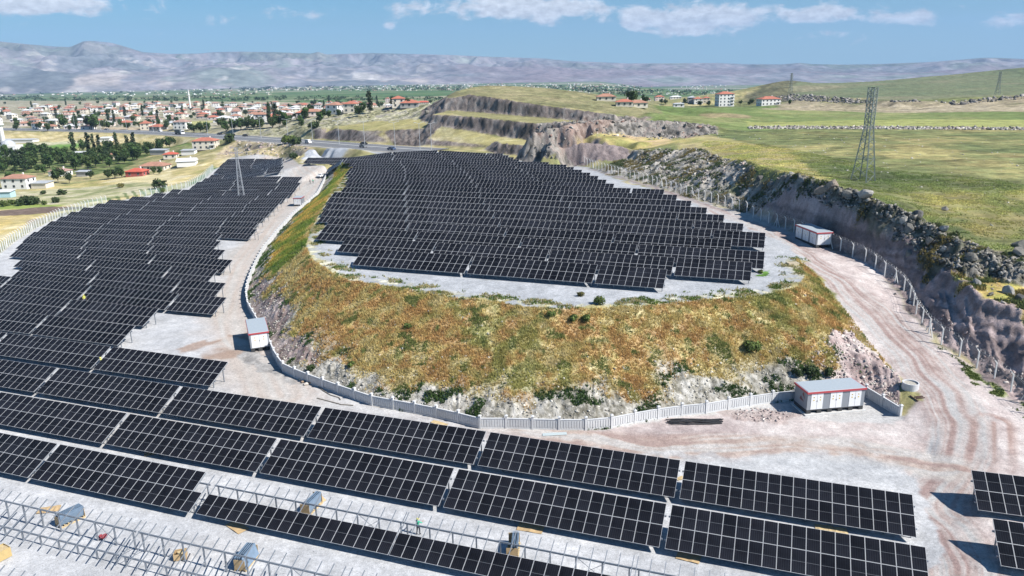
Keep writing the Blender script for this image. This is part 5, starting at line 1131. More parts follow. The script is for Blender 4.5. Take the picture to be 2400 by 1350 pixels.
mb_r = hs(1143, 201, rad(10), 4.5, 3.5, 1, 'red', 'red', 'small red brick hut on top of the quarried hill', kind='shed', windows=False, chimney=False, name='hut', cat='hut')
hscale = .94
# the village: rows of houses beyond the highway
wk = ['white', 'cream', 'pinkish', 'white', 'cream', 'grey']; rk = ['red', 'orange', 'pink', 'pink', 'orange', 'red', 'grey', 'white']
protos = []
def vhouse(px, py, label):
    q = HIT(px, py); i = R0.randrange(12)
    if len(protos) < 12:
        o = house(q, rad(R0.uniform(-25, 25)), R0.uniform(8, 14), R0.uniform(7, 10), 2 if R0.random() < .35 else 1, wk[len(protos) % 6], rk[(len(protos)*3+1) % 8], label, 'houses of the village', windows=True, chimney=False, kind='hip'); protos.append(o)
    else:
        o = copy_tree(protos[i]); o.location = (q[0], q[1], q[2]-.3); o.rotation_euler = (0, 0, rad(R0.uniform(-25, 25))); o['label'] = label
    return o
vrows = [(303, 60, 440, 7, 'row along the far side of the highway'), (294, -20, 640, 11, 'second row behind the highway'), (286, -30, 700, 13, 'third row behind the highway'), (279, -30, 730, 14, 'fourth row behind the highway'), (272.5, -30, 760, 15, 'fifth row behind the highway'), (267, -30, 800, 17, 'sixth row behind the highway'), (261.5, -30, 840, 19, 'seventh row behind the highway'), (256.5, -30, 860, 21, 'eighth row behind the highway'), (252, 60, 980, 22, 'ninth row behind the highway'), (248, 200, 960, 20, 'row at the far edge of the village')]
for (y0, xa, xb, k_, txt) in vrows:
    k_ = int(k_*1.4)
    for j in range(k_):
        px = xa+(xb-xa)*(j+.5+R0.uniform(-.32, .32))/k_; py = y0+R0.uniform(-2, 2)
        if px > 560 and py > 268 and px < 720: py -= 6
        if 430 < px < 500 and 282 < py < 302: continue
        if 230 < px < 330 and py > 296: continue
        vhouse(px, py, f'{ORD[j]} house from the left, {txt}')
# minarets and the mosque
stone = mat('mosque_stone', (.70, .70, .68), .85); lead = mat('dome_lead', (.45, .47, .50), .5)
def minaret(p, H, r, label):
    ro = empty('minaret', p, 0, label, 'minaret')
    mb = MB(); mb.cyl((0, 0, 0), r*1.35, H*.18, 10, r*1.1); mb.cyl((0, 0, H*.18), r, H*.82-H*.14, 10, r*.85); mb.build('shaft', stone, ro)
    mb = MB(); mb.cyl((0, 0, H*.66), r*1.0, H*.03, 10, r*1.6); mb.cyl((0, 0, H*.69), r*1.6, 1., 10); mb.build('balcony', stone, ro)
    mb = MB(); mb.cyl((0, 0, H*.86), r*.95, H*.14, 10, .05); mb.build('spire', lead, ro)
q = HIT(13, 358); minaret((q[0], q[1], q[2]), 27, 1.5, 'white minaret at the left picture edge')
q = HIT(447, 258); minaret((q[0], q[1], q[2]), 30, 1.2, 'slender distant minaret above the village roofs')
q = HIT(24, 362); ro = empty('mosque', (q[0], q[1], q[2]-.4), rad(10), 'white mosque with grey domes beside the minaret at the left edge', 'mosque')
mb = MB(); mb.box((0, 0, 3.2), (13, 12, 6.4)); mb.build('wall', stone, ro)
def dome(mb, c, r):
    vs = []; n_, m_ = 12, 5
    for j in range(m_):
        t_ = j/m_*math.pi/2; vs += [(c[0]+math.cos(2*math.pi*k/n_)*r*math.cos(t_), c[1]+math.sin(2*math.pi*k/n_)*r*math.cos(t_), c[2]+r*.85*math.sin(t_)) for k in range(n_)]
    vs.append((c[0], c[1], c[2]+r*.85)); fs = [(j*n_+k, j*n_+(k+1) % n_, (j+1)*n_+(k+1) % n_, (j+1)*n_+k) for j in range(m_-1) for k in range(n_)]+[((m_-1)*n_+k, (m_-1)*n_+(k+1) % n_, m_*n_) for k in range(n_)]
    mb.add(vs, fs)
mb = MB(); dome(mb, (0, 0, 6.4), 4.4); mb.build('dome', lead, ro)
for k in range(3): mb = MB(); dome(mb, (-4.5+k*4.5, -7.2, 3.6), 1.9); mb.build('small_dome', lead, ro)
mb = MB(); mb.box((0, -7.3, 1.8), (13, 3.4, 3.6)); mb.build('porch', stone, ro)
for k in range(4): mb = MB(); mb.box((-4.5+k*3, -6.06, 4.6), (.9, .12, 1.6)); mb.build('window', winm, ro)
# distant settlements on the plain: countless pale buildings
mb = MB(); rr = random.Random(3); 
for (xa, xb, ya, yb, k_) in ((620, 1500, 203, 213, 420), (560, 1700, 197, 205, 320), (340, 640, 206, 224, 110), (0, 330, 203, 226, 110), (1300, 1700, 212, 222, 110), (1560, 1700, 196, 212, 50), (60, 320, 178, 184, 26), (690, 800, 188, 200, 60)):
    for _ in range(k_):
        px = rr.uniform(xa, xb); py = rr.uniform(ya, yb); q = HIT(px, py+0); s_ = np.hypot(q[0], q[1])/1752
        if s_*1752 > 6150 or s_*1752 < 1400: continue
        w_, h_ = rr.uniform(1.5, 5)*s_, rr.uniform(.9, 2.2)*s_; mb.box((q[0], q[1], q[2]+h_*.4), (w_, w_*.8, h_), rr.uniform(0, 3), mi=rr.choice([0, 0, 1, 2]))
o = mb.build('distant_town', [wallm['white'], wallm['cream'], roofm['pink']]); tag(o, 'pale distant buildings scattered over the valley plain', 'distant town', kind='stuff')
# ------------------------------------------------------------------ rocks
RS = np.random.RandomState(5)
_b = bmesh.new(); bmesh.ops.create_icosphere(_b, subdivisions=1, radius=1); ICV = np.array([v.co[:] for v in _b.verts]); ICF = np.array([[v.index for v in f.verts] for f in _b.faces]); _b.free()
_b = bmesh.new(); bmesh.ops.create_icosphere(_b, subdivisions=3, radius=1); IC3 = np.array([v.co[:] for v in _b.verts]); IF3 = [[v.index for v in f.verts] for f in _b.faces]; _b.free()
_b = bmesh.new(); bmesh.ops.create_cube(_b, size=1.5); bmesh.ops.bevel(_b, geom=_b.edges[:], offset=.22, segments=1, affect='EDGES'); bmesh.ops.triangulate(_b, faces=_b.faces[:]); CBV = np.array([v.co[:] for v in _b.verts]); CBF = np.array([[v.index for v in f.verts] for f in _b.faces]); _b.free()
def chunk(seed):
    # an angular block: hull of a few random points
    r_ = np.random.RandomState(seed); b = bmesh.new()
    for _ in range(9): d = r_.normal(size=3); d /= np.linalg.norm(d); b.verts.new(tuple(np.sign(d)*np.abs(d)**.6*r_.uniform(.75, 1.1)))
    rs_ = bmesh.ops.convex_hull(b, input=b.verts[:]); bmesh.ops.delete(b, geom=[g for g in rs_['geom_interior'] if isinstance(g, bmesh.types.BMVert)], context='VERTS'); bmesh.ops.triangulate(b, faces=b.faces[:]); b.verts.index_update()
    v = np.array([x.co[:] for x in b.verts]); f = np.array([[x.index for x in g.verts] for g in b.faces]); b.free(); return v, f
TPL = [chunk(s) for s in range(24)]
def area_pts(l, k, world=False):
    P = np.array(l) if world else poly(l); lo, hi = P.min(0), P.max(0); out = np.zeros((0, 2))
    while len(out) < k:
        q = RS.uniform(lo, hi, (k*3, 2)); out = np.concatenate([out, q[inpoly(q[:, 0], q[:, 1], P)]])
        if len(out) == 0: break
    return out[:k]
def attr_mesh(name, V, Fc, colr, m_, smooth=False):
    me = bpy.data.meshes.new(name); me.vertices.add(len(V)); me.vertices.foreach_set('co', V.ravel().astype(np.float32))
    k = Fc.shape[1]; me.loops.add(Fc.size); me.loops.foreach_set('vertex_index', Fc.ravel().astype(np.int32)); me.polygons.add(len(Fc))
    me.polygons.foreach_set('loop_start', np.arange(0, Fc.size, k, dtype=np.int32)); me.polygons.foreach_set('loop_total', np.full(len(Fc), k, np.int32)); me.update(calc_edges=True)
    setattr_(me, 'Col', 'FLOAT_COLOR', np.concatenate([colr, np.ones((len(colr), 1))], 1)); me.materials.append(m_); return me
def colmat(name, rough=.9, spec=.2, transl=0, scale=2.5, lo=.7, hi=1.3):
    m_ = bpy.data.materials.new(name); m_.use_nodes = True; n = m_.node_tree; b = n.nodes['Principled BSDF']; b.inputs['Roughness'].default_value = rough; b.inputs['Specular IOR Level'].default_value = spec
    a = N(n, 'ShaderNodeAttribute', attribute_name='Col'); t = N(n, 'ShaderNodeTexCoord'); f = N(n, 'ShaderNodeTexNoise', i={'Scale': scale, 'Detail': 5, 'Roughness': .7}); L(n, t.outputs['Object'], f.inputs['Vector'])
    mr = N(n, 'ShaderNodeMapRange', i={1: .3, 2: .7, 3: lo, 4: hi}); L(n, f.outputs[0], mr.inputs[0]); v = N(n, 'ShaderNodeVectorMath', operation='SCALE'); L(n, a.outputs['Color'], v.inputs[0]); L(n, mr.outputs[0], v.inputs['Scale']); L(n, v.outputs[0], b.inputs['Base Color'])
    if transl:
        tr = N(n, 'ShaderNodeBsdfTranslucent'); L(n, v.outputs[0], tr.inputs[0]); ms = N(n, 'ShaderNodeMixShader', i={0: transl}); L(n, b.outputs[0], ms.inputs[1]); L(n, tr.outputs[0], ms.inputs[2]); L(n, ms.outputs[0], n.nodes['Material Output'].inputs[0])
    return m_
rockm = colmat('rock', .95, .15); weedm = colmat('weed_leaves', .9, .1, .4, 1.2, .75, 1.25); leafm = colmat('tree_leaves', .7, .2, .25, .6, .7, 1.35)
def rocks(name, P, smin, smax, cols, label, sink=.25, flat=.65, power=2.2, cube=.5, cat='rubble', kind='stuff'):
    k = len(P); s = smin+(smax-smin)*RS.rand(k)**power; z = HT(P[:, 0], P[:, 1], ZF)
    V = []; Fc = []; Cl = []; b0 = 0; cols = np.array(cols)
    for i in range(k):
        base, fc = TPL[RS.randint(len(TPL))]
        v = base*(1+RS.uniform(-.10, .10, base.shape))*np.array([1, RS.uniform(.5, .95), RS.uniform(.4, .95)*flat/.65])*s[i]
        a, bb, c = RS.uniform(0, 6.28), RS.normal(0, .35), RS.normal(0, .35)
        R = np.array(Euler((bb, c, a)).to_matrix()); v = v@R.T+np.array([P[i, 0], P[i, 1], z[i]+s[i]*(.18-sink)])
        V.append(v); Fc.append(fc+b0); b0 += len(v); c_ = cols[RS.randint(len(cols))]*RS.uniform(.75, 1.25); Cl.append(np.tile(c_, (len(v), 1)))
    me = attr_mesh(name, np.concatenate(V), np.concatenate(Fc), np.clip(np.concatenate(Cl), 0, 1), rockm); o = link(name, me); return tag(o, label, cat, kind=kind)
GR = [(.30, .285, .26), (.40, .38, .35), (.20, .19, .18), (.48, .45, .41), (.33, .27, .245), (.14, .135, .125)]
DK = [(.11, .105, .095), (.17, .16, .14), (.24, .225, .20), (.33, .31, .28), (.08, .08, .07)]
PK = [(.36, .29, .28), (.44, .37, .35), (.28, .22, .215), (.50, .45, .42)]
crestband = [(1860, 414), (1960, 438), (2050, 468), (2140, 510), (2250, 560), (2400, 616), (2440, 640), (2400, 655), (2240, 632), (2180, 610), (2080, 545), (1960, 490), (1880, 455)]
rocks('rubble', area_pts(crestband, 2600), .10, .62, DK, 'grey broken rock along the top of the cut slope', power=3)
rocks('rubble', area_pts([(1500, 352), (1640, 348), (1700, 372), (1860, 412), (1870, 450), (1800, 478), (1752, 498), (1600, 455), (1470, 400)], 2600), .10, .75, GR+DK, 'loose grey rubble on the spoil slope', power=3.2)
rocks('rubble', area_pts([(1240, 345), (1256, 298), (1340, 286), (1500, 281), (1690, 300), (1680, 316), (1450, 320), (1345, 326), (1300, 380), (1240, 380)], 1100), .2, 1.0, GR+DK+DK+[(.30, .17, .13)], 'jagged blocks of the rock outcrop', power=2.6)
rocks('rubble', area_pts([(740, 312), (800, 298), (900, 282), (975, 268), (1000, 245), (900, 248), (800, 256), (740, 266), (680, 292), (650, 300)], 1100), .25, 1.9, GR, 'scattered rocks on the bank left of the quarried hill', power=3.5)
rocks('rubble', area_pts([(520, 362), (560, 330), (700, 338), (720, 350), (690, 366), (600, 369)], 500), .2, 1.3, GR+PK, 'scattered stones on the waste ground beyond the solar field', power=3)
rocks('rubble', area_pts([(1880, 545), (1960, 560), (2050, 610), (2130, 665), (2200, 740), (2320, 840), (2400, 880), (2400, 930), (2310, 868), (2212, 806), (2150, 735), (2105, 665), (2035, 612), (1960, 580), (1890, 552)], 500), .06, .45, PK, 'pinkish debris at the foot of the cut slope', power=3)
rocks('rubble', area_pts([(1900, 800), (2000, 775), (2060, 840), (2110, 900), (2105, 950), (2040, 915), (1960, 900), (1900, 890)], 600), .06, .42, PK, 'pinkish dirt clods on the spoil mound beside the manhole', power=3)
rocks('rubble', area_pts([(1700, 960), (1800, 955), (1860, 968), (1830, 990), (1730, 985)], 220), .06, .34, PK, 'small heap of pinkish clods beside the long kiosk', power=2.5)
embP = np.array([tuple(p[:2]) for p in WALL[10:]])
cand = area_pts([tuple(p[:2]) for p in WALL[6:]]+[tuple(HIT(*p)[:2]) for p in [(2110, 890), (2080, 855), (2035, 800), (1995, 745), (1905, 640)]]+CW[::-1], 60000, True)
dW, _, _ = polydist(cand[:, 0], cand[:, 1], WALL); sel = (dW > .5) & (RS.rand(len(cand)) < np.clip(1.3-dW/8, .05, 1)); cand = cand[sel][:14000]
rocks('rubble', cand, .04, .26, [(.46, .44, .39), (.36, .34, .30), (.52, .50, .46), (.27, .25, .22)], 'pale stones covering the foot of the embankment', power=3)
for l, k, a, b in (([(1755, 296), (2700, 301), (2700, 307), (1755, 303)], 2200, .35, 1.0),):
    rocks('stone_wall', area_pts(l, k), a, b, GR+[(.42, .40, .36)], 'low dry stone wall of pale rubble crossing the green plateau', power=1.6, cat='stone wall', kind=None)
rocks('rubble', area_pts([(1790, 232), (1860, 222), (2000, 232), (2100, 240), (2250, 236), (2400, 226), (2600, 222), (2600, 234), (2250, 246), (2000, 243), (1860, 236)], 1500), .3, 1.9, [(.12, .115, .105), (.2, .19, .175), (.3, .28, .26)], 'dark rock ledges crossing the far hillside', power=2)
rocks('rubble', area_pts([(1640, 320), (1800, 340), (2000, 420), (2400, 590), (2400, 330), (1750, 308)], 420), .08, .4, [(.5, .48, .44), (.35, .33, .3)], 'stones scattered over the plateau grass', power=3)
rocks('rubble', area_pts([(2240, 645), (2400, 662), (2400, 728), (2300, 700)], 60), .1, .5, GR, 'stones on the narrow grass bench', power=3)
rocks('rubble', area_pts([(2110, 498), (2400, 625), (2400, 655), (2240, 635), (2160, 560)], 700), .1, .5, DK, 'tumbled rocks above the grass bench', power=2.6)
def boulder(px, py, s, colr, label, sq=(1, .8, .75), rz=0, seed=0):
    s = s*(.42 if px < 1700 and py < 330 else .72)
    q = HIT(px, py); r_ = np.random.RandomState(seed+int(px)); v = IC3*np.array(sq)
    # planar facets: clip against random planes
    for _ in range(16):
        d = r_.normal(size=3); d /= np.linalg.norm(d); h = r_.uniform(.42, .72)*np.linalg.norm(np.array(sq)*d); t = v@d; v = v-np.outer(np.maximum(t-h, 0), d)
    v = v*s*1.35+r_.normal(0, .012, v.shape)*s; V = v+0; me = bpy.data.meshes.new('boulder'); me.from_pydata([tuple(x) for x in V], [], IF3); me.materials.append(mat('boulder_'+colr[0], colr[1], .95, var=.28, vscale=1.6, bump=.06, bscale=4, spec=.15))
    o = link('boulder', me, None, (q[0], q[1], q[2]+s*sq[2]*.42), rz); return tag(o, label, 'boulder', 'large boulders')
BG = ('grey', (.19, .18, .16)); BT = ('tan', (.27, .225, .185)); BW = ('pale', (.33, .315, .29)); BR = ('reddish', (.30, .20, .165)); BD = ('dark', (.13, .125, .12))
for a in [(1925, 452, 2.0, BT, 'big tan boulder jutting from the top of the cut, leftmost of a pair'), (1951, 440, 2.1, BT, 'rounded tan boulder right of the first, on the cut crest'), (1990, 462, 1.6, BG, 'grey boulder below the crest near the pylon'), (2026, 462, 1.9, BW, 'pale slanted boulder just below the lattice pylon'), (2060, 482, 1.2, BG, 'grey boulder right of the pylon at the crest'),
          (2118, 520, 1.4, BW, 'pale block standing on the crest'), (2128, 540, 1.3, BG, 'grey block under the pale one'), (2150, 512, 1.5, BD, 'dark overhanging slab on the crest'), (2216, 492, .9, BG, 'lone grey boulder on the plateau grass'), (2212, 540, 1.2, BW, 'pale upright stone right of the dark slab'), (2176, 568, 1.3, BG, 'grey boulder in the rubble below the crest'), (2290, 668, 1.0, BW, 'pale stone at the left of the grass bench'),
          (2364, 688, 1.2, BW, 'large pale block on the grass bench'), (2392, 702, 1.0, BD, 'dark cubic block at the right picture edge on the bench'), (2322, 692, .6, BG, 'small grey stone at the front of the bench'), (2388, 578, 1.5, BG, 'grey boulder on the crest at the right picture edge'), (2390, 598, 1.6, BG, 'grey slab below the boulder at the right picture edge'), (2280, 610, 1.5, BG, 'broad grey boulder above the bench'), (2210, 588, .9, BW, 'pale boulder halfway down the dark rocks'),
          (1640, 300, 2.6, BR, 'reddish block at the right end of the outcrop'), (1606, 297, 2.6, BG, 'grey block next to the reddish one on the outcrop'), (1560, 300, 2.4, BG, 'grey tooth of rock on the outcrop'), (1500, 300, 2.2, BD, 'dark block in the middle of the outcrop'), (1450, 305, 2.2, BG, 'grey block on the left half of the outcrop'), (1400, 306, 2., BD, 'dark block at the left half of the outcrop'), (1340, 302, 2.2, BW, 'pale block above the dark quarry face'), (1290, 320, 2., BR, 'reddish rock above the far kiosk'),
          (2098, 690, .45, BW, 'white stone leaning near the fence'), (1690, 392, 1.2, BG, 'boulder at the top of the spoil slope'), (1782, 420, 1.4, BD, 'dark boulder on the spoil slope'), (1808, 436, 1.2, BG, 'grey boulder on the lower spoil slope'), (1840, 420, 1.3, BG, 'grey boulder where the spoil meets the cut'), (2128, 597, .8, BG, 'round stone on the cut face'), (860, 262, 2.5, BG, 'large rock on the bank left of the meadow'), (905, 262, 2.8, BD, 'dark rock on the bank left of the meadow'), (950, 262, 2.2, BW, 'pale rock beside the dark one on the bank'), (1000, 268, 4.2, BG, 'huge grey rock face left of the quarried hill')]:
    boulder(*a, rz=(a[0]*.37) % 3)
# ------------------------------------------------------------------ weeds and grass
def tufts(name, idx_w, k, hmin, hmax, width, label, colfn, blades=5, cat='weeds', spread=.25):
    cell = (dr*da*1.).ravel(); wgt = idx_w.ravel()*cell; wgt = wgt/wgt.sum(); ids = RS.choice(len(wgt), k, p=wgt)
    jx = RS.uniform(-.5, .5, k)*dr.ravel()[ids]; jt = RS.uniform(-.5, .5, k)*da.ravel()[ids]; a = AG.ravel()[ids]
    x = X.ravel()[ids]+jx*np.sin(a)+jt*np.cos(a); y = Y.ravel()[ids]+jx*np.cos(a)-jt*np.sin(a); z = HT(x, y, ZF)-.02
    h = hmin+(hmax-hmin)*RS.rand(k)**1.4; base = colfn(x, y, ids)
    V = np.zeros((k, blades, 3, 3)); C_ = np.zeros((k, blades, 3, 3))
    for b in range(blades):
        an = RS.uniform(0, 2*math.pi, k); hh = h*RS.uniform(.6, 1.1, k); ln = RS.uniform(.15, .75, k)*hh; w_ = width*RS.uniform(.6, 1.4, k); ox = RS.normal(0, spread, k)*h; oy = RS.normal(0, spread, k)*h
        V[:, b, 0] = np.stack([x+ox-np.sin(an)*w_, y+oy+np.cos(an)*w_, z], -1); V[:, b, 1] = np.stack([x+ox+np.sin(an)*w_, y+oy-np.cos(an)*w_, z], -1)
        V[:, b, 2] = np.stack([x+ox+np.cos(an)*ln, y+oy+np.sin(an)*ln, z+hh], -1); cc = base*RS.uniform(.7, 1.35, (k, 1)); C_[:, b, 0] = cc; C_[:, b, 1] = cc; C_[:, b, 2] = cc
    Vn = V.reshape(-1, 3); Fn = np.arange(len(Vn)).reshape(-1, 3); me = attr_mesh(name, Vn, Fn, np.clip(C_.reshape(-1, 3), 0, 1), weedm); return tag(link(name, me), label, cat, kind='stuff')
wcf = wc.reshape(-1, 3)
def wcol(x, y, ids):
    c = wcf[ids]*1.18; g = vnoise(x/1.3, y/1.3, 401); t = (g > .78)[:, None]; return np.where(t, np.array([.21, .24, .08]), c*(.9+.25*vnoise(x/.8, y/.8, 402))[:, None])
clump = sstep(.36, .6, fbm(X, Y, 1.6, 3, 410)); near_w = np.clip(weed, 0, 1)*(.4+.6*clump)
tufts('dry_weeds', near_w, 125000, .14, .50, .045, 'dry orange and green weeds covering the embankment slope', wcol)
foot = emb*(1-np.clip(weed, 0, 1))*(1-pinkend*.8)*(1-rdirt*.9)*sstep(.60, .68, fbm(X, Y, 2.4, 3, 411))
tufts('green_weeds', foot, 9000, .15, .5, .07, 'dark green weeds among the pale stones at the embankment foot', lambda x, y, i: np.tile([.07, .12, .04], (len(x), 1))*(.8+.6*RS.rand(len(x), 1)))
eg = upz*sstep(4.5, 1.5, edge)*sstep(.45, .62, fbm(X, Y, 2.6, 3, 412))
tufts('green_weeds', eg+1e-9, 9000, .12, .45, .06, 'green and straw weeds along the edge of the upper terrace', lambda x, y, i: np.where((vnoise(x/1.1, y/1.1, 5) > .5)[:, None], [.14, .20, .05], [.40, .36, .18])*(.8+.4*RS.rand(len(x), 1)))
plat = zone([(1700, 372), (1860, 414), (1960, 440), (2050, 470), (2140, 512), (2250, 562), (2400, 618), (2500, 650), (2500, 440), (2100, 400), (1800, 340), (1640, 330)], 0, False); plat = np.clip(plat, 0, 1)*sstep(.40, .62, n6)
tufts('plateau_grass', plat, 60000, .07, .26, .09, 'tussocky grey-green grass on the plateau', lambda x, y, i: Cc.reshape(-1, 3)[i]*np.array([1.7, 1.75, 1.6])*(.75+.7*RS.rand(len(x), 1)), blades=4, cat='grass')
slp = np.clip(sp+ctop*2.2+bn*1.5, 0, 2)*sstep(.46, .60, fbm(X, Y, 3., 3, 413))
tufts('slope_scrub', slp, 16000, .15, .6, .08, 'dull green scrub between the rocks of the cut', lambda x, y, i: np.where((vnoise(x/4, y/4, 5) > .55)[:, None], [.24, .20, .08], [.12, .15, .06])*(.7+.6*RS.rand(len(x), 1)), cat='scrub')
rv = zone([(2310, 885), (2350, 908), (2400, 948), (2500, 1010), (2500, 1060), (2400, 975), (2330, 925), (2240, 855), (2200, 815)], 1)
tufts('green_weeds', rv*sstep(.5, .62, n1)+1e-9, 1500, .06, .2, .06, 'green weeds in front of the fence at the right', lambda x, y, i: np.tile([.15, .20, .06], (len(x), 1))*(.7+.6*RS.rand(len(x), 1)))
# ------------------------------------------------------------------ trees and bushes
barkm = mat('bark', (.12, .09, .07), .95)
def crown_mesh(kind, seed, colr, nq, qs):
    r_ = np.random.RandomState(seed)
    if kind == 'round':   # height 1, crown from .18 to 1
        cl = r_.normal(size=(13, 3)); cl /= np.linalg.norm(cl, axis=1)[:, None]; cl = cl*np.array([.30, .30, .24])*r_.uniform(.5, 1., (13, 1))+[0, 0, .58]; rad_ = r_.uniform(.14, .22, 13)
    elif kind == 'poplar':
        zc = np.linspace(.18, .93, 13); cl = np.stack([r_.normal(0, .02, 13), r_.normal(0, .02, 13), zc], 1); rad_ = .095*np.sqrt(np.sin(np.linspace(.5, 2.9, 13)))+.02
    else:                 # bush
        cl = r_.normal(size=(9, 3)); cl /= np.linalg.norm(cl, axis=1)[:, None]; cl = np.abs(cl)*np.array([1, 1, 1])*[1, 1, 1]; cl[:, :2] *= r_.choice([-1, 1], (9, 2)); cl = cl*np.array([.5, .5, .32])*r_.uniform(.4, 1, (9, 1))+[0, 0, .32]; rad_ = r_.uniform(.25, .36, 9)
    ci = r_.randint(len(cl), size=nq); d = r_.normal(size=(nq, 3)); d /= np.linalg.norm(d, axis=1)[:, None]; P = cl[ci]+d*(rad_[ci]*r_.uniform(.45, 1.12, nq))[:, None]
    if kind == 'bush': P[:, 2] = np.maximum(P[:, 2], .03)
    u_ = r_.normal(size=(nq, 3)); u_ /= np.linalg.norm(u_, axis=1)[:, None]; nn_ = d+r_.normal(0, .5, (nq, 3)); v_ = np.cross(nn_, u_); v_ /= np.linalg.norm(v_, axis=1)[:, None]; u_ = np.cross(v_, nn_); u_ /= np.linalg.norm(u_, axis=1)[:, None]
    s = qs*r_.uniform(.6, 1.3, (nq, 1)); V = np.stack([P-u_*s-v_*s*.7, P+u_*s-v_*s*.6, P+u_*s*.8+v_*s, P-u_*s*.7+v_*s*.8], 1).reshape(-1, 3)
    tone = r_.uniform(.6, 1.45, len(cl))[ci]*r_.uniform(.75, 1.25, nq); C_ = np.repeat(np.array(colr)[None]*tone[:, None], 4, 0)
    return attr_mesh('crown', V, np.arange(len(V)).reshape(-1, 4), np.clip(C_, 0, 1), leafm)
def trunk_mesh(h0, r0, seed, limbs=True):
    r_ = random.Random(seed); mb = MB(); mb.tube([(0, 0, -.06), (r_.uniform(-.01, .01), 0, h0*.5), (r_.uniform(-.02, .02), r_.uniform(-.02, .02), h0)], r0, 6)
    if limbs:
        for k in range(4): a = r_.uniform(0, 6.3); mb.tube([(0, 0, h0*.7), (math.cos(a)*.1, math.sin(a)*.1, h0+.12), (math.cos(a)*.2, math.sin(a)*.2, h0+.28)], r0*.5, 5)
    return mb.mesh('trunk', barkm)
KT = {'round': [(crown_mesh('round', s, c, 620, .042), trunk_mesh(.42, .026, s)) for s, c in ((1, (.055, .09, .03)), (2, (.065, .11, .035)), (3, (.05, .08, .032)), (4, (.085, .125, .04)))],
      'poplar': [(crown_mesh('poplar', s, c, 520, .026), trunk_mesh(.5, .012, s, False)) for s, c in ((5, (.05, .08, .035)), (6, (.045, .07, .035)))],
      'bush': [(crown_mesh('bush', s, c, 420, .075), None) for s, c in ((7, (.06, .09, .035)), (8, (.11, .15, .04)), (9, (.16, .15, .05)))]}
ntree = 0
def tree(kind, px, py, H, label, group, var=None, name=None, q=None):
    global ntree; ntree += 1
    q = HIT(px, py) if q is None else q; c, t_ = KT[kind][R0.randrange(len(KT[kind])) if var is None else var]
    nm = name or {'round': 'tree', 'poplar': 'poplar_tree', 'bush': 'bush'}[kind]
    ro = empty(nm, (q[0], q[1], q[2]-.1), R0.uniform(0, 6.3), label, 'bush' if kind == 'bush' else 'tree', group); ro.scale = (H*R0.uniform(.85, 1.2), H*R0.uniform(.85, 1.2), H)
    link('crown', c, ro)
    if t_: link('trunk', t_, ro)
    return ro
GO = 'trees of the orchard left of the solar field'
for i, (px, py, H, k, v, lb) in enumerate([(174, 359, 14, 'poplar', 0, 'tall single poplar left of the warehouse'), (209, 360, 14, 'poplar', 1, 'poplar with a broad top in front of the warehouse'), (222, 360, 13, 'poplar', 0, 'second poplar in front of the warehouse'), (235, 360, 12.5, 'poplar', 1, 'third poplar in front of the warehouse'), (275, 352, 12, 'poplar', 0, 'poplar right of the warehouse'), (316, 352, 12, 'poplar', 1, 'rightmost poplar of the orchard'), (300, 352, 10, 'poplar', 0, 'short poplar among the orchard trees'), (255, 356, 9, 'round', 0, 'broad dark tree right of the warehouse poplars'), (196, 356, 9, 'round', 1, 'broad tree left of the warehouse poplars'),
                            (137, 429, 9, 'round', 0, 'big dark round tree beside the grey shed'), (163, 430, 6, 'round', 2, 'smaller dark tree right of the big round one'), (178, 398, 8.5, 'round', 1, 'round tree behind the bungalow'), (212, 420, 5, 'round', 2, 'small round tree alone on the bare garden'), (255, 421, 6, 'round', 0, 'dark tree left of the red house'), (270, 419, 6.5, 'round', 2, 'dark tree touching the red house'), (286, 417, 6, 'round', 1, 'low tree in front of the red house'), (305, 413, 3.5, 'round', 0, 'small tree before the red house windows'), (360, 408, 4.5, 'round', 3, 'green tree right of the red house'), (375, 408, 4, 'round', 1, 'second green tree right of the red house'),
                            (207, 398, 9, 'round', 3, 'bright green tree in the middle of the orchard'), (225, 393, 9, 'round', 0, 'dark tree beside the bright green one')]): tree(k, px, py, H, lb, GO, v)
ob = [(0, 350, 402), (60, 350, 400), (110, 358, 396), (160, 372, 392), (215, 362, 392), (260, 360, 392), (300, 352, 388), (350, 350, 366), (400, 345, 352), (450, 340, 346)]
rowsO = [(350, 'back edge'), (358, 'second line'), (366, 'third line'), (374, 'middle line'), (383, 'fifth line'), (392, 'sixth line'), (400, 'front line')]
for py0, tx in rowsO:
    j = 0
    for px in range(2, 470, 17):
        lo = np.interp(px, [o[0] for o in ob], [o[1] for o in ob]); hi = np.interp(px, [o[0] for o in ob], [o[2] for o in ob])
        x_ = px+R0.uniform(-6, 6); y_ = py0+R0.uniform(-3, 3)
        if y_ < lo-2 or y_ > hi or (20 < x_ < 52 and y_ < 372) or (170 < x_ < 205 and 360 < y_ < 372) or R0.random() < .1: continue
        j += 1; tree('round', x_, y_, R0.uniform(5.5, 8.5), f'{ORD[j-1]} tree from the left in the {tx} of the orchard', GO)
for j, (px, py, H) in enumerate([(10, 405, 6), (35, 408, 5), (60, 402, 5), (90, 404, 5), (20, 425, 5), (105, 408, 5.5)]): tree('round', px, py, H, f'{ORD[j]} low tree in front of the orchard beside the pale houses', GO)
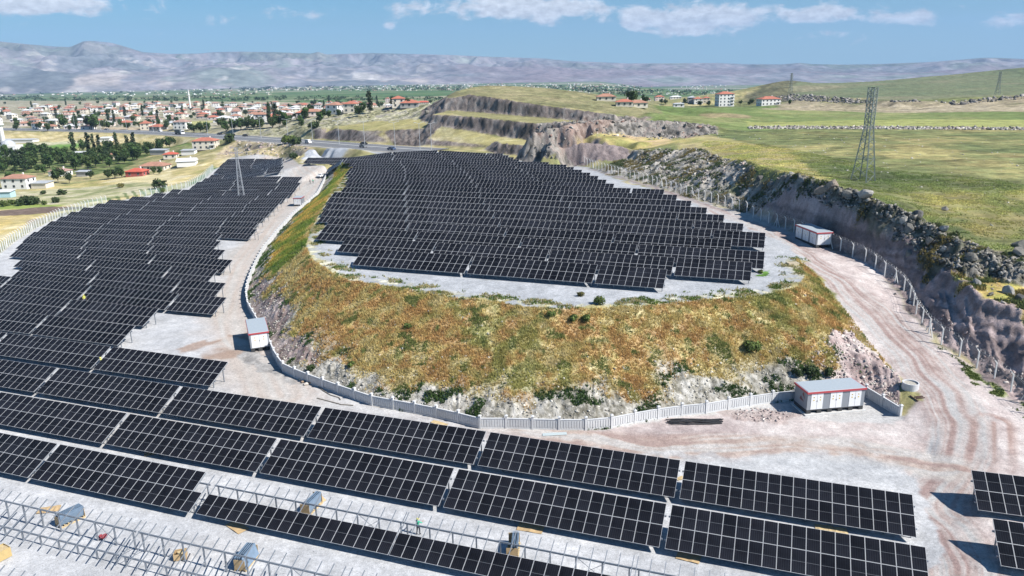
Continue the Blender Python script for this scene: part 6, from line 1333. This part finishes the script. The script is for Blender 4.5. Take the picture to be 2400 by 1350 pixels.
for (px, py, H, v, lb) in [(8, 484, 3, 1, 'round bush on the field at the left edge'), (28, 481, 3, 1, 'yellow-green bush on the left field'), (47, 482, 3.6, 0, 'dark bush between the yellow-green one and the double bush'), (66, 479, 4.4, 0, 'large dark double bush on the left field, left half'), (82, 479, 4.2, 0, 'large dark double bush on the left field, right half'), (103, 480, 2.2, 1, 'small bush right of the double bush'), (133, 475, 3, 0, 'thin dark bush near the ploughed strip'), (101, 455, 2.2, 0, 'small bush on the dry terrace'), (145, 457, 3, 0, 'bush under the dry terrace'), (283, 440, 2.5, 2, 'brown bush alone on the dry slope'), (374, 443, 5, 0, 'tall dark bush near the field corner'), (380, 452, 3, 1, 'lower bush near the field corner'),
                       (676, 338, 6.5, 1, 'bush beside the highway, left of two'), (692, 340, 5.5, 0, 'bush beside the highway, right of two'), (690, 372, 3.6, 0, 'dark bush at the end of the solar field'), (537, 335, 7, 0, 'dark conical bush below the highway'), (735, 302, 5.5, 0, 'dark bush on the rocky bank'), (700, 240, 4, 0, 'dark bush near the village edge'), (820, 262, 6, 0, 'round bush among the rocks above the meadow'), (803, 258, 5, 1, 'second bush among the rocks above the meadow'), (760, 270, 4, 0, 'bush on the rocky bank'),
                       (1361, 694, .9, 2, 'small dry shrub alone on the terrace gravel'), (1783, 640, .8, 1, 'green plant beside the last table of the upper field'), (1405, 712, 1.6, 1, 'green bush at the terrace edge'), (1345, 752, 1.3, 1, 'green bush on the upper slope, left of two'), (1375, 752, 1.3, 1, 'green bush on the upper slope, right of two'), (1290, 742, 1.2, 1, 'small green bush on the upper slope'), (955, 770, 1.1, 1, 'green bush on the left half of the slope'), (1760, 820, 1.8, 1, 'bright green bush on the right half of the slope'), (1905, 878, 1.6, 0, 'dark green bush above the long kiosk'), (1870, 880, 1.4, 0, 'dark green bush left of the long kiosk roof'), (1945, 880, 1.5, 0, 'dark green bush right above the long kiosk'), (730, 868, 1.1, 0, 'dark green bush behind the curved wall'), (825, 860, 1.2, 1, 'green bush above the curved wall'),
                       (1005, 925, .9, 0, 'bush at the weed edge above the wall')]: tree('bush', px, py, H, lb, None, v)
GV = 'trees between the village houses'
for (py0, xa, xb, k_, tx) in [(305, 30, 470, 13, 'along the highway'), (297, 0, 720, 26, 'behind the first houses'), (288, 0, 760, 26, 'behind the second houses'), (279, 0, 800, 24, 'in the lower village'), (271, 0, 850, 24, 'in the middle of the village'), (263, 0, 900, 24, 'in the upper village'), (255, 40, 980, 22, 'near the far houses'), (246, 0, 1020, 26, 'at the far edge of the village')]:
    for j in range(k_):
        px = xa+(xb-xa)*(j+R0.random())/k_; py = py0+R0.uniform(-3, 3)
        if 430 < px < 505 and 280 < py < 302: continue
        kd = 'poplar' if R0.random() < .1 else 'round'; tree(kd, px, py, R0.uniform(5, 8.5) if kd == 'round' else 14, f'{ORD[j]} tree from the left {tx}', GV)
for j, (px, py, H) in enumerate([(215, 305, 15), (225, 305, 14), (242, 302, 9), (150, 302, 14), (565, 305, 9), (580, 304, 9), (595, 303, 8), (550, 306, 8), (610, 303, 8), (530, 309, 8), (520, 300, 9), (470, 312, 9), (485, 310, 8), (455, 313, 8), (655, 297, 9), (670, 293, 9), (640, 299, 8)]): tree('round', px, py, H, f'{ORD[j]} of the big roadside trees beyond the highway', 'big roadside trees')
for j, (px, py, H) in enumerate([(1479, 244, 8), (1512, 246, 6), (1560, 246, 6), (1605, 244, 6), (1640, 250, 5), (1660, 250, 5), (1735, 246, 4), (1755, 248, 4), (1762, 245, 5), (1550, 243, 5), (1850, 246, 4)]): tree('round', px, py, H, f'{ORD[j]} tree from the left in the plateau hamlet', 'trees of the plateau hamlet')
for j, (px, py, H) in enumerate([(790, 244, 8), (845, 250, 7), (857, 250, 8), (885, 248, 8), (895, 250, 8), (800, 250, 9), (935, 248, 6), (952, 250, 6), (735, 250, 12), (750, 246, 8)]): tree('round', px, py, H, f'{ORD[j]} tree from the left above the rocky bank', 'trees above the rocky bank')
# tree belts far out on the plain
bt = []
for (xa, xb, ya, yb, k_) in ((0, 1080, 228, 237, 300), (560, 1500, 203, 213, 420), (1300, 1720, 213, 224, 150), (0, 600, 206, 222, 90)):
    for _ in range(k_): bt.append(HIT(R0.uniform(xa, xb), R0.uniform(ya, yb)))
bt = np.array([b for b in bt if 1100 < np.hypot(b[0], b[1]) < 6150]); V = []; C_ = []
for q in bt:
    s = np.hypot(q[0], q[1])/1752*R0.uniform(1.1, 2.2)*(1.3 if np.hypot(q[0], q[1]) < 2500 else 1)
    for k in range(16):
        d = RS.normal(size=3); d /= np.linalg.norm(d); c = q+np.array([d[0]*s*2.0, d[1]*s*1.2, s*.9+d[2]*s*.8]); u_ = RS.normal(size=(2, 3))*s*.55
        V += [c-u_[0], c+u_[0], c+u_[1]]; g = RS.uniform(.7, 1.3); C_ += [(.045*g, .075*g, .035*g)]*3
V = np.array(V); me = attr_mesh('distant_trees', V, np.arange(len(V)).reshape(-1, 3), np.array(C_), leafm); tag(link('distant_trees', me), 'belts of dark trees across the valley plain', 'trees', kind='stuff')
# ------------------------------------------------------------------ people
skin = mat('skin', (.42, .26, .19), .6); hair = mat('hair', (.02, .015, .012), .8)
def person(loc, rz, label, top, legs, helmet=None, pose='stand', lean=0.):
    ro = empty('person', loc, rz, label, 'person')
    J = {'pel': (0, 0, .95), 'sp': (0, .01, 1.12), 'ch': (0, .02, 1.32), 'nk': (0, .02, 1.49), 'hd': (0, -.01, 1.60), 'tp': (0, -.01, 1.72)}
    if pose == 'reach': J['lh'] = (.19, 0, 1.40); J['le'] = (.30, -.22, 1.28); J['lw'] = (.26, -.45, 1.36); J['rh'] = (-.19, 0, 1.40); J['re'] = (-.31, -.18, 1.22); J['rw'] = (-.24, -.42, 1.25)
    else: J['lh'] = (.19, 0, 1.40); J['le'] = (.27, .02, 1.13); J['lw'] = (.27, -.08, .88); J['rh'] = (-.19, 0, 1.40); J['re'] = (-.27, .02, 1.13); J['rw'] = (-.26, -.1, .89)
    for s, k in ((1, 'l'), (-1, 'r')):
        J[k+'hp'] = (s*.095, 0, .88); J[k+'kn'] = (s*.11, -.03+(.05 if k == 'l' else -.04), .50); J[k+'an'] = (s*.12, .04+(.08 if k == 'l' else -.08), .09); J[k+'to'] = (s*.13, -.12+(.08 if k == 'l' else -.08), .04)
        wv = Vector(J[k+'w']); ev = Vector(J[k+'e']); d = (wv-ev).normalized(); J[k+'pa'] = tuple(wv+d*.08)
    ks = list(J); E_ = [('pel', 'sp'), ('sp', 'ch'), ('ch', 'nk'), ('nk', 'hd'), ('hd', 'tp')]
    for k in 'lr': E_ += [('ch', k+'h'), (k+'h', k+'e'), (k+'e', k+'w'), (k+'w', k+'pa'), ('pel', k+'hp'), (k+'hp', k+'kn'), (k+'kn', k+'an'), (k+'an', k+'to')]
    Rr = {'pel': .135, 'sp': .13, 'ch': .145, 'nk': .06, 'hd': .092, 'tp': .065}
    for k in 'lr': Rr.update({k+'h': .07, k+'e': .048, k+'w': .034, k+'pa': .036, k+'hp': .095, k+'kn': .062, k+'an': .045, k+'to': .04})
    # fingers and thumb, rooted in the palm
    for k, s in (('l', 1), ('r', -1)):
        p = Vector(J[k+'pa']); d = (p-Vector(J[k+'w'])).normalized(); sd_ = Vector((0, 1, 0)) if abs(d.y) < .7 else Vector((1, 0, 0))
        for fi in range(4):
            o_ = sd_*(fi-1.5)*.02; l = (.07, .082, .078, .06)[fi]; J[f'{k}f{fi}a'] = tuple(p+o_+d*.03); J[f'{k}f{fi}b'] = tuple(p+o_+d*(.03+l*.6)+Vector((-s*.01, 0, -.01))); J[f'{k}f{fi}c'] = tuple(p+o_+d*(.03+l)+Vector((-s*.025, 0, -.02)))
            E_ += [(k+'pa', f'{k}f{fi}a'), (f'{k}f{fi}a', f'{k}f{fi}b'), (f'{k}f{fi}b', f'{k}f{fi}c')]; Rr.update({f'{k}f{fi}a': .011, f'{k}f{fi}b': .0095, f'{k}f{fi}c': .008})
        J[k+'t1'] = tuple(p+sd_*-.045+d*.0); J[k+'t2'] = tuple(p+sd_*-.06+d*.035); E_ += [(k+'pa', k+'t1'), (k+'t1', k+'t2')]; Rr.update({k+'t1': .011, k+'t2': .009})
    ks = list(J); ix = {k: i for i, k in enumerate(ks)}
    me = bpy.data.meshes.new('body'); me.from_pydata([J[k] for k in ks], [(ix[a], ix[b]) for a, b in E_], []); o = link('body', me, ro)
    sk = o.modifiers.new('skin', 'SKIN'); 
    for i, k in enumerate(ks):
        sv = me.skin_vertices[0].data[i]; sv.radius = (Rr[k], Rr[k]*(.75 if k in ('pel', 'sp', 'ch') else 1)); sv.use_root = (k == 'pel')
    sb = o.modifiers.new('sub', 'SUBSURF'); sb.levels = 1; sb.render_levels = 1
    dg = bpy.context.evaluated_depsgraph_get(); ev = o.evaluated_get(dg); nm = bpy.data.meshes.new_from_object(ev); o.modifiers.clear(); o.data = nm
    nm.materials.clear(); 
    for m_ in (top, legs, skin, tyre): nm.materials.append(m_)
    for pl in nm.polygons:
        c = pl.center; 
        if c.z > 1.50: mi = 2
        elif c.z < .10: mi = 3
        elif c.z < .93 and abs(c.x) < .235: mi = 1
        elif (Vector(c)-Vector(J['lw'])).length < .17 or (Vector(c)-Vector(J['rw'])).length < .17: mi = 2
        else: mi = 0
        pl.material_index = mi; pl.use_smooth = True
    mb = MB(); mb.box((0, -.105, 1.60), (.03, .035, .045), taper=.6)
    for s in (-1, 1): mb.box((s*.034, -.098, 1.628), (.024, .012, .012), mi=1); mb.box((s*.094, 0, 1.61), (.02, .035, .055))
    mb.box((0, -.094, 1.558), (.045, .012, .01), mi=1); mb.build('face', [skin, hair], ro)
    mb = MB(); dome(mb, (0, .0, 1.63), .118)
    if helmet: mb.cyl((0, -.02, 1.63), .15, .02, 14, .14); mb.build('helmet', helmet, ro)
    else: mb.build('hair', hair, ro)
    return ro
hy = mat('helmet_yellow', (.75, .70, .10), .4); vg = mat('vest_green', (.05, .42, .26), .7); vy = mat('vest_yellow', (.60, .62, .12), .7); tk = mat('trousers_dark', (.03, .035, .05), .9); tb = mat('trousers_blue', (.06, .08, .14), .9); vo = mat('jacket_grey', (.12, .12, .13), .9)
p = PZ(981, 1253, 0); person((p[0], p[1], 0), rad(150), 'worker in green top and pale yellow helmet behind a bare rack', vg, tk, hy, 'reach')
p = PZ(236, 845, 1.2); person((p[0], p[1], 0.), rad(120), 'worker in yellow vest standing in the gap below the front tables of the left field', vy, tb, hy, 'reach')
p = PZ(197, 697, 1.2); person((p[0], p[1], 0.), rad(60), 'worker in yellow vest in the gap farther up the left field', vy, tb, hy)
p = PS(727, 431, 'L'); person(p, rad(20), 'left one of two people standing on the haul road', vo, tk); p = PS(734, 430, 'L'); person(p, rad(200), 'right one of two people standing on the haul road', vg, tk)
p = PS(754, 415, 'L'); car(p, rad(70), PW, 'white car parked on the haul road against the bank', group=None); p = PS(751, 420, 'L')
# ------------------------------------------------------------------ pallets, crates, cardboard
card = mat('cardboard', (.46, .33, .18), .85, var=.15, vscale=3); wood = mat('pallet_wood', (.52, .40, .22), .85, var=.2, vscale=5); sheen_blue = mat('panel_blue_sheen', (.16, .23, .32), .35, var=.2, vscale=2)  # light-blue sheen on the dark stored panels, put into their base colour
def pallet(px, py, a, label, n_=14, lean=8, open_=True):
    q = PZ(px, py, 0); ro = empty('panel_pallet', (q[0], q[1], 0), a, label, 'pallet of panels', 'opened pallets of panels')
    mb = MB()
    for y in (-.5, 0, .5): mb.box((0, y, .07), (2.3, .1, .1))
    for k in range(7): mb.box((-1.05+k*.35, 0, .14), (.12, 1.12, .03))
    mb.build('pallet', wood, ro)
    M = Matrix.Rotation(rad(lean), 3, 'X')
    for k in range(n_):
        mb = MB(); mb.box((0, -.42+k*.06+math.sin(rad(lean))*-.0, .74), (2.2, .034, 1.12), M=M); o = mb.build('stored_panel', sheen_blue if k in (0, n_-1) or k % 3 else glass, ro)
    for s in (-1, 1): mb = MB(); mb.box((s*1.13, 0, .62), (.03, 1.0, .95)); mb.build('carton_side', card, ro)
    return ro
pallet(166, 1222, rad(55), 'opened pallet of panels inside the left bare rack', 15, 14); pallet(579, 1320, rad(80), 'opened pallet of panels near the bottom edge', 13, -14); pallet(731, 1192, rad(72), 'opened pallet of panels behind the half-filled table', 10, 6); pallet(1203, 1292, rad(85), 'opened pallet of panels seen between the rear posts', 10, 4)
def sheet(px, py, a, w_, d_, label, m_=card, t=.02, nm='cardboard_sheet', cat='cardboard', tilt=0):
    q = PZ(px, py, 0); mb = MB()
    nx = 6; rr_ = random.Random(int(px)); vs = [(w_*(i/nx-.5), d_*(j-.5), .03+tilt*(j)+rr_.uniform(0, .07)) for i in range(nx+1) for j in (0, 1)]
    vs += [(x, y, z-t) for x, y, z in vs]; k = 2*(nx+1); fs = []
    for i in range(nx): a_ = 2*i; fs += [(a_, a_+2, a_+3, a_+1), (k+a_+1, k+a_+3, k+a_+2, k+a_), (a_, k+a_, k+a_+2, a_+2), (a_+1, a_+3, k+a_+3, k+a_+1)]
    mb.add(vs, fs); o = mb.build(nm, m_, None, (q[0], q[1], ht(q[0], q[1])+.01)); o.rotation_euler = (0, 0, a); return tag(o, label, cat, 'discarded cardboard' if m_ is card else None)
sheet(110, 1196, rad(10), 1.6, 1.1, 'flat cardboard sheet left of the first pallet, left one'); sheet(124, 1194, rad(20), 1.3, 1.1, 'flat cardboard sheet left of the first pallet, right one'); sheet(556, 1236, rad(-40), 2.3, 1.1, 'flattened carton in front of the half-filled table'); sheet(1244, 1239, rad(-18), 2.4, 1.2, 'flattened carton in the shade under the long table', tilt=.1); sheet(1614, 1307, rad(-25), 2.0, 1.2, 'flattened carton in the shade at the table gap')
sheet(352, 1064, rad(30), 1.2, .8, 'crumpled cardboard pieces between two near rows'); sheet(1932, 1238, rad(-14), 1.6, .9, 'pale board lying behind the second row, left one', wood); sheet(1964, 1244, rad(-14), 1.6, .9, 'pale board lying behind the second row, right one', wood); sheet(1030, 993, rad(-30), 2.2, .7, 'long pale board against the wall foot', wood); sheet(745, 1180, rad(60), 1.5, .8, 'brown cardboard leaning behind the rear pallet', tilt=.5)
sheet(1594, 1122, rad(20), .9, .6, 'small board in the gap of the first near row', wood); sheet(233, 905, rad(0), 2.4, .6, 'board lying under the third row on the left', card)
tealm = mat('teal_sheet', (.16, .36, .40), .5, var=.1); sheet(1265, 716, rad(25), 2.0, 1.5, 'teal blue plastic lid lying at the terrace edge', tealm, .06, 'plastic_sheet', 'plastic sheet')
bx = sheet(1265, 716, 0, .01, .01, 'x') if False else None
glm = mat('pale_pipe', (.50, .58, .60), .4)
q = PZ(1298, 1019, 0); mb = MB()
for k in range(5): mb.bar((q[0]-1.3, q[1]-.3+k*.13, .07), (q[0]+1.5, q[1]-.1+k*.13, .07), .09, n=6)
tag(mb.build('steel_profiles', glm), 'bundle of pale steel profiles lying before the wall', 'steel profiles')
def crate(px, py, a, d, label, m_, nm='crate'):
    q = PZ(px, py, 0); ro = empty(nm, (q[0], q[1], 0), a, label, 'crate'); x, y, z = d
    mb = MB(); t = .03
    for s in (-1, 1): mb.box((s*x/2, 0, z/2+.05), (t, y, z)); mb.box((0, s*y/2, z/2+.05), (x, t, z))
    mb.box((0, 0, .08), (x, y, .05)); mb.build('side_boards', m_, ro)
    mb = MB(); mb.box((x*.15, 0, z*.8), (x*.7, y*.8, z*.3), .2); mb.build('contents', wood, ro); return ro
crate(424, 1308, rad(15), (1.0, .8, .6), 'open crate of yellow fittings inside the bare rack', card); crate(-6, 1313, rad(60), (1.9, 1.1, .9), 'large yellow carton at the left picture edge', mat('carton_yellow', (.46, .34, .15), .8, var=.1))
redc = mat('red_cloth', (.32, .05, .06), .9)
q = PZ(241, 1262, 0); mb = MB(); 
for k in range(5): mb.box((q[0]+R0.uniform(-.3, .3), q[1]+R0.uniform(-.25, .25), .1+k*.04), (.45, .3, .2), R0.uniform(0, 3), taper=.6)
tag(mb.build('tool_bag', redc), 'dark red tool bag on the gravel under the bare rack', 'tool bag')
# black pipes, hoses, cables, manhole, debris
blk = mat('black_pipe', (.012, .012, .014), .45); ro = empty('pipe_pile', PZ(1625, 990, 0), 0, 'pile of long black plastic pipes before the concrete wall', 'pipe pile')
for k in range(11):
    r_ = random.Random(k); x0 = -2.9+r_.uniform(-.4, .4); y0 = .4-.09*k+r_.uniform(-.1, .1); mb = MB(); mb.tube([(x0+6.2*t_, y0+.35*math.sin(t_*3.1+k)*.6+(k % 3)*.12*t_, .1+.05*(k % 3)+.05*math.sin(t_*6)) for t_ in np.linspace(0, 1, 10)], .062, 6); mb.build('pipe', blk, ro)
for pts_, lb in (([(745, 905), (757, 915), (775, 926), (795, 932), (798, 937)], 'upper grey hose curving over the gravel near the wall'), ([(743, 933), (770, 940), (800, 948), (828, 950)], 'lower grey hose lying near the first row')):
    P_ = [PZ(a, b, .06) for a, b in pts_]; Q_ = []
    for i in range(len(P_)-1): Q_ += [P_[i]*(1-t_)+P_[i+1]*t_ for t_ in (0, .33, .66)]
    mb = MB(); mb.tube(Q_+[P_[-1]], .07, 5); tag(mb.build('hose', mat('hose_grey', (.20, .18, .15), .6)), lb, 'hose')
q = HIT(2133, 908); ro = empty('manhole_ring', (q[0], q[1], q[2]-.25), 0, 'round concrete manhole ring half buried beside the haul road', 'manhole ring')
mb = MB(); n_ = 28; R1, R2, h_ = .98, .85, .95; vs = [(math.cos(2*math.pi*k/n_)*r_, math.sin(2*math.pi*k/n_)*r_, z_) for r_, z_ in ((R1, 0), (R1, h_), (R2, h_), (R2, h_-.18)) for k in range(n_)]
mb.add(vs, [(j*n_+k, j*n_+(k+1) % n_, (j+1)*n_+(k+1) % n_, (j+1)*n_+k) for j in range(3) for k in range(n_)]); mb.build('ring', mat('ring_concrete', (.55, .56, .58), .85, var=.15, vscale=3), ro)
mb = MB(); mb.cyl((0, 0, h_-.34), .86, .16, 24); mb.build('gravel_fill', mat('gravel_fill', (.42, .40, .35), .9, var=.3, vscale=4, bump=.05, bscale=12), ro)
q = HIT(2142, 935)
for dx_, dy_, l_, a_, lb in ((0, 0, 1.6, 95, 'upright dark timber mark beside the manhole'), (.7, .25, 1.1, 5, 'upper dark timber beside the manhole'), (.7, -.15, 1.1, 5, 'lower dark timber beside the manhole')):
    mb = MB(); mb.box((0, 0, .05), (l_, .12, .1)); o = mb.build('timber', mat('dark_timber', (.10, .06, .05), .9), None, (q[0]+dx_, q[1]+dy_, ht(q[0]+dx_, q[1]+dy_)+.05)); o.rotation_euler = (0, 0, rad(a_)); tag(o, lb, 'timber')
for k, (px, py) in enumerate([(706, 890), (712, 896), (722, 893), (729, 899), (718, 902), (727, 888)]):
    q = PZ(px, py, 0); r_ = np.random.RandomState(k); v = ICV*(1+r_.uniform(-.25, .25, ICV.shape))*[.42, .3, .2]; me = bpy.data.meshes.new('rubble_sack'); me.from_pydata([tuple(x) for x in v], [], ICF.tolist()); me.materials.append(mat('sack_'+str(k % 2), [(.55, .50, .44), (.42, .30, .20)][k % 2], .9, var=.2)); tag(link('rubble_sack', me, None, (q[0], q[1], .15), k), f'{ORD[k]} pale sack of the debris pile against the curved wall', 'sack', 'debris pile at the curved wall')
q = HIT(1857, 620); mb = MB(); mb.box((0, 0, .2), (2.2, 1.1, .35), .2, taper=.85); tag(mb.build('stone_slab', mat('slab_stone', (.42, .36, .26), .9, var=.2), None, (q[0], q[1], q[2])), 'flat stone slab at the corner of the upper terrace', 'stone slab')
ro = empty('tilted_bracket', PS(606, 563, 'L'), 0, 'steel post with slanted arm beyond the last table', 'steel post'); mb = MB(); mb.bar((0, 0, 0), (0, 0, 2.1), .09); mb.build('post', steel, ro); mb = MB(); mb.bar((-1.5, 0, 1.2), (1.5, .3, 2.2), .08); mb.build('arm', steel, ro)
print('trees', ntree)
